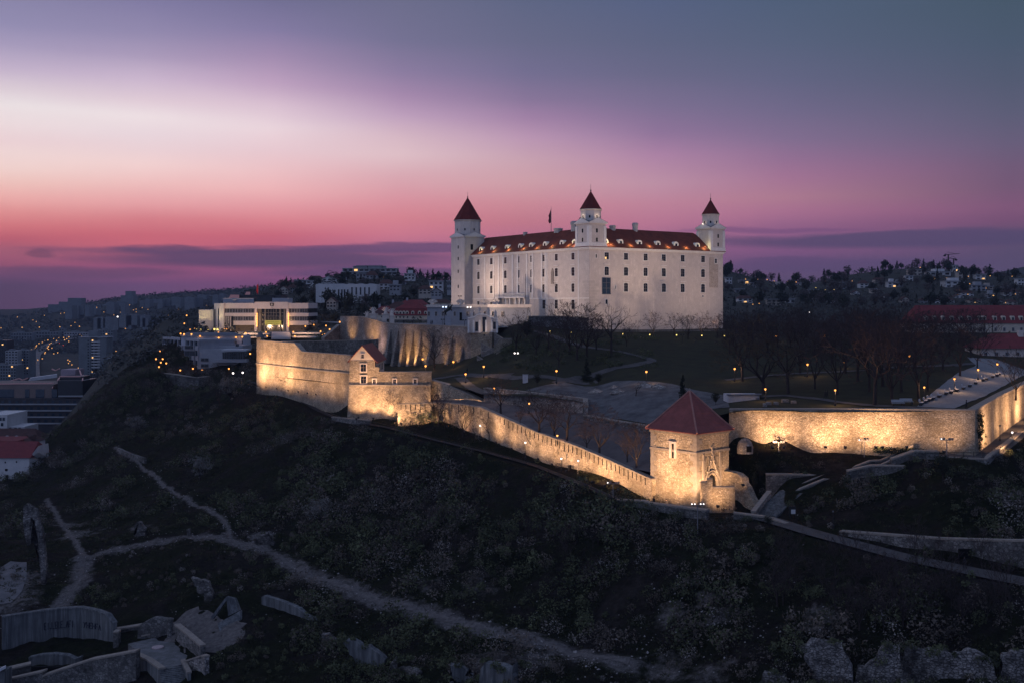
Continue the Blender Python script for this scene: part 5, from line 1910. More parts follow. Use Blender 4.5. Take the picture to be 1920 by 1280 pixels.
# ivy on the bright side wall
iv = thing('wall_ivy', 'tall dark ivy growing up the brightly lit side wall', 'ivy', P(1838, 830, 204))
rn = np.random.default_rng(5)
cs, rs = [], []
for i in range(60):
 f = rn.uniform(0, 1)
 px = 1838 + rn.normal() * (3.2 if f > .35 else 4.5)
 D = 199 + (px - 1828.6) / (1880 - 1828.6) * 30 - .6
 cs.append(P(px, 838 - 66 * f - (px - 1838) * .5, D))
 rs.append((.45, .45, .5))
V, Q = leaf_cloud(rn, np.array(cs) - np.array(iv.location), rs, 40, .26)
raw_mesh('foliage', V, Q, M['ivy'], iv)

# saplings on the right-hand slope
row = []
for i in range(34):
 px, pb = rng.uniform(1450, 1915), rng.uniform(1055, 1190)
 p = hit(px, pb, 110, 300)
 row.append(plant(SLIM if i % 3 else BARE[i % 4], p, rng.uniform(4.0, 8.5), '', 'thin bare saplings on the slope below the lower road'))
for o in row:
 o['label'] = 'thin bare sapling on the dark slope below the lower road'
row = []
for i in range(30):
 px, pb = rng.uniform(700, 1200), rng.uniform(905, 1060)
 if pb < 850 + (px - 820) * .27 + 40:
  continue
 p = hit(px, pb, 110, 330)
 row.append(plant(SLIM if i % 2 else BARE[i % 4], p, rng.uniform(3.0, 5.5), 'grey leafless sapling in the scrub of the middle hillside', 'leafless saplings in the hillside scrub'))
row = []
for i in range(26):
 px = rng.uniform(205, 480)
 pb = rng.uniform(725, 840) if px < 400 else rng.uniform(745, 850)
 p = hit(px, pb, 110, 560)
 row.append(plant(BARE[i % 4] if i % 3 else SLIM, p, rng.uniform(4.0, 8.0), 'bare tree on the wooded slope under the terraced grey building', 'bare trees on the left slope'))

# the scrub: nobody could count it
n = 13000
px = rng.uniform(-60, 1990, n)
D = np.sqrt(rng.uniform(118 ** 2, 470 ** 2, n))
x, y = (px - 960) * D / F, D
dr_ = np.full(n, 1e9)
for pl in road_pts:
 dr_ = np.minimum(dr_, seg_dist(x, y, pl))
dt_ = np.full(n, 1e9)
for k, pl in TRK.items():
 dt_ = np.minimum(dt_, seg_dist(x, y, [(p.x, p.y) for p, w in pl]))
keep = (dr_ > 2.7) & (dt_ > 2.9)
pu, pm_ = [tuple(p) for p in PU], [tuple(p) for p in PM]
for i in range(n):
 if keep[i] and (in_poly(x[i], y[i], pu) or in_poly(x[i], y[i], pm_)):
  keep[i] = False
pw = [tuple(XY(*q)) for q in [(746, 288), (806, 287), (1222, 207), (1325, 193), (1215, 196), (1145, 203), (1000, 238), (820, 268), (640, 290), (590, 318), (530, 350), (465, 392), (480, 380), (655, 316), (655, 300), (746, 299)]]
gw = [tuple(XY(*q)) for q in [(1360, 214), (1828, 199), (1840, 190), (1700, 199), (1540, 205), (1400, 208)]]
# the foreground ruins keep their ground clear
ru = [tuple(hit(a, b).to_2d()) for a, b in ((-40, 1130), (100, 1135), (230, 1140), (330, 1150), (480, 1160), (430, 1210), (385, 1279), (-40, 1279))]
zz = low(px, D)
row_ = HY - zz * F / D
grassy = (px < 520) & (row_ > 825) & (row_ < 1010)
pat = fbm(x / 16, y / 16, 3, 77)
for i in range(n):
 if not keep[i]:
  continue
 if in_poly(x[i], y[i], pw) or in_poly(x[i], y[i], gw) or in_poly(x[i], y[i], ru):
  keep[i] = False
 elif (grassy[i] and pat[i] < .10) or (pat[i] < -.16) or (px[i] < 140 and row_[i] > 1010 and pat[i] < .12):
  keep[i] = False
px, D, x, y, zz, row_, pat, dr_ = (q[keep] for q in (px, D, x, y, zz, row_, pat, dr_))
n = len(px)
big = np.clip(.55 + pat * 1.6, .3, 1.3) * rng.uniform(.6, 1.5, n)
low_slope = (px < 560) & (row_ > 990)
big *= np.where(low_slope, .55, 1.0)
big *= np.where(dr_ < 8, .7, 1.0)
big *= np.where((px > 560) & (px < 1250) & (row_ < 1010), 1.35, 1.0)
rx = 1.85 * big
cen = np.column_stack([x, y, zz + rx * .5])
rad = np.column_stack([rx * rng.uniform(.8, 1.3, n), rx * rng.uniform(.8, 1.3, n), rx * rng.uniform(.75, 1.35, n)])
kind = rng.uniform(0, 1, n)
kb = fbm(x / 22, y / 22, 2, 123)
g1 = kind + kb * 1.8 < .46
g2 = (~g1) & (kind + kb < .90)
g3 = ~(g1 | g2)
M['scrub1'] = mat('evergreen_scrub', (.135, .150, .078), .9, (.009, .012, .007), .22, detail=9)
M['scrub2'] = mat('brown_scrub', (.185, .155, .130), .95, (.013, .012, .0115), .22, detail=9)
M['scrub3'] = mat('grey_scrub', (.36, .33, .30), .95, (.05, .047, .046), .22, detail=9)
for g, nm, mk, sz, cnt, lab in ((g1, 'evergreen_scrub', 'scrub1', .48, 130, 'dark green scrub covering the hillside'), (g2, 'brown_brush', 'scrub2', .40, 130, 'brown leafless brush on the hillside'), (g3, 'grey_brush', 'scrub3', .28, 120, 'pale grey leafless brush scattered over the hillside')):
 V, Q = leaf_cloud(rng, cen[g], rad[g], cnt, sz * np.clip(big[g], .6, 1.4))
 stuff(raw_mesh(nm, V, Q, M[mk]), lab, 'scrub')
# withered grass tufts
n = 26000
px = rng.uniform(-60, 1990, n)
D = np.sqrt(rng.uniform(118 ** 2, 430 ** 2, n))
x, y = (px - 960) * D / F, D
dr_ = np.full(n, 1e9)
for pl in road_pts:
 dr_ = np.minimum(dr_, seg_dist(x, y, pl))
dt_ = np.full(n, 1e9)
for k, pl in TRK.items():
 dt_ = np.minimum(dt_, seg_dist(x, y, [(p.x, p.y) for p, w in pl]))
keep = (dr_ > 3.2) & (dt_ > 1.9)
for i in range(n):
 if keep[i] and (in_poly(x[i], y[i], pu) or in_poly(x[i], y[i], pm_) or in_poly(x[i], y[i], ru)):
  keep[i] = False
x, y, px, D = x[keep], y[keep], px[keep], D[keep]
zz = low(px, D)
n = len(x)
cen = np.column_stack([x, y, zz + .15])
V, Q = leaf_cloud(rng, cen, np.tile([[.7, .7, .3]], (n, 1)), 12, .32)
stuff(raw_mesh('dry_grass', V, Q, mat('dry_grass', (.062, .066, .032), .95, (.014, .016, .009), .3)), 'withered grass tufts on the open hillside', 'grass')
# loose stones
n = 2600
cs = []
for pl, w in ((TRK['main'], 5), (TRK['upper'], 3)):
 for (a, _), (b, _) in zip(pl[:-1], pl[1:]):
  for k in range(30):
   t = rng.uniform()
   q = a.lerp(b, t) + Vector((rng.normal() * w * .7, rng.normal() * w * .7, 0))
   cs.append((q.x, q.y))
for a, b, s_ in ((1260, 1150, 4), (1350, 1155, 5), (1540, 1165, 5), (490, 1012, 3), (150, 1000, 6), (1300, 1130, 12), (900, 1090, 8), (1250, 1260, 6), (1000, 1240, 9), (60, 1140, 8), (420, 1140, 8)):
 p = hit(a, b)
 for k in range(40):
  cs.append((p.x + rng.normal() * s_, p.y + rng.normal() * s_))
cs = np.array(cs)
zz = gz(cs[:, 0], cs[:, 1])
sm = MB()
for (a, b), z in zip(cs, zz):
 r = abs(rng.normal()) * .09 + .05
 tv = [Vector((a + rng.normal() * r * .3 + dx * r, b + rng.normal() * r * .3 + dy * r, z + dz * r)) for dx, dy, dz in ((1, 0, 0), (0, 1, 0), (-1, 0, 0), (0, -1, 0), (0, 0, .9))]
 sm.add(tv, [(0, 1, 4), (1, 2, 4), (2, 3, 4), (3, 0, 4)])
stuff(sm.build('loose_stones', mat('pale_stone', (.34, .32, .31), .95, (.2, .19, .185), 1.0)), 'loose pale stones strewn along the track and slope', 'stones')

# bushes on the castle slope and the hedge under the bastion wall
cs, rs = [], []
for i in range(520):
 px, py = rng.uniform(925, 1235), rng.uniform(632, 708)
 if py < 634 + max(0, (1010 - px) * .12) or (px > 1080 and py > 690):
  continue
 p = up_hit(px, py)
 if fbm(np.array([p.x / 9]), np.array([p.y / 9]), 2, 55)[0] < -.02:
  continue
 r = rng.uniform(.5, 1.5)
 cs.append((p.x, p.y, p.z + r * .4))
 rs.append((r, r, r * .8))
V, Q = leaf_cloud(rng, np.array(cs), np.array(rs), 70, .34)
stuff(raw_mesh('slope_brush', V, Q, M['scrub1']), 'dark low brush on the slope under the castle', 'brush')
hg = thing('hedge', 'low dark hedge at the foot of the long bastion wall, right part', 'hedge', P(1690, 846, 200))
cs = [P(px, 843 + (px - 1640) * .04, 201.5 - (px - 1640) * .02) for px in np.arange(1642, 1730, 3.5)]
V, Q = leaf_cloud(rng, np.array(cs) - np.array(hg.location), np.tile([[.6, .7, .7]], (len(cs), 1)), 90, .24)
raw_mesh('foliage', V, Q, M['ivy'], hg)

# ------------------------------------------------------------------ buildings round the castle

def wallbox(mb, x0, x1, y0, y1, z0, z1):
 mb.hexa([Vector((x0, y0, z0)), Vector((x1, y0, z0)), Vector((x1, y1, z0)), Vector((x0, y1, z0))], [Vector((x0, y0, z1)), Vector((x1, y0, z1)), Vector((x1, y1, z1)), Vector((x0, y1, z1))])
 return mb

def fbox(px0, px1, pt, pb, D, depth, mb=None):
 """axis-parallel box whose front shows between those pixels"""
 return wallbox(mb or MB(), XY(px0, D).x, XY(px1, D).x, D, D + depth, ZY(pb, D), ZY(pt, D))

def fwin(parent, px, py, wpx, hpx, D, m=None, name='window', frame_m=None):
 """window in a front that faces the viewer; sizes in photo pixels"""
 c = P(px, py, D)
 w, h = wpx * D / F, hpx * D / F
 m = m or M['glass']
 if frame_m is None:
  return MB().box((c.x, D - .03, c.z), (w, .12, h)).build(name, m, parent)
 f = MB()
 t = min(.16, w * .12)
 for dx, dz, sx, sz in ((-w / 2, 0, t, h), (w / 2, 0, t, h), (0, h / 2, w + t, t), (0, -h / 2, w + t, t), (0, 0, t * .6, h - t)):
  f.box((c.x + dx, D - .08 - (dz != 0) * .003, c.z + dz), (sx, .16, sz))
 o = f.build(name, frame_m, parent)
 MB().box((c.x, D - .02, c.z), (w - t, .1, h - t)).build('pane', m, o)
 return o

def hip_roof(mb, x0, x1, y0, y1, z0, zr, ov=.4, hip=None):
 x0, x1, y0, y1 = x0 - ov, x1 + ov, y0 - ov, y1 + ov
 if hip is None:
  hip = (y1 - y0) / 2
 ym = (y0 + y1) / 2
 r0, r1 = Vector((x0 + hip, ym, zr)), Vector((x1 - hip, ym, zr))
 A, B, C, D = Vector((x0, y0, z0)), Vector((x1, y0, z0)), Vector((x1, y1, z0)), Vector((x0, y1, z0))
 mb.poly([A, B, r1, r0])
 mb.poly([B, C, r1])
 mb.poly([C, D, r0, r1])
 mb.poly([D, A, r0])
 mb.poly([D, C, B, A])
 return mb

# courtyard pavilions
pa = thing('courtyard_pavilion', 'low white pavilion with flat parapet on the courtyard left of the castle tower foot', 'pavilion', P(855, 606, 404))
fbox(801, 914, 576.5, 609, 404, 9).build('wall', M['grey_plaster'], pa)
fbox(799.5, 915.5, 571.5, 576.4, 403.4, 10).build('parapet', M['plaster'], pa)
for k, px in enumerate((804, 817.5, 830, 852.5, 864, 876.5, 887.5, 899, 909)):
 if px in (864,):
  fwin(pa, px, 593.5, 4.5, 15, 404, M['dark'], 'door')
 else:
  fwin(pa, px, 588.5, 4.2, 8.5, 404, None, 'window', M['plaster'])
pb_ = thing('side_pavilion', 'taller plain white pavilion in front of the castle portal, right end of the courtyard', 'pavilion', P(950, 606, 382))
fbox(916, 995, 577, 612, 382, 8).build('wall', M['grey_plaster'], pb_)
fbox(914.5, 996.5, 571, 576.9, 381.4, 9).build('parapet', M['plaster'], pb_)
fwin(pb_, 942, 589.5, 4.8, 10, 382, None, 'window', M['plaster'])
fwin(pb_, 924, 588.5, 4.4, 9, 382, None, 'window', M['plaster'])
# trophies (carved military ornaments) on the parapets
for px, D_, host, sc_ in ((864.5, 405, 'left', 1.0), (908, 405, 'middle', 1.0), (928, 383, 'right', .9), (811, 405, 'corner', .9)):
 q = P(px, 571.5, D_ + 1)
 tr = thing('roof_trophy', 'carved stone trophy of flags on the %s' % {'left': 'middle of the left pavilion', 'middle': 'right end of the left pavilion', 'right': 'right pavilion', 'corner': 'left corner of the left pavilion'}[host], 'sculpture', q, 'carved trophies on the parapets')
 b_ = MB().lathe(q, [(.6, 0), (.7, .3), (.45, .9), (.5, 1.3), (.25, 1.9)], 8)
 for k in range(7):
  an = -1.1 + k * .37
  b_.tube(q + Vector((0, 0, .5)), q + Vector((math.sin(an) * 2.0, .1 * (k % 2), .6 + math.cos(an) * 1.5)), .13, .3, 5)
 b_.build('carving', M['sandstone'], tr)

# gate pavilion at the right end of the terrace (white, curved top, three openings)
lg = thing('courtyard_gate', 'small baroque white gate with curved top and statues at the right end of the terrace', 'gate', P(906, 622, 344))
D_ = 344.0
x = lambda px: XY(px, D_).x
zf = ZY(624, D_)
prof = [(877, 598), (884, 597), (890, 595.5), (894, 592), (901, 591), (906, 591), (913, 592.5), (919, 596), (926, 598), (933, 599)]
b_ = MB()
for (p0, t0), (p1, t1) in zip(prof[:-1], prof[1:]):
 b_.hexa([Vector((x(p0), D_, zf)), Vector((x(p1), D_, zf)), Vector((x(p1), D_ + 3, zf)), Vector((x(p0), D_ + 3, zf))],
   [Vector((x(p0), D_, ZY(t0, D_))), Vector((x(p1), D_, ZY(t1, D_))), Vector((x(p1), D_ + 3, ZY(t1, D_))), Vector((x(p0), D_ + 3, ZY(t0, D_)))])
b_.build('wall', M['sandstone'], lg)
b_ = MB()
for (p0, t0), (p1, t1) in zip(prof[:-1], prof[1:]):
 a, b = Vector((x(p0), D_ - .1, ZY(t0, D_) + .1)), Vector((x(p1), D_ - .1, ZY(t1, D_) + .1))
 b_.hexa([a, b, b + Vector((0, 3.4, 0)), a + Vector((0, 3.4, 0))], [a + Vector((0, 0, .35)), b + Vector((0, 0, .35)), b + Vector((0, 3.4, .35)), a + Vector((0, 3.4, .35))])
for px in (878.5, 888, 899.5, 911.5, 922, 932):
 wallbox(b_, x(px) - .28, x(px) + .28, D_ - .25, D_ - .003, zf, ZY(600, D_))
b_.build('cornice', M['plaster_trim'], lg)
for px, w, t0, t1 in ((893.8, 5.5, 603.5, 621), (908.3, 7.5, 594.5, 622.5), (927, 4.5, 603.5, 617)):
 fwin(lg, px, (t0 + t1) / 2, w, t1 - t0, D_, M['glass'], 'opening')
for px, t in ((885, 597), (899, 591), (916, 593), (929, 598)):
 q = P(px, t, D_ + 1.5) + Vector((0, 0, .3))
 b_ = MB().lathe(q, [(.5, 0), (.45, .5), (.3, .6), (.42, 1.3), (.25, 2.0), (.3, 2.3), (.1, 2.7)], 7)
 b_.tube(q + Vector((0, 0, 1.4)), q + Vector((.8, 0, 2.2)), .16, .1, 5)
 b_.tube(q + Vector((0, 0, 1.3)), q + Vector((-.7, .2, 1.9)), .16, .1, 5)
 b_.build('statue', M['sandstone'], lg)

# equestrian statue
es = thing('equestrian_statue', 'dark bronze rider on a rearing horse on a stone pedestal in the courtyard', 'statue', P(840.5, 611, 374))
q = P(840.5, 610.5, 374)
k_ = 374 / F
b_ = MB().lathe(q, [(7 * k_, -.5), (7 * k_, .6), (6.2 * k_, 1.0), (5.6 * k_, 17 * k_), (6.2 * k_, 17.5 * k_), (6.2 * k_, 18.4 * k_)], 4, math.pi / 4)
b_.build('pedestal', M['grey_plaster'], es)
tz = 18.4 * k_
hb = MB()
S_ = lambda a, b, r0, r1: hb.tube(q + Vector((a[0], a[1], tz + a[2])), q + Vector((b[0], b[1], tz + b[2])), r0, r1, 7)
for k in range(1):
 vs = bpy.data.meshes.new('horse')
 pts = [((-.75, 0, 1.35), .42), ((.0, 0, 1.75), .44), ((.55, 0, 2.15), .40), ((.95, 0, 2.75), .22), ((1.1, 0, 3.05), .18), ((1.45, 0, 2.85), .11),   # body, neck, head
   ((-.85, .22, .75), .2), ((-.65, .22, .0), .09), ((-.85, -.22, .75), .2), ((-.95, -.22, .0), .09),
   ((.85, .2, 1.7), .14), ((1.2, .2, 1.5), .09), ((.9, -.2, 1.6), .14), ((1.05, -.2, 1.2), .09), ((-1.15, 0, 1.4), .12), ((-1.4, 0, .7), .12)]
 ed = [(0, 1), (1, 2), (2, 3), (3, 4), (4, 5), (0, 6), (6, 7), (0, 8), (8, 9), (2, 10), (10, 11), (2, 12), (12, 13), (0, 14), (14, 15)]

 def skin_obj(name, pts, ed, m, parent, off, s=1.0, rz=0.0, root=0):
  me = bpy.data.meshes.new(name)
  org = root_loc(parent) if parent else Vector((0, 0, 0))
  Rm = Matrix.Rotation(rz, 3, 'Z')
  me.from_pydata([Rm @ (Vector(p) * s) + off - org for p, r in pts], ed, [])
  o = bpy.data.objects.new(name, me)
  COL.objects.link(o)
  me.materials.append(m)
  md = o.modifiers.new('skin', 'SKIN')
  sv = me.skin_vertices[0].data
  for i, (p, r) in enumerate(pts):
   sv[i].radius = (r * s, r * s)
  sv[root].use_root = True
  sd = o.modifiers.new('sub', 'SUBSURF')
  sd.levels = sd.render_levels = 1
  md.use_smooth_shade = True
  dg = bpy.context.evaluated_depsgraph_get()
  ev = o.evaluated_get(dg)
  m2 = bpy.data.meshes.new_from_object(ev)
  o.modifiers.clear()
  o.data = m2
  if parent is not None:
   o.parent = parent
  return o
 skin_obj('horse', pts, ed, M['bronze'], es, q + Vector((0, 0, tz)), 1.25, -.3)
 rp = [((0, 0, 2.2), .22), ((0, 0, 2.75), .26), ((.02, 0, 3.05), .1), ((.04, 0, 3.3), .17), ((.2, .35, 1.9), .14), ((.2, .42, 1.3), .09), ((.2, -.35, 1.9), .14), ((.2, -.42, 1.3), .09), ((.1, .35, 2.75), .1), ((.5, .5, 3.3), .07), ((.1, -.35, 2.7), .1), ((.4, -.3, 2.35), .07)]
 re_ = [(0, 1), (1, 2), (2, 3), (0, 4), (4, 5), (0, 6), (6, 7), (1, 8), (8, 9), (1, 10), (10, 11)]
 skin_obj('rider', rp, re_, M['bronze'], es, q + Vector((0, 0, tz)), 1.2, -.3)

# western gate: white piers crowned with trophies
vg = thing('ornate_gate', 'white gate piers crowned with carved trophies at the left end of the courtyard', 'gate', P(716, 606, 402))
for px0, px1, pt, pb_2, D_ in ((694, 706.5, 590, 604, 410), (716.5, 730, 590, 607, 402), (731, 738.5, 593, 607.5, 400)):
 b_ = fbox(px0, px1, pt, pb_2 + 2, D_, 2.2)
 fbox(px0 - .8, px1 + .8, pt - 1.6, pt - .01, D_ - .2, 2.6, b_)
 fbox(px0 - .4, px1 + .4, pb_2 - 2, pb_2 + 2.5, D_ - .15, 2.5, b_)
 b_.build('pier', M['sandstone'], vg)
 q = P((px0 + px1) / 2, pt - 1.6, D_ + 1)
 b_ = MB().lathe(q, [(.8, 0), (.7, .5), (.5, .9), (.45, 1.4), (.2, 1.9)], 7)
 for k in range(6):
  an = -1.0 + k * .4
  b_.tube(q + Vector((0, 0, .5)), q + Vector((math.sin(an) * 1.7, 0, .5 + math.cos(an) * 2.1)), .13, .22, 5)
 b_.build('trophy', M['sandstone'], vg)
b_ = fbox(725, 729.5, 598, 608, 401.8, .3)
b_.build('gate_leaf', M['iron'], vg)
q = P(688.5, 594, 414)
b_ = MB()
b_.lathe(q, [(.8, -.6), (.7, .5), (.35, 1.2), (.2, 1.8)], 7)
for k in range(5):
 an = -1.1 + k * .55
 b_.tube(q + Vector((0, 0, .6)), q + Vector((math.sin(an) * 1.5, 0, .5 + math.cos(an) * 1.7)), .13, .2, 5)
b_.build('trophy', M['sandstone'], vg)

# mansard house and the red roofs behind it
mh = thing('mansard_house', 'red mansard roofed house with arched dormers left of the white courtyard pavilion', 'house', P(770, 604, 440))
D_ = 440
fbox(738, 801, 591, 608, D_, 14).build('wall', M['cream'], mh)
fbox(736.5, 801, 599.5, 609, D_ - .3, 14.6).build('plinth', M['stone_dark'], mh)
xa, xb = XY(737, D_).x, XY(801, D_).x
rb = MB()
z0, z1, z2 = ZY(591.5, D_), ZY(579, D_), ZY(563, D_)
rb.hexa([Vector((xa - .5, D_ - .5, z0)), Vector((xb, D_ - .5, z0)), Vector((xb, D_ + 14.5, z0)), Vector((xa - .5, D_ + 14.5, z0))],
  [Vector((xa + .9, D_ + .9, z1)), Vector((xb, D_ + .9, z1)), Vector((xb, D_ + 13, z1)), Vector((xa + .9, D_ + 13, z1))])
hip_roof(rb, xa + .9, xb, D_ + .9, D_ + 13, z1 + .004, z2, .2, 6)
rb.build('roof', M['roof_far'], mh)
for px in (744.5, 751, 757, 763.5, 774, 786.5, 798):
 b_ = MB()
 c = P(px, 589, D_)
 pr_ = [(-.65, 0), (.65, 0), (.65, .9), (.35, 1.3), (-.35, 1.3), (-.65, .9)]
 b_.hexa([Vector((c.x + s, D_ - .2, c.z + z_)) for s, z_ in pr_], [Vector((c.x + s, D_ + 1.4, c.z + z_)) for s, z_ in pr_])
 do = b_.build('dormer', M['cream'], mh)
 MB().box((c.x, D_ - .22, c.z + .5), (.6, .08, .8)).build('dormer_window', M['glass'], do)
for px in (743, 750, 757, 764, 775, 788):
 fwin(mh, px, 595, 2.2, 3, D_)
for i, (px0, px1, pt, pe, pb2, D_, mt) in enumerate(((701, 737, 574, 587, 603, 450, 'roof_far'), (726, 762, 566, 578, 592, 470, 'roof_brown'), (748, 800, 562, 572, 585, 490, 'roof_far'), (806, 846, 561, 568, 580, 480, 'roof_brown'), (690, 722, 581, 590, 603, 440, 'roof_brown'))):
 hs = thing('old_house', ['old house with red gabled roof behind the ornate gate', 'brown roofed old house behind the mansard house', 'wide red roofed old house farther behind the mansard house', 'brown roofed house showing over the white pavilion', 'low brown roofed house by the ornate gate'][i], 'house', P((px0 + px1) / 2, pb2, D_))
 fbox(px0, px1, pe, pb2 + 3, D_, 11).build('wall', M['cream'], hs)
 hip_roof(MB(), XY(px0, D_).x, XY(px1, D_).x, D_, D_ + 11, ZY(pe, D_), ZY(pt, D_), .5, 3).build('roof', M[mt], hs)
 for k in range(3):
  fwin(hs, px0 + (px1 - px0) * (k + .6) / 3.2, pe + 4, 2, 3, D_)
 c = P(px0 + (px1 - px0) * .3, pt, D_ + 5)
 MB().box((c.x, c.y, c.z), (.9, .9, 1.8)).build('chimney', M['grey_plaster'], hs)

# zigzag stairs at the right end of the terrace
zs_ = thing('zigzag_stairs', 'zigzag of sloping stone stair walls right of the buttressed terrace', 'stairs', P(905, 690, 338))
for pts in ([(881, 696, 700, 338), (915, 672, 686, 336)], [(894, 668, 690, 337), (931, 690, 697, 334)], [(905, 664, 676, 339), (931, 650, 668, 338)], [(902, 644, 664, 340), (933, 660, 674, 338)], [(926, 625, 648, 343), (958, 646, 660, 341)]):
 a, c = wall_mb(pts, .6, 1.5)
 a.build('stair_wall', M['stone_grey'], zs_)
 c.build('coping', M['coping'], zs_)
wall('lit_stair_wall', 'warmly lit pointed stone wall piece beside the zigzag stairs', 'wall', [(926, 651, 668, 337), (938, 636, 664, 337), (960, 636, 652, 337.6)], M['stone_gold'], 1.0, 1)
wall('lower_lit_stair_wall', 'small lit stone wall under the pointed wall piece', 'wall', [(930, 658, 674, 334), (948, 658, 669, 334)], M['stone_gold'], .8, 1)

# ------------------------------------------------------------------ parliament
D_ = 520.0
pl_ = thing('parliament', 'pale modern parliament building with bands of windows and raised entrance bay', 'building', P(500, 622, D_))
k_ = D_ / F
xl = lambda px: XY(px, D_).x
zz_ = lambda py: ZY(py, D_)
M['travertine'] = mat('travertine', (.62, .55, .52), .85, (.54, .48, .46), .5)
b_ = MB()
for t0, t1 in ((568.4, 578.6), (587, 593.2), (601.8, 609.6)):
 wallbox(b_, xl(421.5), xl(481), D_ - (.6 if t0 < 580 else .3), D_ + 24, zz_(t1), zz_(t0))
 wallbox(b_, xl(541), xl(578.6), D_ - (.6 if t0 < 580 else .3), D_ + 24, zz_(t1), zz_(t0))
b_.build('wall', M['travertine'], pl_)
b_ = MB()
wallbox(b_, xl(422), xl(481), D_ + .4, D_ + 23, zz_(609), zz_(569))
wallbox(b_, xl(541), xl(578), D_ + .4, D_ + 23, zz_(609), zz_(569))
wallbox(b_, xl(481), xl(541), D_ + 2.6, D_ + 23, zz_(622), zz_(569))
b_.build('glazing', M['glass'], pl_)
for (y0, y1) in ((578.6, 587), (593.2, 601.8)):
 for px in (423, 428, 433, 438.5, 443.5, 448.5, 454.5, 457.5, 463, 468, 473.5, 478.5, 544.5, 549.5, 554.5, 559.5, 564.5, 569, 573.5):
  fwin(pl_, px, (y0 + y1) / 2, 4.2, y1 - y0 - .6, D_ + .35, M['glass'], 'window', M['grey_plaster'])
b_ = MB()
M['brown_stone'] = mat('brown_stone', (.17, .14, .11), .9, (.12, .10, .08), 1.5)
for p0, p1 in ((440, 478.5), (542.5, 569.5)):
 wallbox(MB(), xl(p0), xl(p1), D_ + 1.6, D_ + 22, zz_(624), zz_(609.7)).build('ground_floor', M['brown_stone'], pl_)
b_ = MB()
wallbox(b_, xl(478.6), xl(541.4), D_ - 1.2, D_ + 8, zz_(579.3), zz_(566.4))
for px in (480.2, 541.0 - 1.3):
 wallbox(b_, xl(px) - .55, xl(px) + .55, D_ - 1.0, D_ + 2.6, zz_(625), zz_(579.3))
b_.build('entrance_bay', M['travertine'], pl_)
b_ = MB()
for px in (487.2, 495.5, 524, 531.5):
 wallbox(b_, xl(px) - .3, xl(px) + .3, D_ + 1.6, D_ + 2.59, zz_(622), zz_(579.4))
for px in (485, 533.5):
 wallbox(b_, xl(px) - .35, xl(px) + .35, D_ + 1.2, D_ + 2.58, zz_(622), zz_(579.4))
for py in (586.5, 593, 601):
 wallbox(b_, xl(483), xl(536), D_ + 2.2, D_ + 2.57, zz_(py) - .09, zz_(py) + .09)
for px in (501, 506, 511, 516):
 wallbox(b_, xl(px) - .08, xl(px) + .08, D_ + 2.3, D_ + 2.56, zz_(600), zz_(579.4))
b_.build('entrance_frame', M['steel'], pl_)
sg = MB()
wallbox(sg, xl(496.2), xl(526.2), D_ + .6, D_ + 1.2, zz_(609.3), zz_(601))
M['sign'] = emit('backlit_sign', (.86, .66, .16), .50)
so = sg.build('backlit_sign', M['sign'], pl_)

def text(body, size, loc, m, parent, name='lettering'):
 cu = bpy.data.curves.new(name, 'FONT')
 cu.body = body
 cu.size = size
 cu.align_x = 'CENTER'
 cu.align_y = 'CENTER'
 cu.extrude = .02
 o = bpy.data.objects.new(name, cu)
 COL.objects.link(o)
 dg = bpy.context.evaluated_depsgraph_get()
 me = bpy.data.meshes.new_from_object(o.evaluated_get(dg))
 bpy.data.objects.remove(o)
 me.materials.append(m)
 o = bpy.data.objects.new(name, me)
 COL.objects.link(o)
 o.parent = parent
 o.location = Vector(loc) - root_loc(parent)
 o.rotation_euler = (R(90), 0, 0)
 return o

text('NÁRODNÁ RADA', .78, (xl(511.2), D_ + .56, zz_(603.9)), M['dark'], so)
text('SLOVENSKEJ REPUBLIKY', .62, (xl(511.2), D_ + .56, zz_(607.0)), M['dark'], so)
# shield on the entrance bay
cx, cz = xl(511), zz_(572.4)
sh = MB()
o_sh = [(-.95, 1.1), (.95, 1.1), (.95, -.1), (.6, -.75), (0, -1.15), (-.6, -.75), (-.95, -.1)]
sh.hexa([Vector((cx + a, D_ - 1.42, cz + b)) for a, b in reversed(o_sh)], [Vector((cx + a, D_ - 1.22, cz + b)) for a, b in reversed(o_sh)])
s1 = sh.build('shield', mat('shield_bronze', (.05, .04, .035), .5), pl_)
cr_ = MB()
for dx, dz, w, h in ((0, .2, .16, 1.5), (0, .55, .62, .15), (0, .15, .9, .15)):
 cr_.box((cx + dx, D_ - 1.46 - (w > .3) * .01, cz + dz), (w, .06, h))
for a in (-.42, 0, .42):
 cr_.lathe((cx + a, D_ - 1.44, cz - .85), [(.3, 0), (.22, .2), (.05, .3 + (a == 0) * .12)], 8)
cr_.build('double_cross', M['plaster_trim'], s1)
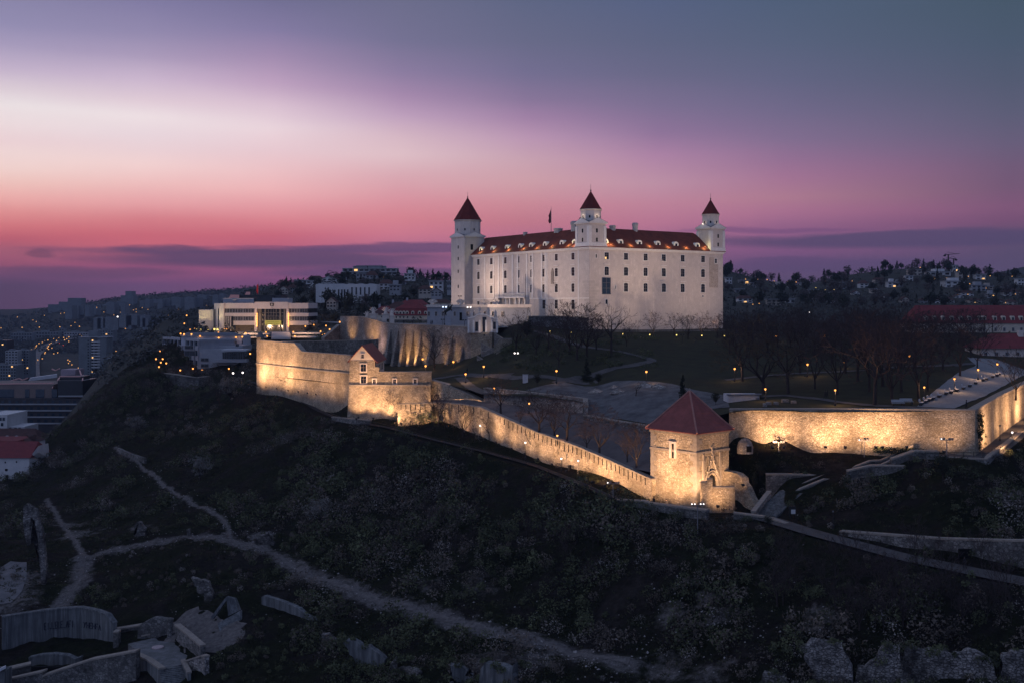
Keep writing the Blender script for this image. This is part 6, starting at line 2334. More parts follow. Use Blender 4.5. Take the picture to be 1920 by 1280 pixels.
# curved west wing, floodlit, with slits
b_ = MB()
n_ = 9
lo_, hi_ = [], []
for i in range(n_ + 1):
 th = math.pi * .5 * i / n_
 px = 421.5 - 27 * math.sin(th)
 dd = D_ - 3.2 * math.cos(th) + 1.5 + 7 * (1 - math.cos(th))
 lo_.append(Vector((xl(px), dd, zz_(623))))
 hi_.append(Vector((xl(px), dd, zz_(568.8))))
lo_ = lo_[::-1] + [Vector((xl(421.5), D_ + 16, zz_(623))), Vector((xl(394.5), D_ + 16, zz_(623)))]
hi_ = hi_[::-1] + [Vector((xl(421.5), D_ + 16, zz_(568.8))), Vector((xl(394.5), D_ + 16, zz_(568.8)))]
b_.hexa(lo_, hi_)
b_.build('curved_wing', M['travertine'], pl_)
for px in (397.6, 400.5, 403.8):
 th = math.asin((421.5 - px) / 27)
 dd = D_ - 3.2 * math.cos(th) + 1.5 + 7 * (1 - math.cos(th))
 MB().box((xl(px), dd - .05, (zz_(617) + zz_(580)) / 2), (.34, .3, zz_(580) - zz_(617))).build('slit_window', M['glass'], pl_)
MB().box((xl(411.3), D_ - .85, (zz_(617) + zz_(579)) / 2), (.7, .3, zz_(579) - zz_(617))).build('slit_window', M['glass'], pl_)
b_ = fbox(421, 437, 593, 621, D_ - .9, 1.2)
b_.build('dark_bay', M['glass'], pl_)
for k in range(4):
 fbox(421.3 + k * 3.6, 422.3 + k * 3.6, 593, 621, D_ - 1.1, .18).build('fin', M['travertine'], pl_)
# fluted blank wing farther left
b_ = MB()
for k in range(9):
 px = 367.5 + k * 3.05
 wallbox(b_, xl(px), xl(px + 2.55), D_ + 5 - .35, D_ + 7, zz_(622.5), zz_(581.4))
wallbox(b_, xl(367), xl(395.5), D_ + 5, D_ + 20, zz_(623), zz_(581))
b_.build('fluted_wing', M['travertine'], pl_)
fbox(418, 475.5, 559.2, 568.3, D_ + 4, 12).build('penthouse', M['grey_plaster'], pl_)
fbox(510.5, 541, 559, 566.3, D_ + 4, 10).build('penthouse', M['grey_plaster'], pl_)
b_ = fbox(449, 528, 553.5, 566, D_ + 9, 14)
fbox(475, 511, 557, 566.3, D_ + 5, 3, b_)
b_.build('hall_roof', M['dark_panel'], pl_)
for px0, px1, t0, t1, dd in ((429, 448.5, 553, 559.1, D_ + 7), (459, 469, 547.5, 553, D_ + 14)):
 b_ = MB()
 b_.hexa([P(px0, t1, dd), P(px1, t1, dd), P(px1, t1, dd + 5), P(px0, t1, dd + 5)], [P(px0 + 3, t0, dd + 1.5), P(px1, t0, dd + 1.5), P(px1, t0, dd + 5), P(px0 + 3, t0, dd + 5)])
 b_.build('skylight', mat('skylight_panel', (.66, .30, .25), .5, (.6, .27, .22), 1), pl_)  # orange-pink glow of the lit skylight put into the panel colour
b_ = MB().lathe(P(439.5, 564.5, D_ + 3.2), [(.1, 0), (.9, .5), (1.1, .9)], 10)
b_.build('satellite_dish', M['white_metal'], pl_)
# flag
fp = thing('flag', 'red flag on a tall pole rising behind the parliament roof', 'flag', P(484.5, 553, D_ + 9))
a = P(484.5, 553, D_ + 9)
MB().tube(a, P(484.5, 528, D_ + 9), .12, .06).build('pole', M['steel'], fp)
b_ = MB()
for k in range(5):
 z0, z1 = a.z + 5.2 - k * 1.0, a.z + 4.2 - k * 1.0
 w0, w1 = [.4, .9, .7, 1.1, .8, .5][k], [.4, .9, .7, 1.1, .8, .5][k + 1]
 b_.hexa([a + Vector((-.1, 0, z1 - a.z)), a + Vector((-.1 - w1, .1, z1 - a.z)), a + Vector((-.1 - w1, .3, z1 - a.z)), a + Vector((-.1, .2, z1 - a.z))],
   [a + Vector((-.1, 0, z0 - a.z)), a + Vector((-.1 - w0, .1, z0 - a.z)), a + Vector((-.1 - w0, .3, z0 - a.z)), a + Vector((-.1, .2, z0 - a.z))])
b_.build('cloth', M['red_cloth'], fp)
# forecourt: terraces, hedges and steps
structure(fbox(440, 610, 622.6, 632, 506, 40).build('forecourt_paving', M['paving'], None))
for i, (px0, px1, py, D2) in enumerate(((457, 505, 624.5, 503), (455, 500, 630.5, 499), (548, 600, 623.5, 503), (548, 606, 630, 499))):
 tb = thing('planter_terrace', ['pale planter wall with hedge left of the parliament steps, upper row', 'pale planter wall with hedge left of the parliament steps, lower row', 'pale planter wall with hedge right of the parliament steps, upper row', 'pale planter wall with hedge right of the parliament steps, lower row'][i], 'planter', P(px0, py + 4, D2), 'planter terraces before the parliament')
 fbox(px0, px1, py, py + 3, D2, 2).build('wall', M['travertine'], tb)
 cs = [(XY(q_, D2 + 3).x, D2 + 1.5, ZY(py, D2) + .25) for q_ in np.arange(px0 + 1, px1, 2.2)]
 V, Q = leaf_cloud(rng, np.array(cs) - np.array(tb.location), np.tile([[.45, .5, .4]], (len(cs), 1)), 26, .25)
 raw_mesh('hedge', V, Q, M['ivy'], tb)
ps = thing('parliament_steps', 'broad pale steps in front of the parliament entrance', 'stairs', P(527, 634, 497))
b_ = MB()
for k in range(8):
 fbox(510 - (k % 4) * .4, 543 + (k % 4) * .4, 622.5 + k * 1.45, 636, 504 - k * 1.0, .98, b_)
b_.build('steps', M['travertine'], ps)

# the terraced grey building below the parliament
hb_ = thing('terraced_building', 'grey terraced building with strip windows on the slope left of the west wall', 'building', P(390, 700, 455))
D2 = 455.0
x2 = lambda px: XY(px, D2).x
fr_h = frame(P(374, 706, 447), (P(374, 0, 447) - P(306, 0, 482)).to_2d())
fr_l = frame(Vector((XY(306, 482).x, 482, 0)), (XY(374, 447) - XY(306, 482)))
LW_ = (XY(374, 447) - XY(306, 482)).length
b_ = Loc(fr_l)
zb_, zt_ = ZY(704, 447), ZY(634, 482)
for k in range(4):
 z = zb_ - 2 + (zt_ - zb_ + 2) * k / 4
 b_.bx(0, LW_, 0, 16, z, z + (zt_ - zb_ + 2) / 4 * .45)
b_.bx(.2, LW_ - .2, .5, 15.5, zb_ - 2, zt_ - .3)
b_.bx(-.2, LW_ + .2, -.3, 16.3, zt_ - .29, zt_ + .6)
b_.build('west_wing', M['grey_plaster'], hb_)
for k in range(4):
 z = zb_ - 2 + (zt_ - zb_ + 2) * k / 4 + (zt_ - zb_ + 2) / 4 * .47
 for j in range(9):
  a0 = 1 + j * (LW_ - 2) / 9
  q = Loc(fr_l)
  q.bx(a0, a0 + (LW_ - 2) / 9 - .6, .38, .48, z, z + (zt_ - zb_ + 2) / 4 * .5)
  q.build('window', M['glass_blue'], hb_)
for j in range(10):
 a0 = .6 + j * (LW_ - 1.2) / 9.0
 q = Loc(fr_l)
 q.bx(a0 - .25, a0 + .25, -.55, .35, zb_ - 1, zt_ - .3)
 q.build('pier', M['grey_plaster'], hb_)
b_ = fbox(374, 444, 654, 707, 447, 20)
fbox(344, 455, 648, 657, 452, 16, b_)
b_.build('middle_block', M['grey_plaster'], hb_)
b_ = fbox(340, 455, 630, 648, 460, 14)
b_.build('upper_block', mat('upper_plaster', (.52, .54, .60), .85, (.44, .46, .52), .4), hb_)
b_ = MB()
b_.hexa([P(338, 630, 459), P(456, 630, 459), P(456, 628, 475), P(338, 628, 475)], [P(352, 624, 464), P(440, 624, 464), P(440, 623, 474), P(352, 623, 474)])
b_.build('sloping_roof', M['lead'], hb_)
for px, py, w, h in ((358, 651, 22, 6), (386, 644, 14, 9), (370, 644, 14, 9), (445, 647, 6, 5)):
 fwin(hb_, px, py, w, h, 447 if px > 440 else 451.8, M['glass'], 'window', M['steel'])
for px, py, w, h in ((356, 662, 20, 9), (384, 674, 14, 6), (384, 685, 14, 6), (384, 696, 12, 7)):
 fwin(hb_, px, py, w, h, 446.9 if px > 374 else 448, M['glass'], 'window', M['steel'])
b_ = fbox(415, 462, 655, 658, 440, 8)
b_.build('canopy', M['white_metal'], hb_)
for j in range(10):
 fwin(hb_, 419 + j * 4.2, 666, 3.4, 12, 446.9, M['glass'], 'window')
b_ = fbox(400, 462, 673, 679, 443, 4)
b_.build('balcony', M['grey_plaster'], hb_)
rw = wall('round_retaining_wall', 'curved rough stone retaining wall below the grey terraced building', 'wall',
   [(294, 702, 730, 441), (305, 700, 733, 434), (325, 702, 735, 428), (350, 706, 736, 424), (372, 708, 734, 424), (392, 706, 730, 430)], M['stone_dark'], 1.5, 3)

# ------------------------------------------------------------------ right-hand buildings
rb_ = thing('long_barracks', 'long building with red dormered roof at the right edge behind the park', 'building', P(1830, 620, 420))
D2 = 420.0
fbox(1712, 1985, 606, 645, D2, 14).build('wall', M['cream'], rb_)
b_ = MB()
hip_roof(b_, XY(1712, D2).x, XY(1985, D2).x, D2, D2 + 14, ZY(606.3, D2), ZY(572.5, D2), .5, 4)
b_.build('roof', M['roof_far'], rb_)
for px in (1738.5, 1754.5, 1770.5, 1787, 1803.5, 1820, 1840, 1847.5, 1867.5, 1884, 1901, 1917):
 c = P(px, 601.5, D2)
 b_ = MB()
 pr_ = [(-.72, 0), (.72, 0), (.72, 1.5), (.4, 1.9), (-.4, 1.9), (-.72, 1.5)]
 b_.hexa([Vector((c.x + s, D2 + .8, c.z + z_)) for s, z_ in pr_], [Vector((c.x + s, D2 + 3.4, c.z + z_)) for s, z_ in pr_])
 do = b_.build('dormer', M['cream'], rb_)
 MB().box((c.x, D2 + .77, c.z + .75), (.8, .1, 1.1)).build('dormer_window', M['glass'], do)
for px in (1770, 1785.5, 1802, 1820.5, 1839, 1845.5, 1866.5, 1883, 1899.5, 1915):
 fwin(rb_, px, 617.5, 4, 6.5, D2, None, 'window', M['grey_plaster'])
MB().box((XY(1860.5, D2).x, D2 - .1, ZY(625, D2)), (.25, .25, 8)).build('drainpipe', M['iron'], rb_)
fwin(rb_, 1843, 635, 15, 9, D2, M['dark'], 'archway')
sh_ = thing('red_roof_house', 'white house with red hipped roof at the right edge above the promenade', 'house', P(1880, 672, 330))
D2 = 330.0
fbox(1840, 1968, 653, 673, D2, 12).build('wall', M['plaster'], sh_)
fbox(1838, 1970, 673.2, 690, D2 - .4, 12.8).build('stone_base', M['stone_dark'], sh_)
hip_roof(MB(), XY(1840, D2).x, XY(1968, D2).x, D2, D2 + 12, ZY(653, D2), ZY(626, D2), .8).build('roof', M['roof_far'], sh_)
for px in (1848, 1868, 1888, 1908):
 fwin(sh_, px, 663, 6, 6.5, D2, None, 'window', M['grey_plaster'])
c = P(1913, 624, D2 + 5)
MB().box((c.x, c.y, c.z - .4), (1.6, 1.2, 2.4)).build('chimney', M['plaster'], sh_)
# white site container
wc = thing('site_container', 'white corrugated container standing at the left end of the park above the lit wall', 'container', P(1395, 762, 232))
D2 = 232.0
b_ = fbox(1365, 1424, 740, 762.5, D2, 5)
for k in range(19):
 fbox(1366.5 + k * 2.5, 1367.7 + k * 2.5, 741.5, 761.5, D2 - .1, .12, b_)
b_.build('shell', M['white_metal'], wc)
b_ = MB().hexa([P(1362, 740, D2 - .6), P(1428, 740, D2 - .6), P(1428, 739, D2 + 5.4), P(1362, 739, D2 + 5.4)], [P(1362, 739, D2 - .6), P(1428, 739, D2 - .6), P(1428, 737, D2 + 5.4), P(1362, 737, D2 + 5.4)])
b_.build('roof', M['lead'], wc)
MB().box((XY(1420, D2).x, D2 - .06, ZY(753, D2)), (.8, .1, 1.9)).build('door', M['steel'], wc)
for i, (px, py, wpx, hpx) in enumerate(((1441, 757, 9, 5), (1455, 757, 8, 5), (1472, 752, 12, 5), (1488, 754, 9, 4), (1434, 760, 6, 6))):
 p = up_hit(px, py + hpx / 2)
 st2 = thing('stone_pallet', 'pallet of building stone right of the container, %s from the left' % nth([1, 2, 3, 4, 0][i]), 'pallet', p, 'pallets of stone by the container')
 w, h = wpx * p.y / F, hpx * p.y / F
 b_ = MB()
 for a in range(3):
  for c in range(2):
   b_.box((p.x - w / 3 + a * w / 3, p.y, p.z + .2 + h * .22 + c * h * .42), (w / 3 * .92, 1.0, h * .40))
 b_.build('stones', M['stone_grey'], st2)
 MB().box((p.x, p.y, p.z + .1), (w, 1.1, .16)).build('pallet', M['wood'], st2)
# kiosk by the promenade
kk = thing('kiosk', 'small stone kiosk beside the lamp at the far end of the promenade', 'kiosk', P(1846, 705, 282))
fbox(1837.5, 1854, 697, 711, 282, 2.4).build('wall', M['sandstone'], kk)
fbox(1836.5, 1855, 694.5, 697, 281.7, 3).build('roof', M['coping'], kk)
# benches along the promenade
bench = None
bl = []
for i, (px, py) in enumerate(((1728, 760), (1736, 756), (1743, 753.5), (1750, 751), (1762, 745.5), (1775, 741), (1784, 738.5), (1795, 735), (1807, 730.5), (1819, 726), (1830, 721), (1844, 715.5), (1850, 713), (1862, 709), (1870, 706), (1874, 703.5), (1684, 762), (1700, 759))):
 p = up_hit(px, py)
 ang = math.atan2(p.y - 205, p.x - 75) if i < 16 else 0.0
 if bench is None:
  bench = thing('park_bench', '', 'bench', (0, 0, 0), 'benches along the promenade')
  b_ = MB()
  for k in range(3):
   b_.box((0, -.18 + k * .18, .46), (2.0, .14, .06))
  b_.build('seat', M['white_metal'], bench)
  b_ = MB()
  for k in range(2):
   b_.box((0, .30 + k * .05, .66 + k * .2), (2.0, .05, .14))
  b_.build('backrest', M['white_metal'], bench)
  for sx in (-.85, .85):
   MB().box((sx, .05, .2), (.1, .5, .44)).build('leg', M['iron'], bench)
  o = bench
 else:
  o = copy_tree(bench)
 o.location = p + Vector((0, 0, .12))
 o.scale = (1.25, 1.25, 1.25)
 o.rotation_euler = (0, 0, R(62) if i < 16 else 0)
 bl.append(o)
rank_labels(bl, 'pale park bench, {n} from the left along the promenade')

# ------------------------------------------------------------------ the town and the hills beyond
M['h_white'] = mat('house_white', (.60, .60, .60), .9, (.48, .48, .49), .3)
M['h_grey'] = mat('house_grey', (.34, .35, .37), .9, (.26, .27, .29), .3)
M['h_beige'] = mat('house_beige', (.46, .41, .36), .9, (.36, .32, .28), .3)
M['panel'] = mat('panel_block', (.20, .22, .24), .9, (.14, .155, .17), .12)
HW = {'h_white': 'white', 'h_grey': 'grey', 'h_beige': 'beige'}

def house(px0, px1, ptop, pbase, D, depth, wm, roof, label, group, lit=0, floors=2, cols=3, rm='roof_brown'):
 """far house; front faces the viewer"""
 t = thing('hill_house', label, 'house', P((px0 + px1) / 2, pbase, D), group)
 peak = roof != 'flat'
 pe = ptop + (pbase - ptop) * (.42 if peak else .0)
 b_ = fbox(px0, px1, pe, pbase + 8, D, depth)
 b_.build('wall', M[wm], t)
 x0, x1, ze = XY(px0, D).x, XY(px1, D).x, ZY(pe, D)
 r_ = MB()
 if roof == 'hip':
  hip_roof(r_, x0, x1, D, D + depth, ze, ZY(ptop, D), .5, min(depth, x1 - x0) * .35)
  r_.build('roof', M[rm], t)
 elif roof == 'gable':
  xm, zr = (x0 + x1) / 2, ZY(ptop, D)
  for s, xe in ((-1, x0 - .6), (1, x1 + .6)):
   A = [Vector((xm, D - .4, zr)), Vector((xm, D + depth, zr)), Vector((xe, D + depth, ze - .3)), Vector((xe, D - .4, ze - .3))]
   if s < 0:
    A.reverse()
   r_.hexa([p - Vector((0, 0, .3)) for p in A], A)
  r_.build('roof', M[rm], t)
  MB().hexa([Vector((x0, D + .01, ze)), Vector((x1, D + .01, ze)), Vector((xm, D + .01, zr - .2))], [Vector((x0, D + .4, ze)), Vector((x1, D + .4, ze)), Vector((xm, D + .4, zr - .2))]).build('gable', M[wm], t)
 else:
  wallbox(r_, x0 - .5, x1 + .5, D - .8, D + depth + .3, ze + .003, ze + .5)
  r_.build('roof', M['h_grey'], t)
  if random.random() < .5:
   wallbox(MB(), x0 + (x1 - x0) * .3, x0 + (x1 - x0) * .75, D + 2, D + depth - 1, ze + .503, ze + 3).build('penthouse', M[wm], t)
 for f in range(floors):
  for c in range(cols):
   px = px0 + (px1 - px0) * (c + .5) / cols
   py = pe + (pbase - pe) * (f + .5) / floors
   litw = lit and f == floors - 1 and c == lit - 1
   fwin(t, px, py, (px1 - px0) / cols * .55, (pbase - pe) / floors * .5, D, M['lit_win'] if litw else M['glass'])
 return t

# right hillside, houses read off the photograph (centre x, base row, width, height in its pixels)
RH = []
for i, (zx, zy, w, h, roof) in enumerate(((90, 240, 36, 38, 'flat'), (185, 245, 60, 26, 'flat'), (240, 262, 34, 28, 'flat'), (400, 265, 66, 18, 'flat'), (482, 265, 56, 18, 'flat'), (155, 298, 54, 24, 'flat'), (190, 358, 90, 46, 'hip'), (368, 374, 84, 36, 'flat'), (470, 360, 56, 26, 'flat'),
           (612, 300, 62, 24, 'flat'), (620, 345, 56, 38, 'gable'), (682, 325, 64, 30, 'flat'), (752, 358, 86, 38, 'hip'), (815, 272, 50, 40, 'flat'), (928, 266, 54, 48, 'hip'), (1030, 232, 72, 32, 'hip'), (1102, 262, 54, 32, 'flat'), (1146, 258, 44, 22, 'flat'),
           (1208, 225, 48, 34, 'flat'), (1246, 190, 76, 38, 'flat'), (1400, 190, 130, 24, 'flat'), (1350, 215, 46, 22, 'flat'), (1492, 264, 118, 40, 'flat'), (1546, 208, 70, 38, 'flat'), (1570, 318, 76, 38, 'hip'), (1640, 285, 88, 36, 'flat'), (1652, 215, 60, 30, 'flat'),
           (1700, 285, 56, 28, 'flat'), (1384, 362, 72, 40, 'hip'), (1312, 362, 72, 34, 'hip'), (1452, 362, 72, 38, 'hip'), (1620, 360, 76, 32, 'hip'), (1850, 320, 92, 50, 'hip'), (1818, 280, 48, 26, 'flat'), (1902, 250, 40, 40, 'flat'), (1850, 372, 60, 36, 'hip'), (1496, 166, 30, 40, 'flat'),
           (560, 250, 44, 18, 'flat'), (880, 310, 40, 30, 'gable'), (1185, 358, 44, 40, 'gable'), (1770, 360, 60, 30, 'hip'), (1720, 330, 50, 26, 'flat'), (1520, 330, 50, 26, 'gable'), (1000, 300, 50, 26, 'flat'), (1090, 330, 54, 30, 'hip'))):
 px, pb, w, h = 1340 + zx / 3.31, 460 + zy / 3.31, w / 3.31, h / 3.31
 p = hit(px, pb, 560, 1600)
 D = min(p.y, 1180)
 wm = ('h_white', 'h_grey', 'h_white', 'h_beige')[i % 4]
 RH.append((house(px - w / 2, px + w / 2, pb - h, pb, D, max(7, w * D / F * .7), wm, roof, '', 'houses on the right hillside', (i % 5 == 1) * 2, 2 if h > 8 else 1, 2 + int(w > 20), 'roof_brown'), wm, roof))
for wm in HW:
 for roof in ('flat', 'hip', 'gable'):
  l = [o for o, a, b in RH if a == wm and b == roof]
  nm = {'flat': 'flat villa', 'hip': 'house with hipped roof', 'gable': 'house with brown gable'}[roof]
  rank_labels(l, '%s %s, {n} of its kind from the left, right hillside' % (HW[wm], nm))
# left hillside
ab = thing('hilltop_apartments', 'large stepped modern apartment block crowning the hill left of the castle', 'apartment block', P(690, 522, 885))
D_ = 885.0
for k, (px0, px1, t0, t1, dz, dp) in enumerate(((637, 748, 516, 526, 0, 24), (640, 745, 510, 515.4, 2, 22), (642, 743, 503.5, 509.4, 4, 20), (668, 688, 498, 503, 5, 16), (690, 716, 498, 503, 5, 16), (718, 723, 499, 503, 6, 6), (662, 666, 499, 503, 6, 6))):
 fbox(px0, px1, t0, t1, D_ + dz, dp).build('storey', M['h_grey'] if k < 3 else M['panel'], ab)
 if k < 3:
  fbox(px0 - 1, px1 + 1, t0 - .6, t0 - .02, D_ + dz - 1.8, dp).build('balcony_slab', M['h_white'], ab)
  for c in range(10):
   px = px0 + (px1 - px0) * (c + .5) / 10
   fwin(ab, px, (t0 + t1) / 2 + .3, (px1 - px0) / 10 * .6, (t1 - t0) * .6, D_ + dz - .05, M['lit_win'] if (k, c) in ((2, 2), (0, 7)) else M['glass'])
LH = [(545, 560, 529, 543, 800, 'hip', 'h_beige', 'roof_brown', 'brown hip roofed house at the left end of the crest left of the castle'), (523, 540, 536, 551, 720, 'gable', 'h_beige', 'roof_brown', 'steep brown gabled house behind the parliament flag'),
  (539, 553, 533, 549, 730, 'hip', 'h_grey', 'roof_brown', 'dark roofed house next to the steep gable behind the parliament'), (552, 575, 526, 537, 820, 'flat', 'h_grey', '', 'flat grey house with two lit lamps on the crest left of the castle'),
  (574, 604, 527, 537, 790, 'flat', 'h_white', '', 'long low white flat house on the crest left of the castle'), (604, 631, 516, 531, 810, 'gable', 'h_white', 'roof_brown', 'white gabled house beside the crane on the left crest'),
  (580, 603, 517, 528, 850, 'hip', 'h_beige', 'roof_brown', 'brown roofed house left of the white gabled house on the crest'), (686, 707, 508, 528, 790, 'hip', 'h_grey', 'roof_brown', 'grey house with pyramid roof in front of the hilltop apartments'),
  (668, 686, 513, 527, 800, 'flat', 'h_grey', '', 'narrow grey flat house below the hilltop apartments'), (711, 736, 524, 543, 700, 'hip', 'h_white', 'roof_brown', 'white house with hipped roof right of the long grey hall'),
  (758, 778, 514, 524, 800, 'flat', 'h_white', '', 'flat white house among conifers right of the hilltop apartments'), (805, 830, 528, 542, 640, 'flat', 'h_white', '', 'white terrace house close to the left castle tower'),
  (808, 828, 540, 556, 590, 'gable', 'h_grey', 'roof_brown', 'dark gabled house close to the left castle tower'), (612, 630, 557, 577, 580, 'gable', 'h_beige', 'roof_brown', 'half timbered gabled house right of the parliament'),
  (730, 750, 535, 546, 640, 'flat', 'h_grey', '', 'small grey flat house in the middle of the left hillside'), (785, 808, 535, 552, 620, 'hip', 'h_beige', 'roof_brown', 'brown roofed house below the conifers left of the castle'),
  (838, 850, 528, 546, 600, 'flat', 'h_grey', '', 'grey house tight against the left castle tower'), (742, 760, 524, 534, 760, 'hip', 'h_grey', 'roof_brown', 'small hip roofed house right under the hilltop apartments')]
for i, (px0, px1, pt, pb, D, roof, wm, rm, lab) in enumerate(LH):
 house(px0, px1, pt, pb, D, max(8, (px1 - px0) * D / F * .8), wm, roof, lab, 'houses on the left hillside', (i in (3, 11)) * 1, 2, 3, rm or 'roof_brown')
gh = thing('grey_hall', 'long pale grey hall with tall dark windows on the hillside left of the castle', 'hall', P(640, 565, 630))
fbox(592, 706, 533, 568, 630, 18).build('wall', M['h_white'], gh)
for k in range(6):
 fbox(596 + k * 19, 603 + k * 19, 531.5, 533, 630.2, 10).build('roof_unit', M['h_grey'], gh)
for px in (635, 641, 646, 652, 660, 668, 676, 684, 692):
 fwin(gh, px, 552 if px < 655 else 546, 2.6, 18 if px < 655 else 14, 630)
for px, py, h, D, flip, lab, rotl in ((617, 524, 10, 830, 1, 'construction crane with level jib over the left crest', 14), (1778, 488, 10, 1150, 1, 'taller construction crane on the right hilltop', 21), (1788, 492, 6, 1190, -1, 'shorter construction crane on the right hilltop', 14)):
 q = P(px, py, D)
 ct = thing('crane', lab, 'crane', q)
 top = P(px, py - h, D)
 b_ = MB().tube(q - Vector((0, 0, 8)), top, .8, .8, 4)
 b_.build('mast', M['iron'], ct)
 b_ = MB()
 L = rotl * D / F
 tilt = 1.6 if px < 700 else 1.2
 b_.tube(top - Vector((L * .35 * flip, 0, 0)), top + Vector((L * flip, 0, tilt)), .5, .3, 4)
 b_.tube(top - Vector((L * .35 * flip, 0, 0)), top + Vector((0, 0, 3)), .2, .2, 3)
 b_.tube(top + Vector((0, 0, 3)), top + Vector((L * .7 * flip, 0, tilt * .7)), .2, .2, 3)
 b_.box(top - Vector((L * .32 * flip, 0, 1.0)), (2.5, 1, 1.6))
 b_.build('jib', M['iron'], ct)

# trees on those hills
FN = mat('hill_needle', (.045, .056, .045), .9, (.022, .028, .024), .1)  # paler than the near needles, distance haze put into the colour
FT = [conifer('hill_conifer', '', 14, 71, .22, 1.3, FN, 16, 10), conifer('hill_conifer', '', 14, 72, .16, 1.2, FN, 16, 10)]
FR = [leafy('hill_tree', '', 11, 73, .9, 1.3, FN, 26, 22), leafy('hill_tree', '', 11, 74, .75, 1.2, mat('hill_leaf', (.07, .075, .058), .9, (.034, .036, .03), .1), 26, 22)]
FB = leafy('hill_bare_tree', '', 11, 75, .9, .8, mat('hill_twig', (.13, .11, .105), .9, (.07, .06, .06), .1), 26, 26)

def hill_tree(px, D, h, k, grp):
 pr = (FT[0], FT[1], FR[0], FR[1], FB, FR[0], FB)[k]
 z = float(low(px, D))
 nm = ('dark conifer', 'slim dark conifer', 'broad dark tree', 'broad dark tree', 'pale leafless tree', 'broad dark tree', 'pale leafless tree')[k]
 plant(pr, Vector(((px - 960) * D / F, D, z - .3)), h, '%s among the houses on the %s' % (nm, grp), {'right hillside': 'trees on the right hillside', 'left hillside': 'trees on the left hillside'}[grp])

for i in range(150):
 px = rng.uniform(1350, 1960)
 D = math.exp(rng.uniform(math.log(720), math.log(1190)))
 hill_tree(px, D, rng.uniform(6, 13), int(rng.integers(0, 7)), 'right hillside')
for px, t, D in ((1493, 510, 1110), (1545, 503, 1140), (1553, 505, 1150), (1562, 509, 1140), (1590, 508, 1160), (1635, 500, 1190), (1655, 496, 1195), (1710, 490, 1195), (1740, 492, 1195), (1805, 497, 1190), (1825, 502, 1190), (1855, 503, 1190), (1433, 512, 1120), (1388, 508, 1110), (1670, 494, 1195), (1690, 492, 1195), (1760, 494, 1195), (1615, 505, 1180)):
 z = float(low(px, D))
 hill_tree(px, D, max(7, ZY(t, D) - z), int(rng.integers(0, 4)), 'right hillside')
for i in range(110):
 px = rng.uniform(520, 850)
 D = math.exp(rng.uniform(math.log(530), math.log(900)))
 if 700 < px and D < 560:
  continue
 hill_tree(px, D, rng.uniform(4.5, 9.5), int(rng.integers(0, 7)), 'left hillside')
for px, t, D in ((534, 522, 760), (545, 528, 740), (619, 540, 600), (768, 512, 860), (788, 508, 850), (802, 510, 840), (812, 503, 850), (822, 507, 850), (835, 514, 830), (746, 515, 840), (845, 520, 700), (655, 548, 575), (560, 535, 680), (500, 548, 640), (640, 548, 590), (700, 545, 600), (520, 556, 610), (590, 545, 640)):
 z = float(low(px, D))
 hill_tree(px, D, max(8, ZY(t, D) - z), int(rng.integers(0, 4)), 'left hillside')
# the wooded flanks that read as one mass
n = 9000
px = rng.uniform(150, 2000, n)
D = np.exp(rng.uniform(math.log(470), math.log(1250), n))
m1 = ((px < 480) & (px > 190) & (D < 900)) | ((px > 480) & (px < 860) & (D > 520)) | ((px > 1345) & (D > 600))
m1 &= rng.uniform(0, 1, n) < np.where(px > 1345, .5, .75)
px, D = px[m1], D[m1]
x, y = (px - 960) * D / F, D
pat = fbm(x / 40, y / 40, 3, 31)
kk = pat > -.12
px, D, x, y = px[kk], D[kk], x[kk], y[kk]
z = low(px, D)
hh = rng.uniform(2, 5.5, len(x)) * np.where(px < 480, 1.2, 1.0)
V, Q = leaf_cloud(rng, np.column_stack([x, y, z + hh * .5]), np.column_stack([hh * .7, hh * .7, hh * .6]), 16, 1.5 * np.clip(hh / 4, .5, 1.2))
stuff(raw_mesh('far_wood', V, Q, mat('far_foliage', (.10, .10, .09), .95, (.05, .053, .05), .04)), 'dark woods covering the flanks of the hills', 'wood')  # woods lightened in their colour to stand for haze
n = 5000
px = rng.uniform(-60, 620, n)
D = np.exp(rng.uniform(math.log(1000), math.log(3300), n))
kk = ~((px > 40) & (px < 175) & (D < 1900))
px, D = px[kk], D[kk]
n = len(px)
x, y = (px - 960) * D / F, D
hh = rng.uniform(4, 9, n)
V, Q = leaf_cloud(rng, np.column_stack([x, y, low(px, D) + hh * .4]), np.column_stack([hh * 1.2, hh * 1.2, hh * .6]), 8, 5.0)
stuff(raw_mesh('town_greenery', V, Q, mat('town_foliage', (.060, .062, .058), .95, (.034, .036, .034), .01)), 'dark trees between the blocks of the far town', 'wood')

# ---- the town on the left
tb_ = thing('tower_block', 'grey high-rise tower block with recessed balconies standing alone at the left', 'tower block', P(172, 708, 1130))
D_ = 1130.0
fbox(147.5, 170, 633, 712, D_, 18).build('wall', M['panel'], tb_)
fbox(188, 199.5, 633.5, 712, D_, 18).build('side_wall', M['panel'], tb_)
fbox(170, 188, 635, 712, D_ + 2.5, 15).build('core', M['h_grey'], tb_)
fbox(146.5, 200.5, 631.6, 633, D_ - .5, 19.5).build('roof_slab', M['h_grey'], tb_)
fbox(166, 183, 620, 631.5, D_ + 5, 10).build('roof_plant', M['panel'], tb_)
for k in range(14):
 py = 637 + k * 5.3
 fbox(171, 187.5, py + 2.4, py + 4.6, D_ + .4, 2).build('balcony', M['h_white'], tb_)
 lit = k in (0, 6, 11)
 fwin(tb_, 173.5, py + 1.2, 2.4, 2.6, D_ + 2.4, M['lit_win'] if lit else M['glass'])
 fwin(tb_, 180, py + 1.2, 5, 2.4, D_ + 2.4)
 fwin(tb_, 165.5, py + 1.5, 2.4, 2.4, D_)
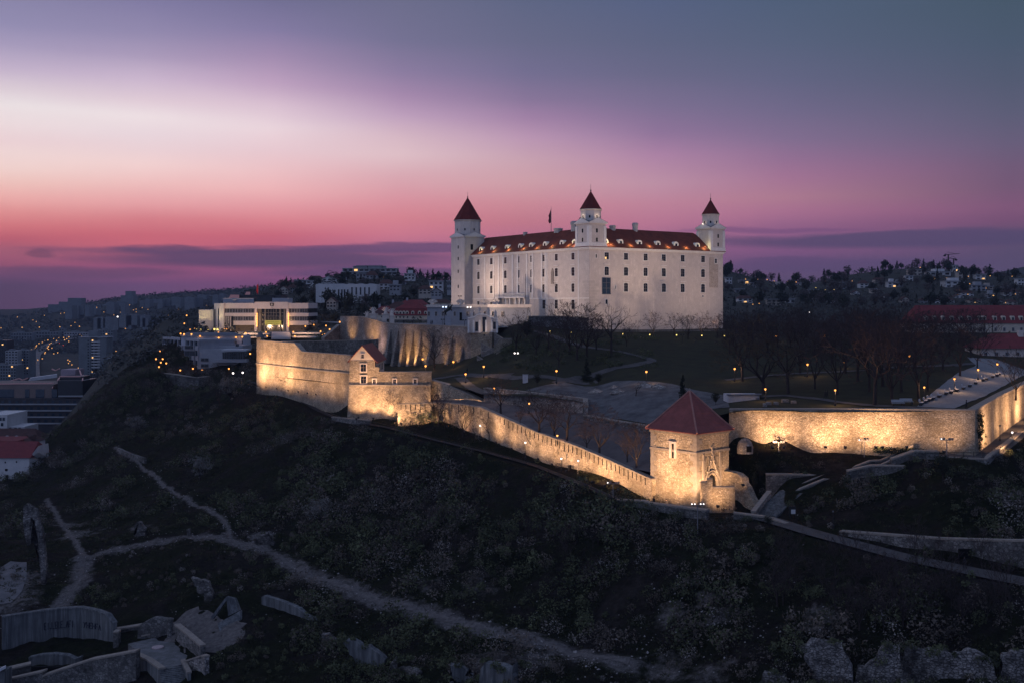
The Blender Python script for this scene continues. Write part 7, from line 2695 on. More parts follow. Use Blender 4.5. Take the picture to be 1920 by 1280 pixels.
mdb = thing('modern_complex', 'dark modern block with pink rimmed roof terraces at the left edge', 'building', P(80, 790, 560))
D_ = 560.0
fbox(-60, 156, 747, 812, D_, 40).build('lower_storeys', mat('dark_render', (.052, .05, .055), .8, (.035, .034, .038), .2), mdb)
for k in range(4):
 fbox(-60, 150, 756 + k * 12, 758.5 + k * 12, D_ - .6, .65).build('balcony_band', M['h_grey'], mdb)
for k in range(4):
 for c in range(11):
  fwin(mdb, 5 + c * 13.5, 753 + k * 12, 5.5, 5.5, D_, M['glass_blue'])
fbox(-60, 100, 720, 746.5, D_ + 6, 28).build('upper_storey', mat('pinkish_render', (.22, .17, .155), .85, (.17, .135, .125), .2), mdb)
for px, w in ((5, 42), (51, 8), (75, 16), (102, 10)):
 fwin(mdb, px, 737, w, 16, D_ + 5.9, M['glass_blue'])
fbox(108, 155, 713, 740.5, D_ + 2, 20).build('dark_cube', M['dark_panel'], mdb)
fbox(112, 152, 705.5, 712.9, D_ + 9, 12).build('rooftop_cube', M['dark_panel'], mdb)
fbox(109, 155, 741, 743.6, D_ + .8, 6).build('pale_band', M['h_grey'], mdb)
rim = mat('pink_metal_rim', (.72, .40, .36), .45, (.6, .33, .3), 1)
for a, b in (((108, 713, D_ + 2), (114, 705, D_ + 22)), ((154.5, 713, D_ + 2), (156, 703, D_ + 22)), ((-40, 720, D_ + 6), (100, 717.5, D_ + 6)), ((0, 720, D_ + 30), (36, 709, D_ + 40)), ((36, 709, D_ + 40), (42, 712, D_ + 40)), ((42, 712, D_ + 40), (52, 708, D_ + 40)), ((97, 691, D_ + 60), (104, 694, D_ + 60)), ((104, 694, D_ + 60), (112, 690, D_ + 60)),
    ((112, 705, D_ + 9), (152, 705, D_ + 9)), ((149, 694, D_ + 26), (153, 704, D_ + 20)), ((98, 727, D_ + 5), (103, 720, D_ + 9))):
 MB().tube(P(*a), P(*b), .42, .42, 4).build('roof_rim', rim, mdb)
b_ = fbox(114, 141, 692.5, 704, D_ + 22, 12)
b_.build('roof_pavilion', mat('lilac_panel', (.34, .28, .32), .6, (.28, .23, .27), .4), mdb)
b_ = MB().hexa([P(53, 714, D_ + 44), P(107, 707, D_ + 44), P(107, 706, D_ + 50), P(53, 713, D_ + 50)], [P(57, 708, D_ + 44), P(107, 701, D_ + 44), P(107, 700, D_ + 50), P(57, 707, D_ + 50)])
b_.build('glass_canopy', M['white_metal'], mdb)
lw_ = thing('white_office', 'small white modern building with square windows at the left edge below the dark complex', 'building', P(5, 805, 480))
fbox(-30, 13.5, 777, 815, 480, 20).build('wall', M['h_white'], lw_)
fbox(13.6, 46, 799, 815, 482, 14).build('annex', M['h_white'], lw_)
for px, py in ((1, 785), (7, 785), (4, 795), (19, 804), (29, 804), (37, 804)):
 fwin(lw_, px, py, 4.5, 6, 480 if px < 13 else 482, M['glass_blue'])
# house with two red roofs, bottom left
rh = thing('red_roofed_house', 'white house with red double roof in the bottom left by the slope', 'house', P(30, 905, 372))
D_ = 372.0
b_ = fbox(-70, 55, 857, 925, D_, 16)
b_.build('wall', M['h_white'], rh)
x0, x1 = XY(-70, D_).x, XY(55, D_).x
MB().hexa([Vector((x1 - .01, D_ + .5, ZY(857, D_))), Vector((x1 + 1.4, D_ + 4, ZY(850, D_))), Vector((x1 + 1.4, D_ + 12, ZY(850, D_) - 3)), Vector((x1 - .01, D_ + 16, ZY(857, D_)))],
   [Vector((x1 - .01, D_ + .5, ZY(856, D_))), Vector((x1 + 1.4, D_ + 4, ZY(838, D_))), Vector((x1 + 1.4, D_ + 12, ZY(838, D_))), Vector((x1 - .01, D_ + 16, ZY(856, D_)))]).build('side_wall', M['h_white'], rh)
b_ = MB()
b_.poly([Vector((x0, D_ - .6, ZY(857.5, D_))), Vector((x1 + .6, D_ - .6, ZY(857.5, D_))), Vector((x1 - .4, D_ + 8, ZY(832, D_))), Vector((x0, D_ + 8, ZY(832, D_)))])
b_.poly([Vector((x1 + .6, D_ - .6, ZY(857.5, D_))), Vector((x1 + .6, D_ + 16.5, ZY(857.5, D_))), Vector((x1 - .4, D_ + 8, ZY(832, D_)))])
b_.poly([Vector((x1 + .6, D_ + 16.5, ZY(857.5, D_))), Vector((x0, D_ + 16.5, ZY(857.5, D_))), Vector((x0, D_ + 8, ZY(832, D_))), Vector((x1 - .4, D_ + 8, ZY(832, D_)))])
b_.build('roof', M['roof_far'], rh)
fbox(32, 62, 829, 840, D_ + 14, 10).build('dormer_block', M['h_white'], rh)
hip_roof(MB(), XY(32, D_ + 14).x, XY(62, D_ + 14).x, D_ + 14, D_ + 24, ZY(829, D_ + 14), ZY(815, D_ + 14), .3).build('pavilion_roof', M['roof_brown'], rh)
fbox(-70, 32, 826, 836, D_ + 10, 14).build('attic', M['roof_far'], rh)
for px, py, w, h in ((10, 866, 2.2, 3), (31, 865, 2.2, 3), (12, 880, 5, 4), (13, 895, 5.5, 11)):
 fwin(rh, px, py, w, h, D_)
bd_ = thing('dormered_house', 'dark roofed house with round dormers behind the red double roof', 'house', P(40, 835, 420))
D_ = 420.0
fbox(-60, 72, 828, 850, D_, 14).build('wall', M['h_beige'], bd_)
b_ = MB()
hip_roof(b_, XY(-60, D_).x, XY(72, D_).x, D_, D_ + 14, ZY(828, D_), ZY(806, D_), .5, 5)
b_.build('roof', M['roof_brown'], bd_)
for px in (10, 27.5, 61):
 c = P(px, 824, D_)
 b_ = MB().lathe(c + Vector((0, 1.5, 0)), [(.9, 0), (.9, .9), (.6, 1.4), (.1, 1.6)], 8)
 do = b_.build('dormer', M['h_grey'], bd_)
 MB().box((c.x, c.y + .62, c.z + .6), (.8, .1, .8)).build('dormer_window', M['glass'], do)
# mid-distance blocks
for i, (px0, px1, pt, pb, D, m_, lab) in enumerate(((10, 33, 657, 702, 1050, 'h_grey', 'pale grey slab block left of the curving lit avenue'), (33, 54, 656, 702, 1060, 'panel', 'darker grey slab block nearest the curving lit avenue'), (-20, 13, 638, 684, 1120, 'dark_panel', 'dark glass tower at the very left edge'),
             (-20, 30, 684, 712, 950, 'panel', 'low grey block at the left edge above the dark complex'), (20, 60, 624, 652, 2250, 'panel', 'long hazy block beyond the lit avenue, left part'), (62, 110, 622, 645, 2300, 'panel', 'long hazy block beyond the lit avenue, middle part'), (111, 120, 616, 636, 2320, 'panel', 'narrow hazy tower beyond the lit avenue'),
             (120, 165, 623, 634, 2300, 'h_grey', 'low pale building beyond the lit avenue near the tower block'), (182, 212, 619, 634, 1600, 'panel', 'low hazy block right of the lone tower block'), (258, 280, 633, 643, 700, 'h_grey', 'small flat pavilion on the wooded slope at the left'), (202, 216, 666, 676, 800, 'h_grey', 'small pale house on the wooded slope by the tower block'))):
 t = thing('town_block', lab, 'block', P((px0 + px1) / 2, pb, D), 'blocks of the town at the left')
 fbox(px0, px1, pt, pb + 6, D, 16).build('wall', M[m_], t)
 fbox(px0 + (px1 - px0) * .3, px0 + (px1 - px0) * .6, pt - 3, pt - .02, D + 4, 6).build('roof_plant', M['panel'], t)
 nf, nc = max(2, int((pb - pt) / 5)), max(2, int((px1 - px0) / 5))
 for f in range(nf):
  for c in range(nc):
   fwin(t, px0 + (px1 - px0) * (c + .5) / nc, pt + (pb - pt) * (f + .5) / nf, (px1 - px0) / nc * .55, (pb - pt) / nf * .45, D, M['lit_win'] if rng.uniform() < .03 else M['glass'])
sk = []
for i in range(44):
 if i < 26:
  px = 128 + i * 11.5 + rng.uniform(-3, 3)
  D = 2700 + rng.uniform(-200, 200)
  top = 574 - (px - 110) * .075 + rng.uniform(-1, 4)
  h = rng.uniform(8, 16)
  w = rng.uniform(8, 20)
 else:
  px = 180 + (i - 26) * 12 + rng.uniform(-4, 4)
  D = 2100
  top = 592 + rng.uniform(-3, 6)
  h = rng.uniform(9, 16)
  w = rng.uniform(9, 18)
 if px > 430:
  continue
 t = thing('housing_block', '', 'block', P(px, top + h, D), 'hazy housing blocks on the far left hill')
 fbox(px - w / 2, px + w / 2, top, top + h + 10, D, 30).build('wall', M['panel'], t)
 fbox(px - w * .2, px + w * .1, top - 1.3, top - .01, D + 5, 12).build('roof_plant', M['panel'], t)
 sk.append(t)
for px0, px1, pt, pb, D in ((235, 247, 546, 570, 2800), (226, 250, 554, 572, 2790), (127, 153, 559, 575, 2900), (110, 127, 566, 580, 2900), (90, 110, 571, 582, 2950)):
 t = thing('housing_block', '', 'block', P((px0 + px1) / 2, pb, D), 'hazy housing blocks on the far left hill')
 fbox(px0, px1, pt, pb + 12, D, 30).build('wall', M['panel'], t)
 sk.append(t)
rank_labels(sk, 'hazy grey housing block, {n} from the left on the far hill')
# the avenue with its traffic
M['avenue'] = mat('avenue_asphalt', (.17, .16, .16), .8, (.12, .115, .115), .05)
AV = [(60, 712, 8), (61, 688, 8), (66, 668, 8), (78, 655, 8), (95, 646, 9), (118, 640, 10), (140, 636, 10)]
strip('avenue', [(hit(a, b, 600, 2500), w) for a, b, w in AV], M['avenue'], low, 2.5, 3, 0, 12)

# ------------------------------------------------------------------ ruins and rubble in the foreground

OVER = []

def ruin(name, label, cat, outline, D0, D1, m, thick=1.2, group=None):
 """a broken wall with the given outline (px,row), its plane running from depth D0 at the left to D1 at the right"""
 flat = (name == 'tall_ruin')
 xs = [p[0] for p in outline]
 x0, x1 = min(xs), max(xs)
 xm = (x0 + x1) / 2
 # the wall stands on the ground: its plane follows the ground under its lower edge
 bl, br = max(p[1] for p in outline if p[0] <= xm), max(p[1] for p in outline if p[0] >= xm)
 D0, D1 = hit(x0, min(bl, 1292)).y + .2, hit(x1, min(br, 1292)).y + .2
 if flat:
  D0 = D1 = hit(80, 1098).y
 if abs(D0 - D1) > .9 * abs(x1 - x0) * D0 / F:
  D0 = D1 = (D0 + D1) / 2
 a, b = XY(x0, D0), XY(x1, D1)

 def onplane(px):
  k = (px - 960) / F
  den = (b.x - a.x) - k * (b.y - a.y)
  s = (k * a.y - a.x) / den if abs(den) > 1e-6 else 0
  return a.y + (b.y - a.y) * s
 pts = [P(px, py, onplane(px)) for px, py in outline]
 d = (b - a).normalized()
 nrm_ = Vector((-d.y, d.x, 0))
 if nrm_.dot(pts[0]) < 0:
  nrm_ = -nrm_
 ctr = sum(pts, Vector()) / len(pts)
 if name == 'ruined_wall':
  OVER.extend([p + nrm_ * random.uniform(-.5, 1.0) for p in pts for _ in range(2)])
 t = thing(name, label, cat, Vector((ctr.x, ctr.y, min(p.z for p in pts))), group)
 # subdivide the outline and roughen it
 q = []
 for i, p in enumerate(pts):
  n = pts[(i + 1) % len(pts)]
  k = max(1, int((n - p).length / .55))
  for j in range(k):
   r = p.lerp(n, j / k)
   e = (.24 if thick > 1.1 else .04) * random.choice((.3, .6, 1.4))
   q.append(r + Vector((random.gauss(0, e), 0, random.gauss(0, e))))
 back = [p + nrm_ * thick for p in q]
 mb = MB()
 n = len(q)
 bm = bmesh.new()
 fv = [bm.verts.new(p - t.location) for p in q]
 bv = [bm.verts.new(p - t.location) for p in back]
 bm.faces.new(fv)
 bm.faces.new(bv[::-1])
 for i in range(n):
  bm.faces.new((fv[i], bv[i], bv[(i + 1) % n], fv[(i + 1) % n]))
 bmesh.ops.triangulate(bm, faces=bm.faces[:])
 bmesh.ops.recalc_face_normals(bm, faces=bm.faces[:])
 me = bpy.data.meshes.new('masonry')
 bm.to_mesh(me)
 bm.free()
 me.materials.append(m)
 o = bpy.data.objects.new('masonry', me)
 COL.objects.link(o)
 o.parent = t
 return t

R_ = M['stone_ruin']
ruin('ruined_wall', 'broad broken masonry wall at the bottom right, left piece with ragged left end', 'ruin', [(1498, 1214), (1512, 1200), (1545, 1206), (1570, 1207), (1582, 1212), (1582, 1232), (1596, 1245), (1600, 1300), (1530, 1300), (1524, 1250), (1506, 1240)], 139, 137, R_)
ruin('ruined_wall', 'narrow broken masonry pier at the bottom right beside the dark crack', 'ruin', [(1604, 1300), (1606, 1256), (1640, 1238), (1650, 1222), (1672, 1214), (1689, 1208), (1690, 1300)], 137, 136.5, R_)
ruin('ruined_wall', 'wide sloping masonry wall at the bottom right, right of the dark crack', 'ruin', [(1694, 1300), (1696, 1212), (1716, 1212), (1732, 1222), (1752, 1218), (1790, 1226), (1830, 1222), (1846, 1230), (1860, 1240), (1872, 1300)], 136, 134, R_)
ruin('ruined_wall', 'masonry wall at the bottom right corner with courses of stone', 'ruin', [(1876, 1300), (1876, 1226), (1900, 1222), (1960, 1224), (1960, 1300)], 134, 131, R_)
ruin('ruined_wall', 'low broken masonry stump under the left broken wall at the bottom right', 'ruin', [(1420, 1300), (1430, 1262), (1470, 1266), (1480, 1300)], 139, 138, R_)
ruin('ruined_wall', 'pale wall remnant with vertical streaks at the bottom centre left', 'ruin', [(642, 1204), (652, 1196), (668, 1204), (690, 1212), (708, 1222), (722, 1236), (722, 1256), (704, 1252), (690, 1250), (668, 1246), (660, 1222)], 167, 163, M['concrete'])
ruin('ruined_wall', 'small rough wall remnant left of the streaked one', 'ruin', [(602, 1190), (616, 1188), (628, 1200), (632, 1216), (610, 1210)], 170, 169, R_)
ruin('ruined_wall', 'thin leaning wall shard right of the streaked remnant at the bottom', 'ruin', [(732, 1236), (742, 1234), (746, 1260), (742, 1272), (732, 1262)], 161, 160, R_)
ruin('ruined_wall', 'low crumbling wall base behind the leaning shard', 'ruin', [(746, 1252), (768, 1252), (782, 1262), (774, 1278), (756, 1268)], 160, 159, R_)
ruin('ruined_wall', 'squat concrete wall block at the bottom centre', 'ruin', [(848, 1244), (872, 1250), (886, 1262), (880, 1290), (846, 1290)], 153, 152, M['concrete'])
ruin('ruined_wall', 'tall streaked concrete wall at the bottom edge near the centre', 'ruin', [(902, 1254), (910, 1240), (936, 1246), (962, 1252), (966, 1300), (902, 1300)], 150.5, 149, M['concrete'])
ruin('fallen_slab', 'long cracked concrete slab lying across the lower slope', 'slab', [(490, 1118), (494, 1116), (528, 1126), (560, 1140), (572, 1152), (598, 1164), (600, 1168), (580, 1162), (540, 1148), (490, 1132)], 192, 183, M['concrete'], .9)
ruin('rock', 'pale jagged rock outcrop beside the main track', 'rock', [(477, 1016), (486, 1004), (496, 1003), (504, 994), (503, 1010), (512, 1016), (512, 1024), (500, 1020), (484, 1022)], 227, 224, M['stone_ruin'], 1.6)
ruin('leaning_wall', 'leaning pointed wall fragment on the lower left slope', 'ruin', [(360, 1082), (374, 1088), (392, 1094), (400, 1108), (397, 1134), (388, 1134), (374, 1112), (364, 1098)], 203, 201, R_)
ruin('broken_pillar', 'ragged pale pillar stump on the left slope above the track', 'ruin', [(252, 984), (258, 976), (264, 978), (270, 990), (275, 1005), (274, 1016), (268, 1015), (260, 1004), (254, 994)], 246, 245.5, R_)
ruin('wall_post', 'small broken wall post standing by the track junction', 'ruin', [(350, 992), (356, 990), (357, 1006), (351, 1006)], 238, 237.8, R_, .7)
tp = ruin('tall_ruin', 'tall narrow ruined wall standing at the far left above the pale bare patch', 'ruin', [(44, 948), (50, 943), (69, 955), (72, 975), (78, 990), (82, 1020), (86, 1062), (84, 1102), (78, 1100), (75, 1060), (71, 1012), (65, 976), (57, 968), (56, 990), (58, 1018), (52, 1023), (46, 1005), (43, 975)], 232, 226, R_, 1.0)
# long low stone wall on the upper left slope
wall('slope_wall', 'low stone wall at the top of the upper track on the left slope', 'wall', [(218, 838, 846, 352), (240, 848, 858, 341), (270, 858, 868, 330)], M['stone_dark'], .8, 1.2, False)
# angled concrete wing walls
D_ = 196.0
wg = thing('wing_walls', 'pair of angled concrete wing walls forming a V at the lower left', 'ruin', P(415, 1175, 196))
Dw = hit(424, 1172).y - 196
for quad in (((395, 1156, 197), (422, 1120, 199), (426, 1122, 199), (399, 1160, 197)), ((424, 1118, 199), (440, 1122, 200), (448, 1144, 199), (428, 1154, 198)), ((408, 1168, 195), (450, 1144, 198), (450, 1168, 196), (432, 1184, 194), (412, 1184, 193))):
 f = [P(q[0], q[1], q[2] + Dw) for q in quad]
 b_ = MB().hexa(f, [p + Vector((.2, .7, 0)) for p in f])
 b_.build('slab', M['concrete'], wg)

_wall = wall

def wall(name, label, cat, pts, *a, **k):
 pts = [(p[0], p[1], p[2], hit(p[0], min(p[2], 1295)).y) for p in pts]
 return _wall(name, label, cat, pts, *a, **k)

# curved retaining wall with graffiti
cw = thing('graffiti_wall', 'curved stained concrete retaining wall with faded graffiti at the bottom left', 'wall', P(110, 1215, 186))
ctrl = [(4, 1158, 1222, 191), (40, 1152, 1210, 194), (80, 1146, 1203, 196), (115, 1142, 1198, 197), (150, 1140, 1197.5, 197), (180, 1146, 1200, 194), (200, 1154, 1204, 190), (212, 1170, 1208, 186)]
ctrl = [(a, b, c, hit(a, c).y) for a, b, c, d in ctrl]
mb_, cp_ = wall_mb(ctrl, .9, .8, 1.0)
mb_.build('wall', M['concrete'], cw)
cp_.build('coping', M['concrete'], cw)

def cpos(px, f, off=.06):
 for (a, b) in zip(ctrl[:-1], ctrl[1:]):
  if a[0] <= px <= b[0]:
   s = (px - a[0]) / (b[0] - a[0])
   T, B = P(a[0], a[1], a[3]).lerp(P(b[0], b[1], b[3]), s), P(a[0], a[2], a[3]).lerp(P(b[0], b[2], b[3]), s)
   p = B.lerp(T, f)
   return p - Vector((p.x, p.y, 0)).normalized() * off
 return None

ink = mat('graffiti_paint', (.025, .03, .05), .8, (.02, .022, .035), 2)
GL = {'Y': [[(0, 1), (.5, .5)], [(1, 1), (.1, 0)]], 'A': [[(0, 0), (.5, 1), (1, 0)], [(.2, .4), (.8, .4)]], 'H': [[(0, 0), (0, 1)], [(1, 0), (1, 1)], [(0, .5), (1, .5)]], 'E': [[(1, 1), (0, 1), (0, 0), (1, 0)], [(0, .5), (.8, .5)]],
  'F': [[(1, 1), (0, 1), (0, 0)], [(0, .5), (.7, .5)]], 'J': [[(1, 1), (1, .1), (.5, 0), (0, .2)]], 'L': [[(0, 1), (0, 0), (1, 0)]], 'I': [[(.5, 0), (.5, 1)]], 'S': [[(1, .9), (.3, 1), (0, .7), (1, .35), (.6, 0), (0, .1)]], 'T': [[(0, 1), (1, 1)], [(.5, 1), (.5, 0)]],
  '_': [[(0, 0), (1, 0)]]}
for word, px0, dx, hgt, wd in (('EIJ_ELE_AFI', 83, 5.1, .22, .06), ('YHEHFA', 157, 5.6, .19, .08)):
 for k, ch in enumerate(word):
  b_ = MB()
  for st in GL[ch]:
   for (x0, y0), (x1, y1) in zip(st[:-1], st[1:]):
    n_ = 3
    for j in range(n_):
     u0, u1 = j / n_, (j + 1) / n_
     a = cpos(px0 + (k + .75 * (x0 + (x1 - x0) * u0)) * dx, .40 + hgt * (y0 + (y1 - y0) * u0))
     b = cpos(px0 + (k + .75 * (x0 + (x1 - x0) * u1)) * dx, .40 + hgt * (y0 + (y1 - y0) * u1))
     b_.tube(a, b, wd, wd, 4)
  b_.build('graffiti_letter', ink, cw)
# low curved basin wall in front, building remains, yard and stairs
bw = thing('basin_wall', 'low curved pale parapet in front of the graffiti wall', 'wall', P(95, 1245, 181))
mb_, cp_ = wall_mb([(a, b, c, hit(a, c).y) for a, b, c in ((54, 1234, 1252), (75, 1229, 1248), (100, 1227, 1247), (125, 1230, 1248), (140, 1237, 1249), (152, 1233, 1243))], .8, .4, 1.0)
mb_.build('wall', M['concrete'], bw)
cp_.build('coping', M['concrete'], bw)
pit = thing('dark_pit', 'dark opening under the low curved parapet', 'pit', P(95, 1262, 178))
fbox(59, 118, 1249, 1266, hit(88, 1264).y, .4).build('opening', M['dark'], pit)
for i, (pts, lab) in enumerate((([(80, 1268, 1300, 176), (170, 1238, 1290, 178), (255, 1222, 1275, 180)], 'long brown wall rising to the right across the bottom left ruins'), ([(14, 1256, 1275, 177), (58, 1246, 1268, 178)], 'short dark wall left of the low curved parapet'), ([(10, 1276, 1300, 174), (80, 1260, 1300, 175)], 'lowest dark wall in the bottom left corner'),
        ([(212, 1186, 1215, 187), (222, 1186, 1214, 186.5)], 'square wall pier at the right end of the graffiti wall'), ([(213, 1182, 1190, 190), (262, 1174, 1182, 191)], 'low linking wall behind the paved yard'))):
 wall('ruin_wall', lab, 'wall', pts, M['stone_dark'], 1.2, 2)
aw = ruin('arched_wall', 'small arched wall with rounded top between the graffiti wall and the paved yard', 'wall', [(258, 1196), (258, 1178), (266, 1168), (280, 1160), (296, 1156), (312, 1160), (314, 1188), (290, 1196), (268, 1200)], 190, 188, M['stone_dark'], .8)
wall('yard_kerb', 'pale kerb wall below the small arched wall', 'wall', [(265, 1193, 1200, 187.5), (312, 1182, 1190, 188)], M['concrete'], .4, .5)
pt_ = thing('round_post', 'round stone gate post at the corner of the paved yard', 'post', P(319, 1190, 187))
MB().lathe(P(319, 1194, hit(319, 1194).y), [(.55, -.5), (.55, 3.0), (.65, 3.05), (.65, 3.3), (.3, 3.4)], 10).build('shaft', M['stone_dark'], pt_)
zy0 = max(hit(a, b).z for a, b in ((240, 1206), (312, 1189), (376, 1232), (303, 1254), (280, 1236))) - .6
yd = [P(a, b, zy0 * F / (HY - b)) for a, b in ((240, 1206), (312, 1189), (330, 1196), (376, 1232), (378, 1238), (345, 1244), (303, 1254), (280, 1236))]
zy = sum(p.z for p in yd) / len(yd)
yb_ = MB().hexa([Vector((p.x, p.y, p.z - 2.5)) for p in yd][::-1], [p for p in yd][::-1])
structure(yb_.build('yard_paving', mat('old_paving', (.19, .19, .20), .95, (.085, .09, .085), .9, .1, .2, 9)))
rr2 = thing('round_grating', 'pinkish round slab in the middle of the paved yard', 'slab', P(296, 1212, 185.5))
MB().lathe(P(296, 1213.5, zy0 * F / (HY - 1213.5)), [(1.0, -.05), (1.0, .18), (.8, .24), (.1, .26)], 14).build('slab', mat('pink_stone', (.45, .36, .36), .9), rr2)
wall('yard_side_wall', 'brown wall running down the right side of the paved yard', 'wall', [(328, 1172, 1200, 187.6), (348, 1188, 1214, 184), (376, 1212, 1240, 179.5)], M['stone_dark'], .8, 1)
wall('yard_front_wall', 'stained wall under the front edge of the paved yard', 'wall', [(254, 1228, 1256, 178.5), (276, 1238, 1262, 177.8), (300, 1255, 1290, 176)], M['concrete'], .8, 2)
s2 = stair('yard_stairs', 'dark stairs going down from the paved yard at the bottom', P(330, 1290, hit(330, 1285).y - 2), P(322, 1250, zy0 * F / (HY - 1250)), 4.0, 12, M['concrete'])
wall('stair_cheek', 'sloping cheek wall right of the dark yard stairs', 'wall', [(340, 1238, 1250, 178), (352, 1262, 1280, 173.5)], M['concrete'], .5, 1)
wall('yard_end_wall', 'pale wall at the right end of the paved yard', 'wall', [(344, 1241, 1254, 178.2), (378, 1230, 1262, 179.2), (384, 1232, 1268, 178)], M['stone_ruin'], .7, 1.5)
strip('dirt_yard', [(hit(330, 1168), 2.5), (hit(365, 1180), 5), (hit(400, 1196), 5), (hit(430, 1215), 3)], M['gravel'], low, .12, 4, .3)
# glass roofed cabin sliver at the left edge
gl = thing('glass_shed', 'glass roofed shed edge at the very bottom left corner', 'shed', P(2, 1270, 172))
b_ = MB().hexa([P(-20, 1268, 173), P(11, 1252, 173), P(11, 1250, 176), P(-20, 1264, 176)], [P(-20, 1264, 173), P(11, 1247, 173), P(11, 1246, 176), P(-20, 1260, 176)])
b_.build('roof', M['white_metal'], gl)
fbox(-20, 9, 1258, 1290, 173.6, 2.5).build('wall', M['concrete'], gl)
# pale bare ground patches at the left
sheet('bare_ground', [hit(a, b).to_2d() for a, b in ((-30, 1075), (20, 1052), (50, 1056), (50, 1085), (42, 1110), (20, 1130), (-30, 1142))], low, mat('bare_earth', (.17, .165, .17), 1, (.085, .085, .09), .4, .05, .5, 9), 1.5, .08)

wall = _wall

# brambles growing over and along the broken walls
oc, orr = [], []
for p in OVER:
 if rng.uniform() < .5:
  q = p + Vector((rng.normal() * .8, rng.normal() * .5, rng.normal() * .25))
  oc.append(q)
  r = rng.uniform(.35, .95)
  orr.append((r, r * .8, r * .7))
 g = Vector((p.x + rng.normal() * 1.2, p.y - rng.uniform(.5, 2.0), 0))
 g.z = float(gz(g.x, g.y)) + .4
 oc.append(g)
 r = rng.uniform(.5, 1.2)
 orr.append((r, r, r * .8))
V, Q = leaf_cloud(rng, np.array(oc), np.array(orr), 90, .30)
stuff(raw_mesh('bramble_growth', V, Q, M['scrub1']), 'dark brambles growing over the broken walls', 'brambles')

# ------------------------------------------------------------------ lamps and floodlights

def lantern(p, h, head, m, label, group, w=0, col=WARM, double=False, k=1.0):
 """street lamp: base, post, glass lantern with cap"""
 t = thing('street_lamp', label, 'street lamp', p, group)
 b_ = MB().tube(p - Vector((0, 0, .4)), p + Vector((0, 0, h)), .09 * k, .06 * k, 5)
 b_.lathe(p, [(.2 * k, -.2), (.2 * k, .5), (.12 * k, .7)], 6)
 b_.build('post', M['iron'], t)
 for s in ((-1, 1) if double else (0,)):
  q = p + Vector((s * head * 1.6, 0, h))
  if s:
   MB().tube(p + Vector((0, 0, h)), q, .05 * k, .05 * k, 4).build('arm', M['iron'], t)
  MB().lathe(q, [(head * .45, 0), (head * .8, head * .7), (head * .62, head * 1.4)], 8).build('lantern', m, t)
  MB().lathe(q, [(head * .95, head * 1.41), (head * .5, head * 1.7), (.02, head * 2.0)], 8).build('cap', M['iron'], t)
 if w:
  point(p + Vector((0, 0, h + head * .7)) + Vector((0, -head * 1.3, 0)), col, w, head * .5, t)
 return t

def lamp_at(px, py, pb, fn, m, w, grp, hd=None, label='', lo=150, hi=700, **kw):
 p = hit(px, pb, lo, hi, fn)
 h = ZY(py, p.y) - p.z
 hd = hd or p.y * .00115
 return lantern(p, h - hd * .7, hd, M[m], label, grp, w, **kw)

row = []
for px, py, pb, w in ((1043.4, 695, 719, 60), (1212, 696.4, 721, 160), (907, 687, 708, 200), (873, 701, 719, 200), (850, 678, 691, 70), (927, 727.5, 742, 50), (1377.5, 691, 715, 150), (1435, 729, 752, 160), (1514, 683, 707, 180), (1566, 731, 761, 260), (1733, 725.7, 752, 90), (1789.6, 710, 736, 260), (1834, 693, 713, 240),
      (1870, 682.5, 703, 260), (1456, 630, 641, 40), (1545, 630, 641, 40), (1705, 667, 680, 50), (1584, 679, 690, 30), (798, 685.7, 697, 130), (792.5, 673, 690, 120)):
 row.append(lamp_at(px, py, pb, upper, 'lamp_warm', w * 2.4, 'old style park lamps', None, '', 195, 560))
rank_labels(row, 'lit old style lamp post, {n} from the left in the castle park')
row = []
for px, py in ((1030.6, 621), (1072, 623), (1167.7, 626), (1218.4, 627.5), (1268.6, 628), (1316, 629), (1358.4, 629.5)):
 p = hit(px, py + 7, 200, 600, upper)
 row.append(lantern(p, ZY(py, p.y) - p.z - .2, .26, M['lamp_yellow'], '', 'low lamps along the castle foot', 25, (1, .8, .35), k=.8))
rank_labels(row, 'low yellow path lamp, {n} from the left along the foot of the castle')
row = []
for px, py, pb in ((900.6, 797, 818), (941, 804.5, 832), (985, 829, 862), (1052.5, 859, 884), (1084, 863, 893), (486, 709, 722), (520, 722, 738), (564, 732, 752), (594, 744, 764), (455, 698, 712), (437, 699, 712)):
 row.append(lamp_at(px, py, pb, low, 'lamp_white', 22, 'white lamps on the road below the walls', None, '', 150, 500, col=(1, .9, .85), k=1.0))
rank_labels(row, 'small white road lamp, {n} from the left below the lit walls')
row = []
for px, py, pb in ((992, 756, 776), (1045, 816, 832), (1086.5, 838, 850)):
 row.append(lamp_at(px, py, pb, middle, 'lamp_amber', 90, 'amber lamps in the sunken lane', None, '', 200, 330, col=(1, .45, .2)))
rank_labels(row, 'amber lamp {n} from the left in the sunken lane among the bare trees')
for px, py, pb, lab, m_ in ((1697, 815, 838, 'slim lit lamp post against the right end of the long bastion wall', 'lamp_yellow'), (1898, 810, 826, 'white lamp post on the right edge of the right-hand road', 'lamp_white'), (1875, 798, 829, 'tall thin lamp post in the middle of the right-hand road', 'steel'), (1562, 958, 992, 'unlit lamp post on the verge of the lower road', 'steel'),
       (968, 663, 676, 'double lamp on the dark slope under the castle', 'lamp_white')):
 if px == 968:
  p = up_hit(px, pb)
  lantern(p, ZY(py, p.y) - p.z, .3, M[m_], lab, None, 25, (1, .95, .85), True)
 else:
  lamp_at(px, py, pb, low, m_, 25 if m_ != 'steel' else 0, None, None, lab, 120, 400, col=(1, .9, .7))
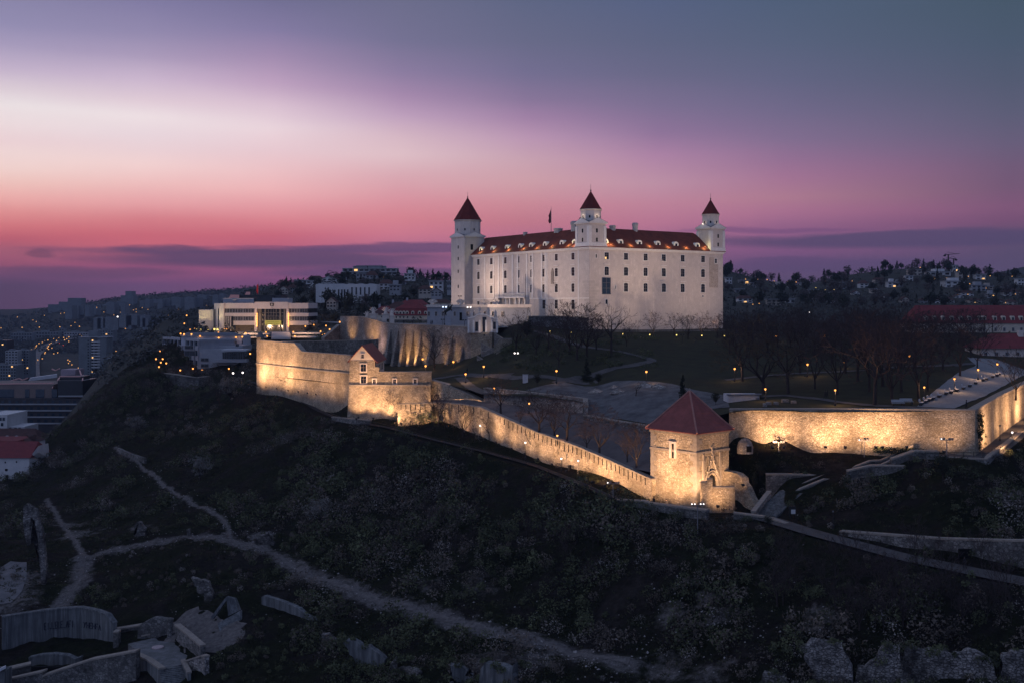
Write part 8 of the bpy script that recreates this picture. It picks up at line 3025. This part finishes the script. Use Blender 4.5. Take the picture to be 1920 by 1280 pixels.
for px, py, pb, D, lab, m_ in ((833.5, 577, 607, 400, 'tall double courtyard lamp with cold white light before the left pavilion', 'lamp_cool'), (879.5, 577.5, 600, 398, 'tall double courtyard lamp near the right end of the left pavilion', 'lamp_white')):
 D -= 8
 p = P(px, pb, D)
 p.z = -7.35
 lantern(p, ZY(py, D) - p.z, .34, M[m_], lab, 'courtyard lamps', 14, (.8, .88, 1), True, 1.0)
# floodlights: a housing on a short bracket, throwing the light that washes the walls
fl_n = []

def flood(px, py, D, aim, w, col=WARM, ang=95, blend=1.0, label='', h=.5, lit=True, rad=.35):
 p = P(px, py, D)
 t = thing('floodlight', label, 'floodlight', p - Vector((0, 0, h)), 'floodlights at the foot of the walls')
 a = Vector(aim)
 d = (a - p).normalized()
 MB().tube(p - Vector((0, 0, h)), p, .06, .06, 4).build('bracket', M['iron'], t)
 s = d.cross(Vector((0, 0, 1))).normalized()
 u = s.cross(d)
 MB().hexa([p - d * .3 + s * x_ + u * y_ for x_, y_ in ((-.2, -.15), (.2, -.15), (.2, .15), (-.2, .15))], [p + s * x_ + u * y_ for x_, y_ in ((-.3, -.22), (.3, -.22), (.3, .22), (-.3, .22))]).build('housing', M['iron'], t)
 MB().quad(*[p + d * .02 + s * x_ + u * y_ for x_, y_ in ((-.26, -.18), (.26, -.18), (.26, .18), (-.26, .18))]).build('lens', M['lamp_warm'], t)
 o = spot(p + d * .1, a, col, w, ang, blend, rad)
 fl_n.append(t)
 return t

# square before the parliament and roof terraces
row = []
for px, py, D in ((338.6, 626, 462), (345, 627, 461), (359, 627, 461), (375, 630.5, 459.6), (409.5, 624, 470), (410, 633.7, 459.5), (442.5, 632.6, 459.5), (454.3, 632, 459.4), (460.4, 624.8, 500), (462, 631.3, 497), (498.7, 623, 501), (501, 630.5, 497), (550, 622.6, 501), (552.7, 630.5, 497), (601, 621.7, 500), (604.8, 627.6, 497), (609, 627, 496.5), (611, 628, 498),
     (572.6, 612, 516), (588.4, 609.5, 525), (611.3, 611, 520), (618, 617.8, 505), (637.4, 604, 440), (350, 592, 545), (345.6, 607, 535), (350, 610.6, 530), (356.5, 618, 525), (365, 616.7, 522), (338, 694, 445), (361.6, 691, 446), (379.3, 694, 446), (292.5, 673, 452), (305, 673, 450), (301.4, 679.5, 446), (311.7, 681, 444), (298, 687.8, 440), (300, 657.8, 470), (469, 663, 430), (429, 691, 438),
     (421, 616.5, 517), (426, 617, 517)):
 p = P(px, py, D)
 g = .42
 row.append(lantern(p - Vector((0, 0, 2.4)), 2.4 - g * .5, g, M['lamp_warm'], '', 'warm lamps on the terraces and square', 22, WARM))
rank_labels(row, 'warm lamp, {n} from the left, near parliament and terraced building')
# lamps up the two entrance piers
for px in (481.9, 541.0):
 for k in range(8):
  q = P(px, 588.5 + k * 3.25, 518.7)
  MB().lathe(q - Vector((0, .15, .35)), [(.2, 0), (.36, .35), (.2, .7)], 8).build('pier_lamp', M['lamp_amber'], pl_)
 for k in range(3):
  point(P(px, 591 + k * 9, 517.4), (1, .6, .3), 90, .3, pl_)
for px in (370, 377.6, 390, 402, 408):
 q = P(px, 617.5, 521 if px < 395 else 515.2)
 MB().box((q.x, q.y, q.z), (.7, .6, .9)).build('wall_uplight', M['lamp_yellow'], pl_)
 s_ = spot(q + Vector((0, -.5, .5)), q + Vector((0, 1.6, 8)), (1, .82, .36), 1500, 75, .9, .2)

for px, w in ((448, 5600), (472, 4500), (566, 5600)):
 flood(px, 617, 491, P(px, 590, 520), w * 1.7, ang=110, col=(1, .62, .38))
flood(408, 621, 503, P(405, 595, 519), 2200, ang=100, col=(1, .80, .50))

# far lights: a head on a thin post
far_proto = {}

def far_light(px, py, D, m, cat, label, group, r=None):
 r = D * .00045 * min(r or 1, 1.6)
 key = m
 if key not in far_proto:
  me = bpy.data.meshes.new('street_light')
  b_ = MB().lathe((0, 0, 0), [(.35, -1), (1, -.3), (1, .3), (.35, 1)], 6)
  n0 = len(b_.f)
  b_.tube((0, 0, -7), (0, 0, -1), .12, .1, 4)
  me.from_pydata(b_.v, [], b_.f)
  me.materials.append(M[m])
  me.materials.append(M['iron'])
  for i, p in enumerate(me.polygons):
   p.material_index = 0 if i < n0 else 1
  far_proto[key] = me
 o = bpy.data.objects.new('street_light', far_proto[key])
 COL.objects.link(o)
 o.location = P(px, py, D)
 o.scale = (r, r, r)
 return tag(o, label, cat, group, 'thing')

def ray_D(px, py, lo, hi):
 p = hit(px, py + 4.5, lo, hi)
 return min(p.y, hi) * .995

for zx, zy in ((12, 95), (265, 90), (472, 87), (718, 82), (953, 77), (1182, 73), (1402, 70), (1622, 66), (1838, 63), (1490, 105), (1475, 100), (1440, 108), (1505, 105), (960, 180), (1393, 370), (1345, 405), (1800, 398), (363, 358), (377, 353), (412, 342), (420, 333), (432, 315), (440, 303), (468, 278), (507, 268), (538, 252), (575, 240), (643, 225), (708, 214),
    (678, 248), (613, 272), (595, 288), (575, 320), (582, 312), (568, 335), (583, 347), (543, 385), (537, 398), (622, 333), (765, 210), (800, 225), (827, 203), (775, 237), (825, 255), (645, 400), (692, 388), (815, 476), (837, 490), (822, 515), (863, 533), (940, 570), (507, 460), (453, 475), (428, 507), (412, 522), (400, 540), (382, 556), (365, 570), (397, 630), (465, 1212)):
 px, py = zx / 6.4, 600 + zy / 6.4
 far_light(px, py, ray_D(px, py, 500, 2600), 'far_lamp', 'street light', 'tiny warm street light in the far town at the left', 'street lights of the far town')
for i in range(46):
 px, py = rng.uniform(60, 420), rng.uniform(566, 612)
 if py < 582 - (px - 60) * .08:
  continue
 far_light(px, py, ray_D(px, py, 900, 2600), 'far_lamp', 'street light', 'faint tiny light on the far hill at the left', 'lights on the far hill', .75)
far_light(220.5, 594, 2080, 'lamp_white', 'sign', 'bright white square light on the far hill at the left', None, 2.4)
for i in range(34):
 px, py = rng.uniform(0, 520), rng.uniform(545, 598)
 if py < 590 - (px - 60) * .095:
  continue
 far_light(px, py, ray_D(px, py, 900, 3000), 'far_lamp', 'street light', 'faint tiny light on the far hill at the left', 'lights on the far hill', .7)
for zx, zy in ((192, 211), (268, 212), (326, 214), (369, 223), (393, 231), (452, 226), (506, 229), (685, 225), (854, 223), (1033, 213), (1440, 204), (1575, 194), (1583, 240), (1568, 247), (1680, 244), (1684, 267), (1505, 281), (1520, 280), (1508, 310), (1710, 190), (1846, 193), (1276, 139), (1572, 305), (1867, 303), (1805, 357), (700, 313), (805, 343), (276, 362), (237, 367)):
 px, py = 1340 + zx / 3.31, 460 + zy / 3.31
 far_light(px, py, ray_D(px, py, 520, 1180), 'far_lamp', 'street light', 'tiny warm street light on the right hillside', 'street lights on the right hillside', .85)
for zx, zy in ((583, 259), (628, 265), (686, 276), (741, 277), (775, 280), (720, 305), (875, 306), (550, 337)):
 px, py = 1340 + zx / 3.31, 460 + zy / 3.31
 far_light(px, py, ray_D(px, py, 520, 1180), 'lamp_yellow', 'street light', 'tiny greenish yellow street light on the right hillside', 'greenish lights on the right hillside', .7)
for zx, zy in ((215, 359), (362, 354), (445, 355), (936, 322), (1100, 262), (1270, 304), (1356, 299), (1417, 293), (1068, 395), (1067, 451), (663, 551), (773, 563), (732, 613), (1713, 362)):
 px, py = 520 + zx / 5.647, 470 + zy / 5.647
 far_light(px, py, min(ray_D(px, py, 430, 870), 870), 'far_lamp', 'street light', 'tiny warm street light on the left hillside', 'street lights on the left hillside', .7)
far_light(1517.5, 586, 520, 'lamp_white', 'floodlight', 'bright white light mast behind the park trees', None, .9)
far_light(1536.5, 601, 500, 'lamp_white', 'floodlight', 'smaller white light behind the park trees', None, .5)
# cars on the avenue
for i, (zx, zy, m_) in enumerate(((445, 375, 'lamp_white'), (430, 390, 'lamp_white'), (415, 438, 'lamp_white'), (367, 457, 'lamp_white'), (765, 306, 'red_tail'), (722, 278, 'red_tail'))):
 if m_ == 'red_tail' and m_ not in M:
  M[m_] = emit('tail_light', (1, .08, .03), 3)
 px, py = zx / 6.4, 600 + zy / 6.4
 p = hit(px, py + 1, 600, 2500)
 c_ = thing('car', ['car with white headlights, farthest of those on the lit avenue', 'car with white headlights, second farthest on the lit avenue', 'car with white headlights halfway down the lit avenue', 'car with white headlights nearest on the lit avenue', 'car with red tail lights right of the lit avenue', 'second car with red tail lights at the top of the avenue'][i], 'car', p, 'cars on the avenue')
 z = 1.2
 MB().hexa([p + Vector(q) for q in ((-1, -2, z), (1, -2, z), (1, 2.2, z), (-1, 2.2, z))], [p + Vector(q) for q in ((-.95, -2, z + .8), (.95, -2, z + .8), (.95, 2.2, z + .8), (-.95, 2.2, z + .8))]).hexa(
  [p + Vector(q) for q in ((-.9, -1, z + .8), (.9, -1, z + .8), (.9, 1.8, z + .8), (-.9, 1.8, z + .8))], [p + Vector(q) for q in ((-.7, -.3, z + 1.4), (.7, -.3, z + 1.4), (.7, 1.3, z + 1.4), (-.7, 1.3, z + 1.4))]).build('body', M['steel'], c_)
 for s in (-.6, .6):
  MB().lathe(p + Vector((s, -2.05, z + .2)), [(.3, 0), (.55, .3), (.3, .6)], 6).build('headlight' if i < 4 else 'tail_light', M[m_], c_)

def wash(p0, p1, off, rise, w, **kw):
 """flood standing `off` metres before the wall point p0=(px,row,D), aimed at wall point p1"""
 a = P(*p0)
 v = Vector((a.x, a.y, 0)).normalized()
 q = a - v * off + Vector((0, 0, rise))
 q.z = max(q.z, float(gz(q.x, q.y)) + .7) if q.y < 300 else q.z
 return flood(960 + F * q.x / q.y, HY - F * q.z / q.y, q.y, P(*p1), w, **kw)

K = 2.9
# west wall
for px, D, w, up in ((496, 374, 8500, 680), (510, 368, 3600, 678), (528, 362, 3600, 680), (545, 355, 7000, 686), (566, 348, 2000, 692), (588, 340, 1700, 698), (608, 332, 1400, 700), (626, 326, 1300, 702), (642, 321, 1300, 704)):
 a = P(px, 716 + (px - 480) * .14, D)
 q = a + Vector((-.83, -.56, 0)) * 8.5
 q.z = max(float(gz(q.x, q.y)) + 1.2, a.z + .5)
 flood(960 + F * q.x / q.y, HY - F * q.z / q.y, q.y, P(px, up - 6, D), w * K * 1.1, ang=135)
# bastion under the gabled house
for px, pb, w, up, of in ((672, 783, 2600, 735, 5), (700, 785, 3000, 730, 5), (732, 788, 3600, 735, 5.5), (775, 775, 900, 725, 5)):
 wash((px, pb, 299), (px, up, 299.5), of, .8, w * K)
flood(668, 784, 290, P(676, 690, 300), 3600 * K, ang=60)
flood(740, 800, 286, P(745, 715, 300), 3000 * K, ang=75)
# descending wall and long wall
for px, py, D, ax, ay, w in ((812, 757, 296, 815, 735, 800), (850, 761, 287, 858, 744, 900), (888, 767, 279, 895, 755, 700)):
 flood(px, py, D, P(ax, ay, D + 4), w * K)
for px, w in ((756, 1300), (790, 1300), (838, 900), (872, 1000), (905, 1000), (936, 1400), (966, 1000), (995, 1100), (1020, 1000), (1046, 1100), (1072, 1200), (1100, 1500), (1126, 1600), (1150, 1300), (1174, 1000), (1200, 900)):
 for (p, q) in zip(LW[:-1], LW[1:]):
  if p[0] <= px <= q[0]:
   s = (px - p[0]) / (q[0] - p[0])
   T_, B_ = P(p[0], p[1], p[3]).lerp(P(q[0], q[1], q[3]), s), P(p[0], p[2], p[3]).lerp(P(q[0], q[2], q[3]), s)
   n_ = Vector((-1.0, -.6, 0)).normalized() if px > 826 else Vector((0, -1, 0))
   pos = B_ + n_ * 5.0 + Vector((0, 0, .9))
   pos.z = max(pos.z, float(gz(pos.x, pos.y)) + .8)
   flood(960 + F * pos.x / pos.y, HY - F * pos.z / pos.y, pos.y, B_.lerp(T_, .75), w * 1.0 * K, ang=125)
   break
# gate tower
flood(1222, 946, 197, GTP(8.5, 0, -31), 5600 * K, ang=100)
flood(1262, 952, 194, GTP(6, 0, -29), 3800 * K, ang=100)
flood(1296, 953, 193, GTP(1.2, 0, -31), 5200 * K, ang=90)
flood(1322, 938, 196.5, GTP(0, 2.2, -31), 1700 * K, ang=80)
flood(1368, 935, 199, GTP(0, 6, -32), 1700 * K, ang=80)
flood(1346, 948, 190, P(1350, 925, 194), 900 * K, ang=100)
flood(1393, 908, 199.4, P(1389, 897, 202.6), 260 * K, ang=90)
# bastion walls
for px, D, w in ((1448, 212, 3000), (1470, 211, 1500), (1548, 209, 3200), (1585, 208, 1600), (1642, 205, 3600), (1655, 205, 1200), (1700, 204, 900)):
 wash((px, 838, D), (px, 802, D), 6.6, .9, w * K * .85, ang=104)
wash((1770, 846, 201), (1775, 800, 201), 6, .8, 1100 * K)
wash((1395, 832, 213), (1400, 800, 213), 5, .8, 700 * K)
for px, py, D, w in ((1846, 834, 209, 2700), (1872, 811, 224, 1500), (1889, 797, 234, 2600), (1908, 783, 246, 3400), (1945, 760, 270, 2800)):
 a = P(px, py, D)
 n_ = Vector((.60, -.80, 0))
 pos = a + n_ * 8.0 + Vector((0, 0, .7))
 pos.z = max(pos.z, float(gz(pos.x, pos.y)) + 1.3)
 flood(960 + F * pos.x / pos.y, HY - F * pos.z / pos.y, pos.y, a + Vector((0, 0, 3.6)), w * K * 1.7, ang=125)
# terrace wall
ORG = (1.0, .50, .16)
for px, pb, D, w, ang in ((752, 690, 381, 1500, 46), (764, 691, 378, 2600, 50), (780, 692, 374, 3000, 50), (797, 692, 369, 1200, 60), (656, 646, 419, 1500, 50), (690, 646, 407, 700, 60), (701, 647, 403, 1600, 55), (838, 693, 357, 700, 70), (860, 694, 351, 700, 70)):
 a = P(px, pb, D)
 q = a + TWN * 4.4
 q.z = max(float(upper(960 + F * q.x / q.y, q.y)) + .6, a.z + .3) if px > 740 else a.z + 1.0
 flood(960 + F * q.x / q.y, HY - F * q.z / q.y, q.y, P(px, pb - 26, D), w * K * .9, ang=ang + 30, col=ORG)
for px, pb, D, w in ((770, 700, 360, 9500), (820, 702, 345, 8000), (866, 704, 334, 8500), (700, 655, 392, 5000)):
 flood(px, pb, D, P(px + 6, pb - 60, D + 22), w, ang=120, col=(1, .60, .50))
flood(946, 672, 331, P(943, 648, 337), 900, ang=90, col=ORG)
flood(908, 628, 339.5, P(908, 606, 344), 500, ang=95, col=(1, .72, .55))
rank_labels(fl_n, 'small floodlight, {n} from the left at the foot of the lit walls')

# broad floods on the castle, standing at the terrace edge and in the park
cf = []
PINK = (1.0, .71, .54)

def castle_flood(pos, aim, w, ang=80, col=PINK, lab=''):
 p = Vector(pos)
 t = thing('floodlight_mast', lab, 'floodlight', p, 'castle floodlight masts')
 MB().tube(p, p + Vector((0, 0, 2.6)), .09, .07, 5).build('post', M['iron'], t)
 a = Vector(aim)
 d = (a - p).normalized()
 for s in (-.45, .45):
  MB().box(p + Vector((s, 0, 2.8)), (.6, .35, .4)).build('housing', M['iron'], t)
 spot(p + Vector((0, .4, 3.2)), a, col, w, ang, 1.0, .6)
 cf.append(t)

for a, off, w in ((8, 38, 21000), (24, 36, 18000), (42, 34, 17000), (60, 30, 11000), (78, 26, 11500)):
 q = CP(a, -off, 0)
 q.z = -8.0
 if a == 60:
  q = Vector((-20.0, 409.0, .6))
 castle_flood(q, CP(a, 0, 9), w)
for b, off, w in ((6, 40, 30000), (24, 42, 26000), (44, 42, 23000), (60, 40, 14000)):
 q = CP(-off, b, 0)
 q.z = float(upper(960 + F * q.x / q.y, q.y))
 castle_flood(q, CP(0, b, 13), w, 75)
rank_labels(cf, 'squat floodlight mast, {n} from the left aimed at the white castle')
for a in (12, 22, 31, 40, 50, 60, 70):
 point(CP(a, -.2, 21.6), (1, .84, .36), 150, .15, castle)
for b in (10, 19, 28, 37, 46, 55):
 point(CP(-.2, b, 21.6), (1, .80, .32), 150, .15, castle)
point(CP(72.5, 1.5, 22.0), (1, .85, .35), 160, .2, castle)
point(CP(1.0, LB - 8.2, 22.0), (1, .8, .35), 60, .2, castle)
for a, b in ((-.6, 8.2), (8.2, -.6)):
 point(CP(a, b, 21.4), (1, .72, .45), 160, .2, castle)
q = CP(12, 12, 29)
for tw_, c_ in ((t1, (3.3, 3.3)), (t2, (3.3, LB - 3.3))):
 for a, b in ((-3.6, 0), (0, -3.6)):
  point(CP(c_[0] + a * 1.15, c_[1] + b * 1.15, 30.9), (1, .8, .62), 40, .2, castle)

# floodlight masts with cross bars
for px, py, pb, lab in ((1149.5, 905, 951, 'tall mast with cross bar of four small lamps where the road bends above the bridge'), (1308, 945, 1002, 'tall mast with cross bar of lamps in front of the gate tower corner'), (770.5, 776, 796, 'short mast with cluster of lamps before the lit wall by the column shrub'), (682, 762, 786, 'mast with cross bar before the gabled bastion'),
      (1620.5, 825, 857, 'mast with cross bar in the grass below the long bastion wall'), (1775, 823, 866, 'mast with cross bar at the bend of the right-hand road'), (1460, 828, 846, 'low mast with one white lamp under the long bastion wall')):
 p = hit(px, pb, 120, 420)
 h = ZY(py, p.y) - p.z
 t = thing('lamp_mast', lab, 'mast', p)
 MB().tube(p - Vector((0, 0, .5)), p + Vector((0, 0, h)), .1, .08, 6).build('post', M['steel'], t)
 MB().tube(p + Vector((-1.1, 0, h - .1)), p + Vector((1.1, 0, h - .1)), .07, .07, 4).build('cross_bar', M['steel'], t)
 for k, s in enumerate((-1.0, -.5, .5, 1.0)):
  MB().box(p + Vector((s, 0, h + .12)), (.34, .3, .3)).build('housing', M['steel'], t)
  MB().box(p + Vector((s, -.17, h + .12)), (.2, .03, .18)).build('lens', M['lamp_white'] if (k == 0 or px in (770.5, 1308)) and px != 682 else M['steel'], t)

# railing of the road below the long wall
fn_ = thing('road_railing', 'thin dark railing along the outer edge of the road below the long lit wall', 'railing', P(900, 850, 254))
tp_ = []
rl = [(600, 778, 326), (640, 793, 298), (720, 805, 282), (820, 832, 266), (900, 852, 252), (1000, 881, 235), (1080, 913, 215), (1145, 941, 200.5), (1206, 943, 197)]
for (p, q) in zip(rl[:-1], rl[1:]):
 a, b = P(*p), P(*q)
 n_ = max(1, int((b - a).length / 2.6))
 for k in range(n_):
  tp_.append(a.lerp(b, k / n_))
tp_ = [Vector((p.x, p.y, float(gz(p.x, p.y)) + .15)) for p in tp_]
for i, p in enumerate(tp_):
 if len([1 for _ in fn_.children]) < 90 and i % 2 == 0:
  MB().tube(p - Vector((0, 0, .3)), p + Vector((0, 0, 1.15)), .05, .05, 4).build('post', M['iron'], fn_)
b_ = MB()
for a, b in zip(tp_[:-1], tp_[1:]):
 for h in (.6, 1.15):
  b_.tube(a + Vector((0, 0, h)), b + Vector((0, 0, h)), .035, .035, 4)
b_.build('rail', M['iron'], fn_)

# ------------------------------------------------------------------ people, sign boards and small things

def person(p, h, label, rz=0.0, stride=.12, m=None):
 """one skinned figure, standing or mid-stride"""
 s = h / 1.75
 t = thing('person', label, 'person', p)
 t.rotation_euler = (0, 0, 0)
 J = [((0, 0, .95), .15), ((0, 0, 1.15), .14), ((0, 0, 1.38), .16), ((0, 0, 1.50), .065), ((0, .02, 1.60), .095), ((0, .01, 1.70), .085),
   ((.10, stride * .4, .90), .09), ((.11, stride, .48), .065), ((.11, stride * 1.6, .08), .045), ((.11, stride * 1.6 + .14, .04), .04),
   ((-.10, -stride * .4, .90), .09), ((-.11, -stride * .7, .48), .065), ((-.11, -stride * 1.7, .08), .045), ((-.11, -stride * 1.7 + .14, .04), .04),
   ((.20, 0, 1.38), .06), ((.27, -.05, 1.10), .048), ((.25, .06, .84), .035), ((.25, .10, .76), .03),
   ((-.20, 0, 1.38), .06), ((-.27, .05, 1.10), .048), ((-.25, .14, .86), .035), ((-.25, .19, .79), .03)]
 E = [(0, 1), (1, 2), (2, 3), (3, 4), (4, 5), (0, 6), (6, 7), (7, 8), (8, 9), (0, 10), (10, 11), (11, 12), (12, 13), (2, 14), (14, 15), (15, 16), (16, 17), (2, 18), (18, 19), (19, 20), (20, 21)]
 skin_obj('body', J, E, m or M['cloth_dark'], t, Vector(p), s, rz)
 c, sn = math.cos(rz), math.sin(rz)
 q = Vector(p) + Vector((0, 0, 1.64 * s))
 MB().lathe(q, [(.06 * s, -.03 * s), (.105 * s, .02 * s), (.10 * s, .09 * s), (.05 * s, .14 * s)], 8).build('hair', M['hair'], t)
 f = q + Vector((-sn * .0, 0, 0)) + Vector((-sn, c, 0)) * .085 * s
 MB().box((f.x, f.y, q.z - .05 * s), (.09 * s, .03 * s, .12 * s)).build('face', M['skin'], t)
 return t

def ground_person(px, py, fn, h, label, rz, lo=120, hi=560):
 p = hit(px, py, lo, hi, fn)
 return person(Vector((p.x, p.y, p.z + .22)), h, label, rz)

p = P(1226, 946, 197)
person(Vector((p.x, p.y, float(gz(p.x, p.y)) + .4)), 1.8, 'person in dark clothes at the wall under the left foot of the gate tower', 2.6)
p = P(1249.5, 947, 197)
person(Vector((p.x, p.y, float(gz(p.x, p.y)) + .1)), 1.75, 'second dark figure to the right at the foot of the gate tower', 3.0)
p = P(1812, 769, 203.5)
person(Vector((p.x, p.y, float(upper(1812, 203.5)) + .15)), 1.8, 'dark figure standing at the bastion corner above the lit walls', 1.0)
for px, py, lab, rz in ((1547, 749, 'person in light top walking on the park path', 1.6), (1551, 748, 'dark clothed companion on the park path', 1.6)):
 ground_person(px, py, upper, 1.75, lab, rz)
for px, D, lab in ((808, 392, 'left one of two dark visitors standing in the courtyard'), (810.5, 392, 'right one of two dark visitors standing in the courtyard'), (773, 398, 'dark visitor in the middle of the courtyard by the mansard house'), (757, 402, 'dark visitor near the ornate gate')):
 person(Vector((XY(px, D).x, D, -7.3)), 1.75, lab, random.uniform(0, 6))
ground_person(876, 702, upper, 1.75, 'person in pale clothes by the lamp under the terrace wall', 1.0)
ground_person(1809, 1070, low, 1.8, 'dark figure on the lower road at the right', 2.0)
for px, py in ((1812, 763),):
 pass
# information board beside the stairs
p = hit(1486, 973, 120, 300)
ib = thing('notice_board', 'dark framed notice board with white sheet by the lower road', 'notice board', p)
for s in (-.55, .55):
 MB().tube(p + Vector((s, 0, -.3)), p + Vector((s, 0, 2.2)), .05, .05, 4).build('post', M['iron'], ib)
MB().box(p + Vector((0, .03, 1.5)), (1.3, .08, 1.3)).build('panel', M['iron'], ib)
MB().box(p + Vector((.12, -.03, 1.25)), (.75, .02, .75)).build('sheet', M['h_white'], ib)
# white utility box, bins, litter on the slope
p = up_hit(985, 718)
ub = thing('utility_box', 'white utility box at the edge of the gravel yard', 'box', p)
MB().box(p + Vector((0, 0, 1.0)), (1.4, .8, 2.2)).build('cabinet', M['white_metal'], ub)
MB().box(p + Vector((0, 0, 2.16)), (1.6, 1.0, .1)).build('lid', M['h_grey'], ub)
for i, (px, py, w, lab) in enumerate(((1118, 735, 2.4, 'pale block of stone on the gravel yard'), (1152, 727, 1.6, 'small pile of pale stone at the back of the gravel yard'), (1160, 737, 2.6, 'grey rubble heap on the gravel yard'), (1210, 725, 2.8, 'pale rubble heap at the right of the gravel yard'), (1235, 727, 2.2, 'rubble heap beside the conifer behind the red pyramid roof'))):
 p = up_hit(px, py)
 t = thing('rubble_heap', lab, 'heap', p, 'rubble heaps on the gravel yard')
 b_ = MB()
 vs, fs = [], []
 n1 = 12
 for r, z in ((1, -.1), (.8, .35), (.45, .7), (.12, .9)):
  for k in range(n1):
   th = 2 * math.pi * k / n1
   rr_ = r * w * random.uniform(.7, 1.1)
   vs.append(p + Vector((rr_ * math.cos(th), rr_ * .7 * math.sin(th), z * w * .45 * random.uniform(.8, 1.2))))
 for j in range(3):
  for k in range(n1):
   fs.append((j * n1 + k, j * n1 + (k + 1) % n1, (j + 1) * n1 + (k + 1) % n1, (j + 1) * n1 + k))
 fs.append(tuple(range(3 * n1, 4 * n1)))
 b_.add(vs, fs)
 b_.build('stones', M['stone_grey'], t)
for px, py, lab in ((1068, 884, 'small dark litter bin on the road below the long wall'), ):
 p = hit(px, py, 150, 300)
 t = thing('litter_bin', lab, 'bin', p)
 MB().lathe(p + Vector((0, 0, .2)), [(.35, 0), (.42, 1.0), (.38, 1.1)], 8).build('body', M['iron'], t)
# two tall flagpoles before the portal
for px, pt, lab in ((926.5, 518, 'left tall thin flagpole in front of the castle'), (985.5, 515, 'right tall thin flagpole in front of the castle')):
 b = P(px, 600, 392)
 b.z = -7.3
 t = thing('flagpole', lab, 'flagpole', b)
 MB().tube(b, P(px, pt, 392), .12, .07, 6).build('pole', M['iron'], t)
 MB().lathe(P(px, pt, 392), [(.05, 0), (.16, .1), (.03, .25)], 6).build('knob', M['steel'], t)

# ------------------------------------------------------------------ evening haze over the town
hz = MB().hexa([Vector((-2600, -40, -160)), Vector((2600, -40, -160)), Vector((2600, 3700, -160)), Vector((-2600, 3700, -160))],
    [Vector((-2600, -40, 160)), Vector((2600, -40, 160)), Vector((2600, 3700, 160)), Vector((-2600, 3700, 160))])
mh_ = bpy.data.materials.new('haze')
mh_.use_nodes = True
nt = mh_.node_tree
nt.nodes.clear()
pv = N(nt, 'ShaderNodeVolumePrincipled')
pv.inputs['Color'].default_value = HZ_C + (1,)
pv.inputs['Density'].default_value = HZ_D
pv.inputs['Anisotropy'].default_value = 0.0
oo_ = N(nt, 'ShaderNodeOutputMaterial')
nt.links.new(pv.outputs[0], oo_.inputs['Volume'])
HAZE = True
if HAZE:
 stuff(hz.build('haze', mh_), 'thin bluish evening haze over the whole view', 'haze')

print('OBJECTS', len(bpy.data.objects), 'polys', sum(len(o.data.polygons) for o in bpy.data.objects if o.type == 'MESH'))
